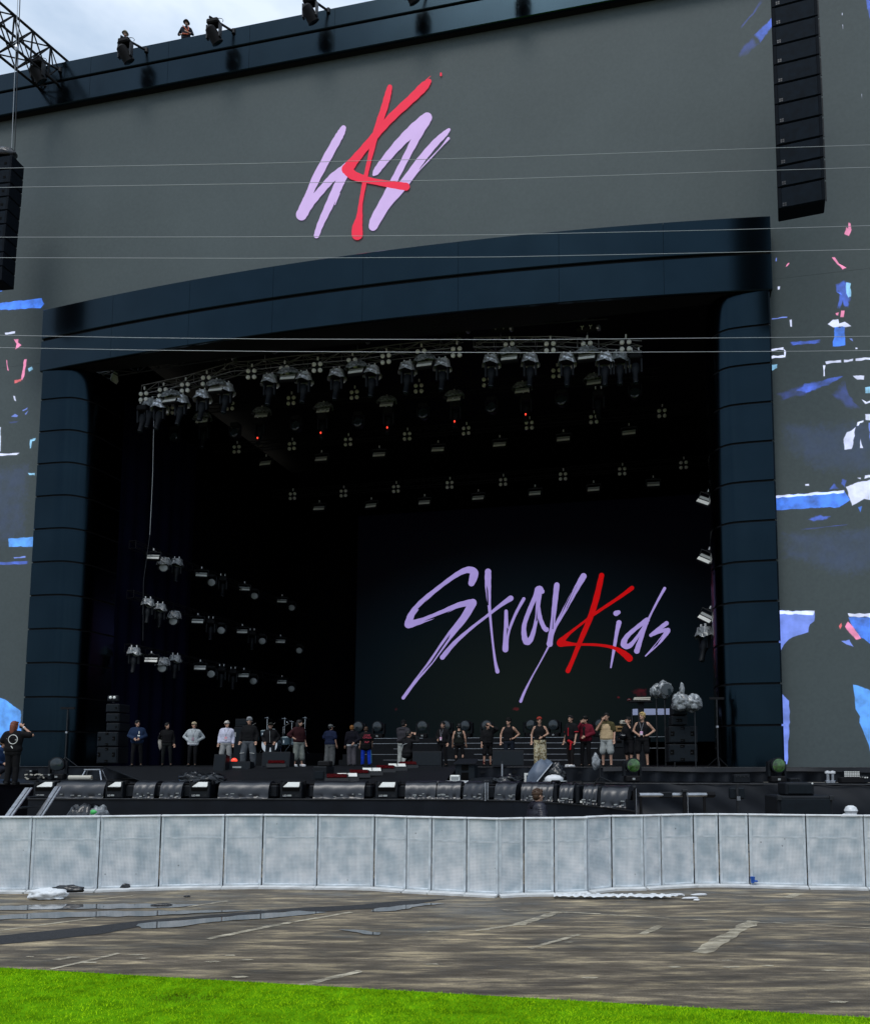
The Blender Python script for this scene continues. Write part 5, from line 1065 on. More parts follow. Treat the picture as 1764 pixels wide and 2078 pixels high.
p=W(*q3(965,790),21.6); t=thing('baseball_cap','white cap lying on the covered monitors','cap',(p.x,p.y+.2,ZL+.47),0,stage=False); obj('crown',MB().blob((0,0,.05),(.24,.2,.12),6,.2,14,8),M['white'],t); obj('brim',MB().lathe([(.0,.02),(.30,.015),(.33,.0)],(.03,-.02,0),14),M['lampgrey'],t)
# steel poles standing in the row
for i,(u,v0,v1,Y,l) in enumerate([(984,1588,1625,21.2,'left slim chrome pole among the covered monitors'),(989,1588,1625,21.3,'right slim chrome pole among the covered monitors'),(1018,1550,1588,22.8,'pale pole in front of the big monitor'),(1284,1600,1655,18.6,'thick black pole at the end of the curved row'),(1389,1607,1662,19.5,'black pole carrying the end of the pale handrail')]):
    a=W(u,v1,Y); b=W(u,v0,Y); t=thing('pole',l,'pole',a,0,None,stage=False); r=.05 if i>2 else .022
    obj('tube',MB().tube((0,0,0),(0,0,b.z-a.z),r,8),M['black' if i>2 else 'alu'],t); obj('cap',MB().box((0,0,b.z-a.z+.03),(r*2.6,r*2.6,.06),bev=.01),M['steel'],t)
    if i>2: obj('edge_strip',MB().tube((r*1.3,-.03,0),(r*1.3,-.03,b.z-a.z),.012,5),M['alu'],t)
a=W(1296,1613,19.2); b=W(1432,1612.5,19.8); t=thing('handrail','pale horizontal handrail pipe at the right of the thrust','handrail',a,0,None,stage=False)
e=b-a; obj('pipe',MB().tube((0,0,0),e,.05,10),M['alu'],t); obj('clamp',MB().box(e*.38,(.32,.14,.14),bev=.02),M['box'],t); obj('end_cap',MB().tube(e,e*1.12,.07,8),M['black'],t)
for k in(.02,.97): obj('post',MB().tube(e*k,(e*k).to_2d().to_3d()-Vector((0,0,a.z)),.035,6),M['black'],t)
# right side
p,w_,h_=rect(q4,1020,1465,985,1185,17.2); hz=W(*q4(1100,985),17.2).z; t=thing('subwoofer','big black subwoofer behind the barrier at the right','speaker',(p.x,p.y,0),-.03,stage=False)
obj('cabinet',MB().box((0,.5,hz/2),(w_,1.0,hz),bev=.03),M['box'],t); obj('grille',MB().box((0,-.01,hz/2),(w_-.12,.03,hz-.12),bev=.01),M['grille'],t)
for s in(-1,1): obj('corner',MB().box((s*(w_/2-.03),-.015,hz-.04),(.09,.06,.10),bev=.01),M['steel'],t)
p2,w2,h2=rect(q4,1088,1320,880,985,17.35); t=thing('speaker_cabinet','small black cabinet on top of the big subwoofer at the right','speaker',(p2.x,p2.y,hz+.003),-.03,stage=False)
obj('cabinet',MB().box((0,.35,h2/2),(w2,.6,h2),bev=.03),M['box'],t); obj('grille',MB().box((0,.045,h2/2),(w2-.1,.03,h2-.08),bev=.01),M['grille'],t); obj('status_lamp',MB().ell((w2*.42,.03,h2*.93),(.02,.02,.02),6,4),M['lampwhite'],t)
p,w_,h_=rect(q4,630,750,918,1010,20.0); t=thing('monitor_stand','flat black speaker on a thin pole in front of the right skirt','speaker',(p.x,p.y,0),0,stage=False)
obj('cabinet',MB().box((0,.1,p.z+h_/2),(w_,.2,h_),bev=.03),M['grille'],t); obj('pole',MB().tube((-.02,-.03,.0),(-.02,-.03,p.z+h_*1.3),.03,8),M['steel'],t); obj('clamp',MB().box((0,-.03,p.z+.02),(.08,.1,.10)),M['alu'],t)
for k in range(3): obj('foot',MB().tube((-.02,-.03,.25),(-.02+.45*math.cos(k*2.1),-.03+.45*math.sin(k*2.1),.02),.018,5),M['steel'],t)
p=W(*q4(1612,1190),16.2); zt_=W(*q4(1612,1062),16.2).z; t=thing('taped_post','short black post with a white taped top behind the barrier','post',(p.x,p.y,0),0,stage=False)
obj('tube',MB().tube((0,0,0),(0,0,zt_-.1),.10,12),M['black'],t); obj('tape',MB().lathe([(.105,zt_-.24),(.12,zt_-.20),(.105,zt_-.15),(.13,zt_-.10),(.10,zt_-.03),(.05,zt_)],(0,0,0),14),M['whiteplastic'],t); obj('tape_end',MB().blob((-.14,0,zt_-.25),(.06,.03,.09),2,.3,8,6,False),M['whiteplastic'],t)
p,w_,h_=rect(q4,1552,1685,780,832,24.2); t=thing('led_panel_lamp','small LED panel lamp full of white dots on the right platform','stage lamp',(p.x,p.y,ZT),0,stage=False); zb=p.z-ZT
obj('housing',MB().box((0,.06,zb+h_/2),(w_,.1,h_),bev=.01),M['box'],t); obj('base',MB().box((0,.1,zb/2),(w_*1.4,.3,zb),bev=.02),M['black'],t)
for i in range(9):
    for j in range(4): obj('diode',MB().box((-w_*.42+w_*.105*i,.005,zb+h_*(.16+.225*j)),(w_*.075,.012,h_*.16)),M['lampwhite'],t)
for i,(x0,x1,y0,y1,l) in enumerate([(660,792,800,868,'black box with dark ports on the right platform, leftmost'),(1115,1195,820,860,'small black box right of the green lensed lamp'),(1675,1752,824,882,'black box with pale knobs at the right edge of the platform')]):
    p,w_,h_=rect(q4,x0,x1,y0,y1,24.3); t=thing('control_box',l,'equipment case',(p.x,p.y,ZT),0,'small boxes on the right platform',stage=False); h_=max(.14,h_)
    obj('body',MB().box((0,.15,h_/2),(w_,.3,h_),bev=.02),M['box'],t); mb=MB()
    for k in range(4): mb.tube((-w_*.36+w_*.24*k,-.01,h_*.75),(-w_*.36+w_*.24*k,-.03,h_*.75),.022,6)
    obj('knob',mb,M['steel' if i<2 else 'lampwhite'],t)
for i,x in enumerate([1422,1462]):
    p=W(*q4(x,872),24.4); t=thing('small_fixture',['left','right'][i]+' of two little silver capped fixtures on the right platform','stage lamp',(p.x,p.y,ZT),0,'little silver fixtures',stage=False)
    obj('body',MB().lathe([(.09,0),(.09,.06),(.05,.08),(.05,.26)],(0,0,0),10),M['alu'],t); obj('cap',MB().lathe([(.06,.26),(.085,.28),(.08,.34),(0,.36)],(0,0,0),10),M['white'],t)
# left platform bits
for x0,x1,y0,y1,l in [(196,256,566,648,'upright black box at the feet of the photographer'),(330,410,600,648,'low black box left of the moving head on the left platform')]:
    p,w_,h_=rect(q1,x0,x1,y0,y1,28.0); t=thing('control_box',l,'equipment case',(p.x,p.y,ZT),0,'boxes on the left platform',stage=False); obj('body',MB().box((0,.2,h_/2),(w_,.35,h_),bev=.02),M['box'],t); obj('latch',MB().box((w_*.3,.01,h_*.9),(.06,.03,.05)),M['lampgrey'],t)
p=W(*q1(648,645),27.6); t=thing('paper_roll','cream roll of paper lying on the left platform','roll',(p.x,p.y,ZT),0,stage=False); obj('roll',MB().tube((-.37,0,.085),(.37,.05,.085),.085,12),M['paper'],t); obj('core',MB().tube((.37,.05,.085),(.385,.052,.085),.03,8),M['wood'],t)
p=W(*q1(745,645),27.8); t=thing('step_stool','small pale folding stool on the left platform','stool',(p.x,p.y,ZT),0,stage=False)
obj('seat',MB().box((0,.1,.36),(.55,.25,.035)),M['alu'],t)
for x,y in((-1,-.08),(1,-.08),(-1,.28),(1,.28)): obj('leg',MB().tube((x*.24,.1+(y-.1)*.4,.35),(x*.36,y,0),.022,6),M['alu'],t)
p=W(*q1(285,640),27.9); t=thing('cable_heap','small heap of pale connectors on the left platform','cable',(p.x,p.y,ZT),0,stage=False)
mb=MB()
for k in range(9): mb.box((random.uniform(-.28,.28),random.uniform(-.1,.1),.04+random.uniform(0,.16)),(.09,.05,.04),Matrix.Rotation(random.uniform(-.6,.6),3,'Y'))
obj('connector',mb,M['paper'],t); obj('lead',MB().path([(.35*math.cos(k),.12*math.sin(k*1.3),.03+.01*k) for k in range(9)],.015,5),M['black'],t)
# T-topped tripod stands beside both columns
for u,v0,v1,Y,l in [(132,1437,1550,30.6,'slim black stand with a T bar in front of the left column'),(1456,1417,1549,28.6,'slim black stand with a T bar beside the right column')]:
    a=W(u,v1,Y); zt_=W(u,v0,Y).z-ZD; t=thing('light_stand',l,'stand',(a.x,a.y,ZD),0,'T bar stands by the columns',stage=False)
    obj('pole',MB().tube((0,0,0),(0,0,zt_),.028,8),M['steel'],t); obj('cross_bar',MB().box((0,0,zt_),(.52,.06,.08)),M['black'],t); obj('joint',MB().tube((0,0,zt_*.57),(0,0,zt_*.60),.05,8),M['alu'],t)
    for k in range(3): obj('foot',MB().tube((0,0,.35),(.4*math.cos(k*2.1+.4),.4*math.sin(k*2.1+.4),.02),.02,6),M['steel'],t)
p=W(*q3(1335,745),24.9); t=thing('microphone_stand','thin black stand topped with a pale plastic bag','stand',(p.x,p.y,ZT),0,stage=False)
h_=W(*q3(1335,600),24.9).z-ZT
obj('pole',MB().tube((0,0,0),(0,0,h_),.018,8),M['steel'],t); obj('bag',MB().blob((-.12,0,h_*.98),(.11,.09,.22),8,.5,12,8,False),M['plastic'],t)
for k in range(3): obj('foot',MB().tube((0,0,.16),(.36*math.cos(k*2.1),.36*math.sin(k*2.1),.015),.016,6),M['steel'],t)
# ------------------------------------------------------------------ drum kit, amplifier, keyboards, wrapped percussion
c=W(*q2(415,270),40.0); RZD=2.9
t=thing('drum_riser','black riser carrying the drum kit','riser',(c.x,c.y,ZD),-A,stage=False); obj('platform',MB().box((0,.8,.3),(4.4,2.6,.6)),M['deck'],t); obj('edge_trim',MB().box((0,-.51,.59),(4.4,.02,.02)),M['steel'],t)
zb=ZD+.60; t=thing('drum_kit','drum kit with pale shells, chrome stands and cymbals on a riser','drum kit',(c.x,c.y+.2,zb),-A,stage=False)
obj('bass_drum',MB().tube((0,0,.42),(0,.45,.42),.40,20),M['drumshell'],t); d=t.children[0]; obj('drum_head',MB().tube((0,-.012,.42),(0,-.004,.42),.38,20),M['drumhead'],d); obj('hoop',MB().lathe([(.39,-.03),(.42,-.03),(.42,.03),(.39,.03)],(0,.0,.42),20,'Y'),M['chrome'],d)
for x,y,z,r,h in [(-.35,.1,1.0,.18,.24),(.05,.1,1.05,.18,.24),(.75,.25,.62,.24,.34),(1.25,.3,.62,.24,.34),(-.95,.35,.72,.19,.16),(-1.4,.2,.9,.17,.22),(1.7,.1,.95,.17,.22)]:
    dr=obj('tom',MB().tube((x,y,z-h/2),(x,y-.05,z+h/2),r,14),M['drumshell'],t); obj('drum_head',MB().tube((x,y-.05,z+h/2),(x,y-.052,z+h/2+.01),r*.96,14),M['drumhead'],dr)
    obj('lug',MB().path([(x+r*1.03*math.cos(a),y+r*1.03*math.sin(a),z) for a in (0,0)],.01,4).box((x,y-r-.01,z),(.05,.03,h*.8)),M['chrome'],dr)
for x,y,z,r in [(-1.1,.1,1.55,.28),(-.5,.6,1.75,.26),(.45,.6,1.7,.28),(1.1,.1,1.5,.27),(1.65,.4,1.72,.24),(-1.7,.3,1.62,.22),(-.9,-.1,1.15,.20)]:
    cy=obj('cymbal',MB().lathe([(0,.03),(.05,.02),(r,-.02),(r,-.026),(0,.01)],(x,y,z),16,R=Matrix.Rotation(random.uniform(-.35,-.1),3,'X')),M['chrome'],t); obj('stand',MB().tube((x,y,z+.08),(x,y,.3),.016,6).path([(x,y,.5),(x-.28,y-.2,0)],.014,5).path([(x,y,.5),(x+.28,y-.15,0)],.014,5).path([(x,y,.5),(x,y+.3,0)],.014,5),M['chrome'],cy)
for x in(-.2,.6,1.4,-1.25): obj('hardware',MB().tube((x,-.05,0),(x+.1,.0,1.3),.018,6).tube((x+.1,0,1.3),(x+.35,.2,1.5),.014,6),M['chrome'],t)
p,w_,h_=rect(q2,122,232,150,408,36.5); t=thing('amplifier','tall black amplifier with a head unit behind the man in the striped beanie','amplifier',(p.x,p.y,ZD),-A,stage=False); h_=W(*q2(150,150),36.5).z-ZD
obj('cabinet',MB().box((0,.3,h_*.41),(w_,.6,h_*.82),bev=.02),M['box'],t); obj('grille',MB().box((0,-.01,h_*.41),(w_-.1,.02,h_*.74)),M['grille'],t); hd=obj('head_unit',MB().box((0,.3,h_*.91),(w_*.96,.5,h_*.17),bev=.02),M['box'],t); obj('control_panel',MB().box((0,.04,h_*.92),(w_*.85,.012,h_*.09)),M['grille'],hd); obj('name_plate',MB().box((-w_*.38,-.03,h_*.66),(.10,.012,.2)),M['lampgrey'],t)
p=W(*q4(20,300),31.5); t=thing('keyboard_table','table under a pale lilac cloth beside the right speaker stack','table',(p.x-.1,p.y,ZD),-A,stage=False); zt_=p.z-ZD
obj('table_top',MB().box((0,.3,zt_),(1.7,.6,.05)),M['box'],t); obj('cloth',MB().box((0,-.02,zt_-.0),(1.55,.02,.24)),M['screenlaptop'],t)
for x in(-.8,.8): obj('leg',MB().box((x,.3,zt_/2-.02),(.05,.5,zt_-.04)),M['steel'],t)
p=W(1299,1425,30.4); t=thing('keyboard_stand','tall stand with a tray of pale papers behind the blond man','stand',(p.x,p.y,ZD),-A,stage=False); zt_=p.z-ZD
obj('pole',MB().box((0,.1,zt_/2),(.22,.2,zt_)),M['box'],t); obj('tray',MB().box((0,0,zt_+.02),(.85,.4,.06),bev=.02),M['black'],t); obj('paper',MB().box((0.05,-.05,zt_+.10),(.62,.3,.05),Matrix.Rotation(.03,3,'Y')).box((.07,-.02,zt_+.16),(.6,.28,.04)),M['paper'],t); obj('red_cap',MB().blob((-.42,-.1,zt_+.08),(.10,.08,.07),3,.2,8,6),M['redlens'],t)
for i,(u,v,r,Y,l,sq) in enumerate([(1331,1403,.26,28.6,'plastic wrapped lamp on a stand, left of the wrapped pair beside the right stack',1),(1348,1400,.34,28.4,'larger plastic wrapped lamp on a stand above the lilac cloth',1)]):
    p=W(u,v,Y); t=thing('wrapped_lamp',l,'stage lamp',(p.x,p.y,ZD),0,'plastic wrapped lamps on stands',stage=False); obj('wrap',MB().blob((0,0,p.z-ZD),(r*.75,r*.6,r*.8),30+i,.5,16,10,False),M['plastic'],t); obj('pole',MB().tube((0,.05,0),(0,.05,p.z-ZD),.03,8),M['steel'],t); obj('lens',MB().lathe([(0,-r*.74),(r*.6,-r*.72),(r*.62,-r*.6)],(.03,0,p.z-ZD),14,'Y'),M['lens'],t)
p=W(1387,1425,27.2); t=thing('wrapped_camera','camera wrapped in crumpled clear plastic on a thin stand before the right stack','camera',(p.x,p.y,ZD),0,stage=False); z=p.z-ZD
obj('wrap',MB().blob((-.12,0,z),(.24,.2,.25),41,.6,18,12,False).blob((.30,0,z-.03),(.27,.2,.25),42,.6,18,12,False).blob((-.06,0,z+.42),(.08,.08,.24),43,.3,12,8,False),M['plastic'],t); obj('pole',MB().tube((.35,0,0),(.35,0,z),.022,8).tube((-.1,0,z),(-.06,0,z+.6),.05,8),M['steel'],t)
# stack of amps behind blond man
for i,(cv,x0,x1,y0,y1,Y,l) in enumerate([(q3,1452,1545,312,360,31.5,'brown wooden case behind the man in black shorts'),(q3,1450,1530,398,490,31.5,'dark rack case below the brown wooden case'),(q3,1505,1560,266,296,31.4,'pale flat boxes on top of the brown wooden case')]):
    p,w_,h_=rect(cv,x0,x1,y0,y1,Y); t=thing('equipment_box',l,'equipment case',p,0,None,stage=False); obj('body',MB().box((0,.2,h_/2),(w_,.4,h_),bev=.02),M[['wood','box','paper'][i]],t); obj('handle',MB().box((0,-.012,h_*.55),(w_*.5,.02,h_*.2)),M['dark'],t)
# ------------------------------------------------------------------ stair and rubbish at the left
a1=W(51,1598,20.8); b1=W(9,1656,19.6); t=thing('steel_stair','steel stair with pale stringers climbing to the left platform','stair',(a1.x,a1.y,0),0,stage=False)
s1=Vector((b1.x-a1.x,b1.y-a1.y,0)); e0_=Vector((0,0,a1.z)); e1_=s1+Vector((0,0,b1.z)); sl_d=(e1_-e0_); e2_=e0_+sl_d*(a1.z/(a1.z-b1.z))
for off_ in (Vector((0,0,0)),Vector((.25,.9,0))): obj('stringer',MB().prism([e0_+off_,e0_+off_+Vector((.10,0,0)),e2_+off_+Vector((.10,0,0)),e2_+off_],(0,.05,.0)).prism([e0_+off_+Vector((.14,-.02,0)),e0_+off_+Vector((.19,-.02,0)),e2_+off_+Vector((.19,-.02,0)),e2_+off_+Vector((.14,-.02,0))],(0,.05,0)),M['alu'],t)
for k in range(1,7): q=e0_.lerp(e2_,k/7); obj('tread',MB().box((q.x+.12,q.y+.45,q.z),(.28,.85,.03)),M['steel'],t)
p=W(*q1(720,940),15.9); t=thing('rubbish_bag','heap of shiny black rubbish bags with a bright green scrap behind the barrier','bag',(p.x,p.y,0),0,stage=False); zz=W(*q1(720,842),15.9).z
obj('bag_body',MB().blob((0,0,zz*.66),(.24,.3,zz*.26),51,.4,22,14).blob((-.24,.1,zz*.66),(.20,.25,zz*.28),52,.4,18,12).blob((-.08,.15,zz*.72),(.26,.3,zz*.25),54,.4,18,12).box((0,.1,zz*.27),(.6,.5,zz*.54)),M['bag'],t); obj('clear_wrap',MB().blob((.24,-.1,zz*.78),(.17,.18,zz*.17),53,.6,14,10,False),M['plastic'],t); obj('scrap',MB().blob((.22,-.25,zz*.90),(.07,.04,.05),7,.4,8,6,False),M['green'],t)
# ------------------------------------------------------------------ crowd barrier
bt=[z1(60,545),z1(165,545),z1(570,538),z1(930,526),z1(1308,520),z1(1535,517),z2(95,521),z2(430,526),z2(620,541),z2(768,549),z2(975,560),z2(1165,570),z2(1315,562),z2(1495,560),z2(1690,553),z3(75,556),z3(222,540),z3(415,536),z3(520,528),z3(715,518),z3(865,517),z3(1045,520),z3(1393,530),z3(1742,537)]
tp=[z1(200,95),z1(200,95),z1(590,97),z1(950,97),z1(1325,98),z1(1550,98),z2(100,98),z2(435,98),z2(612,99),z2(772,100),z2(953,100),z2(1160,104),z2(1315,106),z2(1500,108),z2(1665,108),z3(60,112),z3(218,113),z3(400,117),z3(515,120),z3(680,122),z3(865,126),z3(1035,130),z3(1380,133),z3(1740,139)]
BP=[Vector((G(u,v,0).x,G(u,v,0).y,0)) for u,v in bt][1:]; TPv=[tp_[1] for tp_ in tp][1:]
first=BP[0]; BP=[first+Vector((-2.2,.0,0)),first+Vector((-1.08,.0,0))]+BP+[BP[-1]+Vector((1.1,.02,0)),BP[-1]+Vector((2.2,.05,0))]
BZ=1.32
extra={2:'below the black rubbish bags',0:'at the left edge of the photo'}
names=['just beyond the left edge of the photo','cut by the left edge of the photo','behind the crumpled white bag, left of the rubbish heap','under the heap of rubbish bags','above the black scrap of cloth','left of the first narrow panel','narrow, the first narrow panel from the left','wide, in front of the middle strobe box','wide, with a black dot and a faint cross scratch','narrow, first of the bent middle group','narrow, second of the bent middle group','narrow, third of the bent middle group','at the forward corner where the row bends','narrow, just left of the puffer jacket man','in front of the puffer jacket man','bright, with a horizontal crease, right of the puffer jacket man','thin strip beside the creased bright panel','narrow, above the crumpled white sheet','narrow, above the right end of the crumpled sheet','narrow and pale below the handrail','pale, with dark runs at its foot','very pale, left of the blue cup','wide, right of the blue cup','with a brown smear, under the subwoofer','cut by the right edge of the photo','just beyond the right edge of the photo']
for i,(a,b) in enumerate(zip(BP[:-1],BP[1:])):
    d=b-a; L_=d.length; rz=math.atan2(d.y,d.x)
    if L_<.03: continue
    t=thing('barrier_panel','galvanised crowd barrier panel '+names[min(i,len(names)-1)],'barrier',a,rz,'crowd barrier panels',stage=False)
    g=.006
    obj('sheet',MB().box((L_/2,.03,BZ/2+.02),(L_-2*g-.02,.02,BZ-.10)),M['barrier'],t)
    for x in(g+.028,L_-g-.028): obj('stile',MB().box((x,.026,BZ/2),(.045,.034,BZ-.02),bev=.004),M['barrier_frame'],t)
    obj('top_rail',MB().box((L_/2,.025,BZ-.005),(L_-2*g,.075,.034),bev=.01),M['barrier_top'],t)
    obj('bottom_rail',MB().box((L_/2,.018,.045),(L_-2*g-.10,.04,.07),bev=.006),M['barrier_frame'],t)
    obj('mid_rail',MB().box((L_/2,.035,BZ*.69),(L_-2*g-.11,.036,.03)),M['barrier_frame'],t)
    f=obj('foot_plate',MB().prism([(g,-.15,.022),(L_-g,-.15,.022),(L_-g,-.02,.05),(g,-.02,.05),],(0,0,-.04)).box((L_/2,-.155,.02),(L_-2*g,.02,.036)),M['barrier_foot'],t); fixn(f)
    obj('brace',MB().tube((L_/2,.06,1.1),(L_/2,.95,.05),.025,6).box((L_/2,.5,.04),(L_-.06,.9,.03)),M['steel'],t)
# rubbish at the foot of the barrier
c=G(*z1(285,585),0); t=thing('plastic_bag','crumpled white plastic bag at the foot of the barrier on the left','bag',c,0,stage=False); obj('bag_body',MB().blob((0,0,.075),(.30,.15,.11),61,.6,22,12),M['whiteplastic'],t); obj('dark_fold',MB().blob((.22,.16,.13),(.26,.06,.07),62,.5,12,8),M['bag'],t)
for x,y,s,l,sd in [(735,533,(.08,.03,.07),'black scrap of cloth stuck at the barrier foot',3),(950,624,(.15,.03,.025),'dark twisted stick lying in the puddle',4),(1100,572,(.05,.02,.015),'tiny dark scrap on the wet asphalt before the barrier',5)]:
    c=G(*z1(x,y),0); t=thing('litter',l,'litter',c,.2,stage=False); obj('scrap',MB().blob((0,0,s[2]*.5+.005),s,sd,.5,10,7),M['bag'],t)
c=G(*z3(1057,521),0); t=thing('cup','crushed blue plastic cup by the barrier foot at the right','cup',(c.x,c.y-.06,.08),0,stage=False); obj('cup_body',MB().lathe([(.03,0),(.045,.10),(.048,.11),(.04,.105),(.025,.02)],(0,0,0),10),M['blueplastic'],t); obj('crushed_rim',MB().blob((.05,-.02,.03),(.04,.03,.02),3,.4,8,6),M['blueplastic'],t)
c=G(*z3(260,590),0); t=thing('plastic_sheet','long crumpled white plastic sheet lying at the foot of the barrier','plastic sheet',(c.x,c.y,.02),-.02,stage=False)
rows=[]
for j in range(7):
    r=[]
    for i in range(44):
        x=-1.1+2.2*i/43; w_=(.24-.05*math.sin(i*.35))*(1 if i<36 else (44-i)/9)
        r.append((x,-w_*.5+w_*j/6+.02*math.sin(i*.8+j),.012+.035*abs(math.sin(i*.9+j*1.1))*abs(math.sin(j*.6+.3))+.012*math.sin(i*2.3+j*2)+.008))
    rows.append(r)
obj('sheet_body',MB().sheet(rows),M['whiteplastic'],t,True)
for i,(x,y) in enumerate([(690,598),(740,577),(600,577),(725,609)]):
    c=G(*z3(x,y),0); t=thing('paper_scrap','white scrap on the asphalt right of the crumpled sheet, '+place([2,3,0,1].index(i) if False else i,4),'litter',(c.x,c.y,.015),.2,'white scraps by the barrier',stage=False); obj('scrap',MB().blob((0,0,.01),(.13 if i<3 else .05,.03,.02),70+i,.4,10,6),M['white'],t)
# ================================================================== PEOPLE
BAKE=[]
def grow(name,mb,m,parent,vox):
    o=obj(name,mb,m,parent,True); md=o.modifiers.new('skin','REMESH'); md.mode='VOXEL'; md.voxel_size=vox; md.use_smooth_shade=True
    s=o.modifiers.new('soft','SMOOTH'); s.factor=.5; s.iterations=2 if vox<.014 else 3
    BAKE.append(o); return o
ARM={'down':((.25,.03,1.14),(.27,-.05,.90)),'hips':((.36,.14,1.17),(.19,-.06,1.02)),'pockets':((.32,.11,1.16),(.235,-.10,.97)),'face':((.27,-.20,1.20),(.07,-.19,1.50)),
 'head':((.31,-.26,1.50),(.02,-.22,1.66)),'camera':((.46,-.05,1.36),(.15,-.20,1.60)),'belly':((.29,.02,1.16),(.10,-.22,1.04)),'side':((.29,.03,1.15),(.29,-.08,.92)),'bag':((.27,-.05,1.15),(.20,-.24,1.05)),'back':((.30,.14,1.15),(.10,.16,1.0))}
def person(label,u,vtop,h=1.76,feet=ZD,Y=None,face=0,arms=('down','down'),top=(.01,.01,.012),sleeve='long',bottom=(.01,.01,.012),legs='long',baggy=.0,hair='black',hat=None,hatc=(.01,.01,.01),shoes=(.012,.012,.012),crouch=0,hem=None,long_hair=False,stride=.0,head_turn=0,wide=1.0,lean=0,extras=None,topw=0,curly=False,hide_face=False):
    R0_=random.Random(int(u*13)); stride=stride or R0_.uniform(-.05,.05); head_turn=head_turn or R0_.uniform(-.45,.45); wide=wide*R0_.uniform(.85,1.3)
    if Y is None: Y=(h-(EYE-feet))*F/(1545-vtop)
    x=W(u,1545,Y).x
    t=thing('person',label,'person',(x,Y,feet),face,None,stage=False); s=h/1.75; t.scale=(s*1.0,s*1.0,s); t.rotation_euler=(R0_.uniform(-.02,.025),R0_.uniform(-.025,.025),face)
    dz=-.46*crouch; V=lambda p,d=dz: Vector((p[0],p[1]+(0 if not crouch else (p[2]-.9)*-.12*crouch)+lean*(p[2]-.95 if p[2]>.95 else 0),p[2]+d))
    body=MB(); shirt=MB(); pants=MB()
    pel=V((0,0,.95)); wa=V((0,-.005,1.10)); ch=V((0,0,1.30)); nk=V((0,.01,1.46)); hd=V((0,-.025,1.625))
    tor=[((-.085,.0,.95),(.085,.0,.95),.105),((-.07,-.005,1.08),(.07,-.005,1.08),.10),((-.10,0,1.25),(.10,0,1.25),.108),((-.145,.01,1.385),(.145,.01,1.385),.068)]
    for i,(a,b,r) in enumerate(tor):
        body.cap(V(a),V(b),r)
        if i<3: 
            a2,b2,r2=tor[i+1]
            for f in(.33,.66): body.cap(V(a).lerp(V(a2),f),V(b).lerp(V(b2),f),r+(r2-r)*f)
    body.cap(V((0,.015,1.40)),V((0,-.01,1.56)),.058,.052)
    # head with brow, jaw, nose, ears
    HR=Matrix.Rotation(head_turn,3,'Z'); hv=lambda p: hd+HR@Vector(p)
    body.ell(hd+Vector((0,.012,.03)),(.078,.098,.095),14,10,HR); body.ell(hv((0,-.018,-.04)),(.060,.072,.080),12,8,HR); body.cap(hv((0,-.088,.012)),hv((0,-.106,-.026)),.011,.016); body.ell(hv((0,-.072,-.085)),(.030,.026,.024),8,6)
    for sx in(-1,1): body.ell(hv((sx*.080,.01,-.005)),(.014,.022,.034),8,6)
    SH=[]
    for sx,arm in zip((-1,1),arms):
        S_=V((sx*.185,.01,1.385)); e,w_=ARM[arm]; E_=V((sx*e[0],e[1],e[2])); W_=V((sx*w_[0],w_[1],w_[2]))
        body.cap(S_,E_,.052,.041); body.cap(E_,W_,.041,.028)
        f=(W_-E_).normalized()
        if arm in('hips','pockets'): f=(Vector((-sx*.45,-.35,-.6))).normalized() if arm=='pockets' else Vector((-sx*.8,-.35,-.25)).normalized()
        if arm in('face','camera'): f=(f+Vector((-sx*.3,0,.3))).normalized()
        sd_=f.cross(Vector((0,1,.2))).normalized(); up=f.cross(sd_).normalized()
        pa=W_+f*.075; body.cap(W_,pa,.026,.034); body.cap(W_+f*.05-sd_*.022,W_+f*.08-sd_*.022,.018); body.cap(W_+f*.05+sd_*.022,W_+f*.08+sd_*.022,.018)
        for k,ln_ in enumerate((.062,.075,.07,.055)):
            b0=W_+f*.095+sd_*(-.033+.022*k); m_=b0+f*ln_*.6; q=m_+(f*.75+up*.5*(1 if arm in('down','side') else .8)).normalized()*ln_*.5; body.cap(b0-f*.02,m_,.0105,.0095,8); body.cap(m_,q,.0095,.008,8)
        b0=W_+f*.03-sd_*.032*sx*(1); m_=b0+(f*.6-sd_*sx*.8).normalized()*.045; body.cap(b0,m_,.013,.011,8); body.cap(m_,m_+(f*.95-sd_*sx*.3).normalized()*.035,.011,.009,8)
        SH.append((S_,E_,W_,sx))
    LG=[]
    for sx in(-1,1):
        st_=stride*sx
        hp=V((sx*.092,0,.93)); 
        if crouch: kn=Vector((sx*.14,-.34*crouch,.46+.04*sx)); an=Vector((sx*.13,.03-.12*sx,.09))
        else: kn=Vector((sx*.105*wide,-.02-st_*.5,.50)); an=Vector((sx*.115*wide,.02-st_,.09))
        body.cap(hp,kn,.083,.055); body.cap(kn,an,.055,.036)
        cv_=kn.lerp(an,.28); body.ell(cv_+Vector((0,.022,0)),(.05,.05,.12),10,8)
        body.cap(an,an+Vector((sx*.02,-.13,-.055)),.034,.026)
        LG.append((hp,kn,an,sx))
        if shoes:
            sh=MB().cap(an+Vector((0,.04,-.045)),an+Vector((sx*.022,-.15,-.05)),.053,.047).box(an+Vector((sx*.01,-.055,-.078)),(.085,.27,.022),bev=.008); obj('shoe',sh,cloth(*shoes),t,True)
    bd=grow('body',body,SKIN,t,.0125)
    # ---- clothes
    hz=hem if hem is not None else .90
    ad=.020+topw
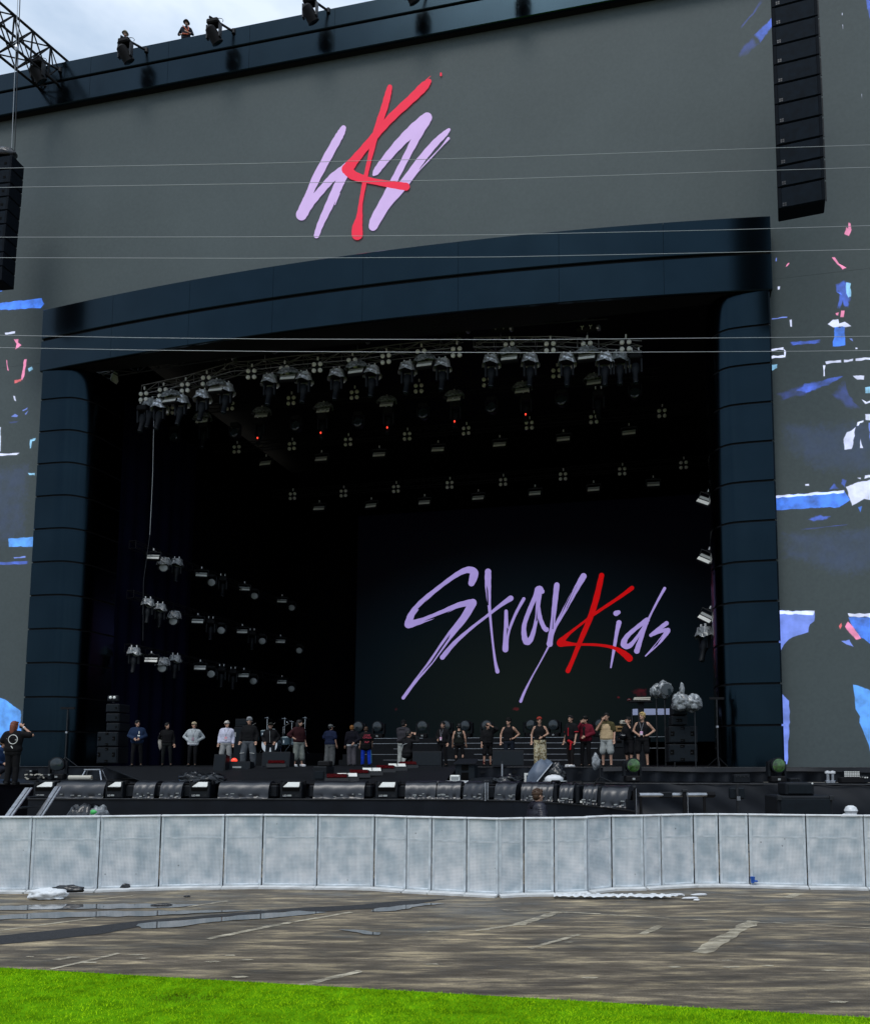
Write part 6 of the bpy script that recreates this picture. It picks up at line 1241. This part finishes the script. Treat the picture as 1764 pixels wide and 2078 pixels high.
    for i,(a,b,r) in enumerate(tor):
        a_,b_,r_=a,b,r+ad+(.006 if i<2 else 0)
        if i==0: a_,b_=(a[0],a[1],max(hz+.08,.90)),(b[0],b[1],max(hz+.08,.90))
        if sleeve=='none' and i==3: shirt.cap(V((-.105,.01,1.375)),V((.105,.01,1.375)),.086); continue
        shirt.cap(V(a_),V(b_),r_)
        if i<3:
            a2,b2,r2=tor[i+1]
            if i==0: a0_,b0_=Vector(a_),Vector(b_)
            else: a0_,b0_=Vector(a),Vector(b)
            for f in(.25,.5,.75): shirt.cap(V(a0_.lerp(Vector(a2),f)) if not(sleeve=='none' and i==2) else V((-.10,0,1.25+.1*f)),V(b0_.lerp(Vector(b2),f)) if not(sleeve=='none' and i==2) else V((.10,0,1.25+.1*f)),r+ad+(r2-r)*f)
    if hz<.86: shirt.cap(V((-.09,0,hz+.1)),V((.09,0,hz+.1)),.125+topw); shirt.cap(V((-.09,0,.92)),V((.09,0,.92)),.13+topw)
    for S_,E_,W_,sx in SH:
        if sleeve=='none':
            shirt.cap(V((sx*.115,-.02,1.38)),V((sx*.095,.02,1.455)),.040); shirt.cap(V((sx*.115,.04,1.38)),V((sx*.095,.02,1.455)),.040); continue
        if sleeve=='long': shirt.cap(S_,E_,.068+topw,.058+topw*.7); shirt.cap(E_,E_.lerp(W_,.93),.058+topw*.7,.045+topw*.5)
        elif sleeve=='short': shirt.cap(S_,S_.lerp(E_,.72),.070+topw,.074+topw)
        elif sleeve=='rolled': shirt.cap(S_,E_,.066+topw,.058+topw); shirt.cap(E_,E_.lerp(W_,.35),.058+topw,.052+topw)
    if sleeve!='none': shirt.cap(V((0,.02,1.43)),V((0,.015,1.455)),.085)
    grow('shirt',shirt,cloth(*top),t,.017)
    pants.cap(V((-.085,0,.955)),V((.085,0,.955)),.118); pants.cap(V((-.09,0,.88)),V((.09,0,.88)),.118+baggy*.4)
    for hp,kn,an,sx in LG:
        pants.cap(hp,kn,.10+baggy*.5,.072+baggy) if legs!='mini' else pants.cap(hp,hp.lerp(kn,.7),.10+baggy*.5,.09+baggy)
        if legs=='long': pants.cap(kn,an+Vector((0,0,-.0)),.070+baggy,.055+baggy)
        elif legs=='shorts': pants.cap(kn.lerp(hp,.3),kn+Vector((0,0,.02)),.085+baggy,.085+baggy)
        elif legs=='three': pants.cap(kn,kn.lerp(an,.45),.075+baggy,.078+baggy)
    grow('trousers',pants,cloth(*bottom) if not isinstance(bottom,str) else M[bottom],t,.017)
    # ---- face
    if not hide_face:
        for sx in(-1,1): obj('eye',MB().ell(hv((sx*.030,-.082,.008)),(.012,.007,.007),8,6),EYE_M,t); obj('eyebrow',MB().cap(hv((sx*.016,-.088,.030)),hv((sx*.044,-.080,.032)),.006,.004,6),HAIR['black' if hair!='blond' else 'brown'],t)
        obj('mouth',MB().ell(hv((0,-.086,-.055)),(.022,.007,.007),8,6),LIP_M,t)
    # ---- hair and hats
    hm=MB()
    k=len(hm.v); hm.ell(hv((0,.022,.045)),(.092,.104,.090),20,14,HR); hm.ell(hv((0,.05,-.005)),(.084,.072,.085),14,10,HR)
    if hair!='shaved': hm.ell(hv((0,-.045,.095)),(.070,.055,.030),12,8,HR)
    if long_hair:
        hm.cap(hv((0,.055,-.01)),hv((0,.075,-.19)),.092,.075)
        for sx in(-1,1): hm.cap(hv((sx*.062,.02,.0)),hv((sx*.066,.03,-.13)),.034,.026)
    R_=random.Random(int(u*7))
    if curly:
        for _ in range(46):
            a=R_.uniform(0,6.3); b=R_.uniform(-.1,1.5); hm.ell(hv((.088*math.cos(a)*math.cos(b),.02+.098*math.sin(a)*math.cos(b)*(1 if math.sin(a)>-.3 else .7),.045+.088*math.sin(b))),(.024,.024,.02),7,5)
    for i in range(k,len(hm.v)):
        p=Vector(hm.v[i]); q=p-hd; j=.010*math.sin(q.x*160+q.z*70)+.009*math.sin(q.y*140+q.x*60); hm.v[i]=tuple(p+q*j*2)
    if not(hat in('helmet',)): obj('hair',hm,HAIR[hair],t,True)
    if hat in('cap','cap_back'):
        cm=MB().ell(hv((0,.012,.075)),(.099,.112,.078),18,10,HR); bdir=-1 if hat=='cap' else 1
        o=obj('cap',cm,cloth(*hatc),t,True); obj('brim',MB().ell(hv((0,bdir*.13+.0,.045)),(.072,.075,.010),14,6,HR@Matrix.Rotation(bdir*.2,3,'X')),cloth(*hatc),o,True)
    elif hat=='beanie':
        o=obj('beanie',MB().ell(hv((0,.015,.075)),(.099,.113,.105),18,12,HR),cloth(*hatc),t,True); obj('cuff',MB().lathe([(.101,-.02),(.108,-.012),(.108,.022),(.100,.03)],hv((0,.015,.052)),18),cloth(*[min(1,c*1.4+.004) for c in hatc]),o,True)
    elif hat=='band': obj('bandana',MB().ell(hv((0,.015,.08)),(.097,.111,.070),16,10,HR),cloth(*hatc),t,True)
    elif hat=='helmet':
        o=obj('helmet',MB().ell(hv((0,.012,.075)),(.118,.138,.108),18,12,HR),cloth(*hatc),t,True); obj('brim',MB().lathe([(.10,.0),(.15,-.004),(.15,-.012),(.10,-.012)],hv((0,-.01,.045)),18),cloth(*hatc),o,True); obj('chin_strap',MB().path([hv((.08,.0,.03)),hv((.07,-.03,-.08)),hv((0,-.06,-.115)),hv((-.07,-.03,-.08)),hv((-.08,0,.03))],.008,5),cloth(.02,.02,.02),o)
    elif hat=='hood': obj('hood',MB().ell(hv((0,.03,.02)),(.118,.125,.135),16,12,HR),cloth(*hatc),t,True)
    elif hat=='visor': obj('goggles',MB().lathe([(.098,-.014),(.104,-.01),(.104,.014),(.098,.018)],hv((0,.01,.06)),16,R=Matrix.Rotation(.25,3,'X')),cloth(*hatc),t)
    if extras: extras(t,V,hv,SH,LG)
    return t
def lanyard(col=(.6,.28,.5),white=True):
    def f(t,V,hv,SH,LG):
        obj('lanyard',MB().path([V((-.07,-.10,1.44)),V((-.02,-.142,1.25)),V((0,-.145,1.14))],.007,5).path([V((.07,-.10,1.44)),V((.02,-.142,1.25)),V((0,-.145,1.14))],.007,5),cloth(.25,.25,.27),t)
        o=obj('pass_card',MB().box(V((0,-.155,1.08)),(.09,.008,.13)),cloth(*col),t)
        if white: obj('card_print',MB().box(V((0,-.161,1.045)),(.085,.006,.05)),cloth(.7,.66,.7),o)
    return f
def multi(*fs):
    def f(*a):
        for g in fs: g(*a)
    return f
def back_print(strokes,m,off=.15,z0=1.2):
    def f(t,V,hv,SH,LG):
        mb=MB()
        for a,b,r in strokes: mb.cap(V((a[0],off,a[1]+z0)),V((b[0],off,b[1]+z0)),r,None,6)
        obj('print',mb,m,t)
    return f
PI_=PI
blk=(.008,.008,.009)
# performers and crew, left to right
def ring(t,V,hv,SH,LG):
    pts=[V((-.04+.115*math.cos(a),.137+.012*math.sin(a)*0,1.24+.125*math.sin(a))) for a in [2*PI*k/16 for k in range(17)]]
    o=obj('print',MB().path(pts,.010,5).path([V((-.15,.135,1.22)),V((.12,.135,1.26))],.006,5).path([V((-.05,.142,.99)),V((.0,.142,1.06))],.012,5),M['lampwhite'],t)
    mb=MB().box(V((-.10,-.27,1.615)),(.14,.10,.09),bev=.01); cm=obj('camera',mb,M['black'],t); obj('lens',MB().tube(V((-.10,-.30,1.615)),V((-.10,-.42,1.61)),.035,10),M['box'],cm)
    obj('wrist_band',MB().tube(SH[0][2]-(SH[0][2]-SH[0][1]).normalized()*.05,SH[0][2]-(SH[0][2]-SH[0][1]).normalized()*.02,.036,10),M['white'],t)
    obj('keys',MB().path([V((.17,.02,.95)),V((.21,.03,.88)),V((.19,.03,.84))],.012,5).box(V((.2,.02,.9)),(.05,.02,.05)),M['lampgrey'],t)
person('photographer with auburn hair and black T-shirt with a white ring print, raising a camera',25,1470,1.74,ZT,22.4,PI+.15,('camera','belly'),blk,'short',blk,'long',.015,'auburn',long_hair=True,extras=ring,topw=.02)
person('crew member in a blue jacket crouching at the left edge behind the photographer',1,1541,1.75,ZT,23.6,1.2,('belly','belly'),(.012,.03,.08),'long',(.01,.012,.02),crouch=1,hair='black')
person('man in a navy hoodie with a white print, hands in the front pocket',277,1462,1.78,face=.35,arms=('belly','belly'),top=(.014,.028,.065),bottom=blk,topw=.025,head_turn=.4,extras=lambda t,V,hv,SH,LG:(obj('print',MB().box(V((.07,-.158,1.28)),(.03,.012,.10)).box(V((.06,-.162,1.16)),(.08,.012,.05)),M['lampwhite'],t),obj('hood',MB().cap(V((-.07,.06,1.44)),V((.07,.06,1.44)),.06),cloth(.014,.028,.065),t,True)))
def towel(t,V,hv,SH,LG): obj('towel',MB().blob(V((-.24,.16,1.02)),(.08,.05,.34),5,.3,10,8,False),cloth(.42,.40,.36),t)
person('man in a black jumper with a pale towel hanging behind him',338,1467,1.75,face=.4,arms=('back','down'),top=blk,bottom=(.012,.014,.014),head_turn=.5,extras=towel)
person('man in a pale grey jacket and cream cap, hands on hips',389,1466,1.74,face=.25,arms=('hips','hips'),top=(.42,.45,.46),bottom=blk,hat='cap_back',hatc=(.52,.42,.27),hair='black',topw=.015,extras=multi(lanyard((.35,.25,.30),False),lambda t,V,hv,SH,LG:obj('undershirt',MB().cap(V((-.09,-.01,.92)),V((.09,-.01,.92)),.128),cloth(.68,.68,.70),t,True)))
person('man in a white jacket, white cap and grey trousers with a pink pass',456,1464,1.77,face=.2,arms=('down','down'),top=(.60,.60,.72),bottom=(.30,.30,.29),baggy=.03,hat='cap_back',hatc=(.62,.58,.52),topw=.02,head_turn=.6,extras=lanyard((.75,.35,.40)))
person('man in a black half-zip top, striped beanie and wide grey trousers',503,1457,1.82,face=.0,arms=('side','side'),top=blk,bottom=(.085,.095,.105),baggy=.05,hat='beanie',hatc=(.16,.17,.18),wide=1.25,topw=.02,head_turn=.2,extras=lambda t,V,hv,SH,LG:(obj('trouser_seam',MB().path([LG[0][1]+Vector((-.09,-.12,-.02)),LG[0][1]+Vector((.07,-.13,-.0))],.008,4).path([LG[1][1]+Vector((-.07,-.13,0)),LG[1][1]+Vector((.09,-.12,-.02))],.008,4),M['lampwhite'],t),obj('beanie_stripe',MB().lathe([(.104,0),(.106,.008),(.103,.016)],hv((0,.015,.10)),16).lathe([(.092,0),(.093,.008),(.09,.014)],hv((0,.015,.135)),16),cloth(.5,.5,.5),t)))
person('man in a black cap and open black jacket, hands in pockets, behind a monitor',548,1467,1.75,face=.05,arms=('pockets','pockets'),top=blk,bottom=(.012,.016,.02),hat='cap',hatc=(.012,.014,.01),topw=.02,extras=lambda t,V,hv,SH,LG:obj('zip',MB().path([V((.0,-.15,1.42)),V((.01,-.155,1.2)),V((.02,-.15,.95))],.008,4),M['lampgrey'],t))
person('man with long dark hair in a maroon sweater and grey knee-length shorts',605,1461,1.80,face=.9,arms=('down','hips')[::-1],top=(.035,.010,.012),sleeve='rolled',bottom=(.20,.215,.19),legs='three',baggy=.035,long_hair=True,shoes=(.62,.62,.64),topw=.02,stride=.06)
person('man in a navy T-shirt, grey cap and baggy grey trousers seen from behind',668,1471,1.76,face=PI-.25,arms=('belly','down')[::-1],top=(.010,.016,.042),sleeve='short',bottom=(.10,.105,.105),baggy=.055,hat='cap',hatc=(.13,.14,.14),topw=.03,extras=lambda t,V,hv,SH,LG:obj('collar',MB().lathe([(.07,0),(.075,.02),(.06,.035)],V((0,.01,1.45)),12),cloth(.5,.5,.5),t))
person('ginger haired man in a black sweater with a white hem, from behind',713,1472,1.75,face=PI+.35,arms=('back','down'),top=(.007,.007,.012),bottom=(.085,.08,.09),baggy=.04,hair='ginger',topw=.02,extras=lambda t,V,hv,SH,LG:obj('undershirt',MB().cap(V((-.09,0,.90)),V((.09,0,.90)),.136),cloth(.66,.68,.70),t,True))
def teeprint(t,V,hv,SH,LG):
    o=text_mesh('COPE\nCHILDS',.115,'redprint',t,'print',.003); o.location=V((.0,.172,1.32)); o.rotation_euler=(PI/2,0,PI)
    obj('print',MB().path([V((.12,.17,1.10)),V((.09,.17,1.02)),V((.05,.172,1.10)),V((.02,.172,1.02)),V((-.03,.172,1.09)),V((-.05,.17,1.03)),V((-.10,.17,1.10))],.009,4),M['redprint'],t)
M['redprint']=mat('red_print',(.72,.08,.13),.7)
person('man in bright blue trousers and a black T-shirt with red lettering',742,1475,1.73,face=PI+.45,arms=('down','side')[::-1],top=blk,sleeve='short',bottom=(.01,.05,.50),baggy=.02,hair='brown',hem=.72,topw=.035,extras=multi(teeprint,lambda t,V,hv,SH,LG:obj('side_stripe',MB().path([LG[0][0]+Vector((-.11,0,-.1)),LG[0][1]+Vector((-.10,0,0)),LG[0][2]+Vector((-.08,0,.03))],.016,5),cloth(.10,.38,.62),t)))
person('hooded figure in a dark grey jacket and pale grey trousers, from behind',815,1463,1.80,face=PI-.3,arms=('pockets','face'),top=(.038,.036,.042),bottom=(.40,.41,.38),baggy=.035,hat='beanie',hatc=blk,topw=.035,stride=.05,extras=lambda t,V,hv,SH,LG:obj('hood',MB().cap(V((-.08,.08,1.43)),V((.08,.08,1.43)),.075),cloth(.038,.036,.042),t,True))
def camcorder(t,V,hv,SH,LG): c=obj('camera',MB().box(V((.0,-.30,1.5)),(.16,.26,.14),bev=.02),M['black'],t); obj('lens',MB().tube(V((0,-.42,1.5)),V((0,-.56,1.5)),.05,10),M['lens'],c); obj('strap_buckle',MB().path([V((-.1,.15,1.3)),V((.06,.16,1.25)),V((.1,.15,1.1))],.012,4),M['lampgrey'],t)
person('camera operator in black crouching behind the big monitor',824,1515,1.72,ZD,28.6,PI-.6,('camera','camera'),blk,'long',blk,crouch=1,extras=camcorder)
person('man all in black with dark hair and a pink pass on a lanyard',897,1465,1.76,face=-.45,arms=('side','belly')[::-1],top=blk,bottom=blk,extras=lanyard((.70,.42,.58)),topw=.01)
person('person in a sleeveless black top with a pale back print, from behind',932,1468,1.76,face=PI,arms=('down','down'),top=(.010,.012,.010),sleeve='none',bottom=blk,extras=back_print([((-.09,.08),(.06,.09),.008),((-.04,.05),(.05,.05),.008),((-.02,-.03),(.04,-.03),.008),((-.05,-.08),(.05,-.075),.008),((-.02,.0),(.0,.02),.006)],M['lampgrey'],.125,1.27))
person('man in a black bomber jacket and shorts lifting his forearm across his face',988,1468,1.76,face=.35,arms=('down','head'),top=(.010,.010,.011),sleeve='rolled',bottom=blk,legs='shorts',baggy=.02,hair='black',hat='cap_back',hatc=(.03,.03,.03),topw=.025,extras=lambda t,V,hv,SH,LG:obj('sock',MB().cap(LG[0][2]+Vector((0,0,.02)),LG[0][2]+Vector((0,0,.16)),.045).cap(LG[1][2]+Vector((0,0,.02)),LG[1][2]+Vector((0,0,.16)),.045),cloth(.10,.015,.02),t,True))
person('man in a black tank top and black beanie, hands on hips',1033,1458,1.82,face=-.1,arms=('side','hips'),top=blk,sleeve='none',bottom=(.010,.014,.022),hat='beanie',hatc=(.006,.006,.006),head_turn=-.5)
M['camo']=mat('camouflage',(.40,.36,.24),.85)
def camo():
    m=M['camo']; t=m.node_tree; b=t.nodes['Principled BSDF']; co=t.nodes.new('ShaderNodeTexCoord'); n=t.nodes.new('ShaderNodeTexNoise'); n.inputs['Scale'].default_value=13; n.inputs['Detail'].default_value=2
    r=t.nodes.new('ShaderNodeValToRGB'); r.color_ramp.interpolation='CONSTANT'; e=r.color_ramp.elements; e[0].position=0; e[0].color=(.12,.085,.04,1); e[1].position=.42; e[1].color=(.40,.33,.18,1); x=e.new(.53); x.color=(.62,.56,.40,1); x=e.new(.64); x.color=(.20,.16,.08,1)
    t.links.new(co.outputs['Object'],n.inputs['Vector']); t.links.new(n.outputs['Fac'],r.inputs[0]); t.links.new(r.outputs[0],b.inputs['Base Color'])
camo()
person('man in a black tank top, red bandana cap and camouflage trousers',1096,1456,1.82,face=-.15,arms=('side','belly')[::1],top=blk,sleeve='none',bottom='camo',baggy=.05,hat='band',hatc=(.50,.05,.03),extras=lambda t,V,hv,SH,LG:obj('wrist_band',MB().tube(SH[1][2]-(SH[1][2]-SH[1][1]).normalized()*.05,SH[1][2]-(SH[1][2]-SH[1][1]).normalized()*.02,.036,10),M['black'],t))
person('man in a black T-shirt with red print and red trimmed sleeves',1157,1452,1.80,face=-.9,arms=('down','down'),top=blk,sleeve='short',bottom=(.012,.010,.010),shoes=(.65,.65,.65),topw=.02,stride=.07,extras=lambda t,V,hv,SH,LG:(obj('sleeve_trim',MB().lathe([(.088,0),(.092,.02),(.086,.035)],SH[0][0].lerp(SH[0][1],.85),12).lathe([(.088,0),(.092,.02),(.086,.035)],SH[1][0].lerp(SH[1][1],.85),12),cloth(.45,.02,.03),t),obj('print',MB().path([V((.05,-.165,1.33)),V((.05,-.165,1.05))],.018,5),cloth(.40,.015,.025),t),obj('tied_shirt',MB().cap(V((.06,-.15,.88)),V((.14,-.06,.82)),.05).cap(LG[1][0]+Vector((.03,-.11,-.1)),LG[1][1]+Vector((.0,-.08,.1)),.03),cloth(.42,.015,.02),t,True)))
person('man in a maroon cardigan and black cap touching his face',1187,1454,1.78,face=-.55,arms=('face','belly'),top=(.14,.010,.022),bottom=blk,hat='cap_back',hatc=(.008,.008,.008),topw=.02,lean=-.05,extras=lambda t,V,hv,SH,LG:obj('undershirt',MB().cap(V((0,-.06,1.32)),V((0,-.07,1.0)),.092),cloth(*blk),t,True))
person('man in a beige vest over an olive T-shirt and grey shorts, hand at his mouth',1231,1447,1.80,face=-.5,arms=('face','down'),top=(.07,.06,.025),sleeve='short',bottom=(.33,.345,.33),legs='shorts',baggy=.035,topw=.01,stride=.03,extras=lambda t,V,hv,SH,LG:grow('vest',MB().cap(V((-.08,0,.96)),V((.08,0,.96)),.155).cap(V((-.08,0,1.1)),V((.08,0,1.1)),.15).cap(V((-.08,0,1.25)),V((.08,0,1.25)),.148).cap(V((-.08,0,1.03)),V((.08,0,1.03)),.153).cap(V((-.08,0,1.17)),V((.08,0,1.17)),.149).cap(V((-.09,0,1.31)),V((.09,0,1.31)),.125).cap(V((-.09,.01,1.36)),V((.09,.01,1.36)),.105),cloth(.52,.38,.22),t,.017))
person('crew man in a black T-shirt and black shorts holding a dark bag',1276,1455,1.78,face=-.7,arms=('bag','face'),top=blk,sleeve='rolled',bottom=(.010,.010,.012),legs='shorts',baggy=.02,extras=lambda t,V,hv,SH,LG:obj('bag',MB().blob(V((-.08,-.28,1.06)),(.16,.12,.11),3,.3,12,8,False),M['bag'],t))
person('blond man in a black tank top and black shorts with a pink pass',1303,1446,1.84,face=-.35,arms=('belly','hips'),top=blk,sleeve='none',bottom=blk,legs='shorts',baggy=.02,hair='blond',curly=True,extras=lanyard((.72,.42,.62)))
def quilt(t,V,hv,SH,LG):
    c=cloth(.012,.012,.020); mb=MB()
    for k in range(9): z=.93+.058*k; mb.cap(V((-.12-.02*math.sin(k*.4),0,z)),V((.12+.02*math.sin(k*.4),0,z)),.152 if k<7 else .135)
    for S_,E_,W_,sx in SH:
        for k in range(7): q=S_.lerp(E_,k/6.5); mb.ell(q,(.095,.095,.048),12,8)
        for k in range(6): q=E_.lerp(W_,k/6.5); mb.ell(q,(.08,.08,.05),12,8)
    o=obj('puffer_jacket',mb,mat('puffer_nylon',(.014,.013,.022),.38,spec=.5,bump=.6,bscale=18),t,True); obj('hood',MB().ell(V((0,.07,1.43)),(.13,.085,.075),14,10),cloth(.012,.012,.018),t,True)
    obj('back_strap',MB().tube(V((-.42,-.02,1.13)),V((-.62,.02,1.12)),.012,6),M['lampgrey'],t)
person('man with curly brown hair in a dark puffer jacket behind the barrier',1089,1601,1.76,0,15.9,-1.15+PI-.0,('belly','belly'),(.012,.012,.018),'long',blk,hair='brown',curly=True,extras=quilt)
# riggers on the roof behind the fascia
zr=FZ1
structure('roof_walk',MB().box((0,1.75,FZ1-1.15),(60,2.2,.1)),M['black']).matrix_world=Matrix.Translation(O)@Matrix.Rotation(-A,4,'Z')
def harness(t,V,hv,SH,LG): obj('harness',MB().path([V((-.12,-.14,1.40)),V((.10,-.15,1.15)),V((.13,-.12,1.0))],.022,5).path([V((.12,-.14,1.40)),V((.14,-.15,1.2))],.022,5).path([V((-.13,-.13,1.0)),V((0,-.15,.98)),V((.13,-.13,1.0))],.03,5),M['hivis'],t)
for u,v,l,arms,col in [(253,62,'rigger in a pale helmet, hands at the waist, behind a lamp on the roof',('belly','belly'),(.30,.30,.24)),(378,41,'rigger in a dark helmet and orange harness alone on the roof edge',('hips','belly'),(.05,.05,.055))]:
    p=S(u,v,1.0); P_=st(p); Yp=P_.y
    t=person(l,u,v,1.75,FZ1-1.1,Yp,.15,arms,(.012,.016,.025),'rolled',(.02,.02,.025),hat='helmet',hatc=col,extras=harness)
    t.location=(P_.x,P_.y,max(FZ1-1.1,P_.z-1.80))
# bake the grown surfaces
bpy.context.view_layer.update(); dg=bpy.context.evaluated_depsgraph_get(); done=[]
for o in BAKE:
    done.append(bpy.data.meshes.new_from_object(o.evaluated_get(dg)))
for o,m in zip(BAKE,done):
    mm=o.data.materials[0]; o.modifiers.clear(); o.data=m
    if not m.materials: m.materials.append(mm)
# hard edges stay hard where surfaces are shaded smooth
for me in bpy.data.meshes:
    if me.polygons and me.polygons[0].use_smooth and len(me.polygons)<4000 and not me.get('soft'): me.set_sharp_from_angle(angle=math.radians(38))
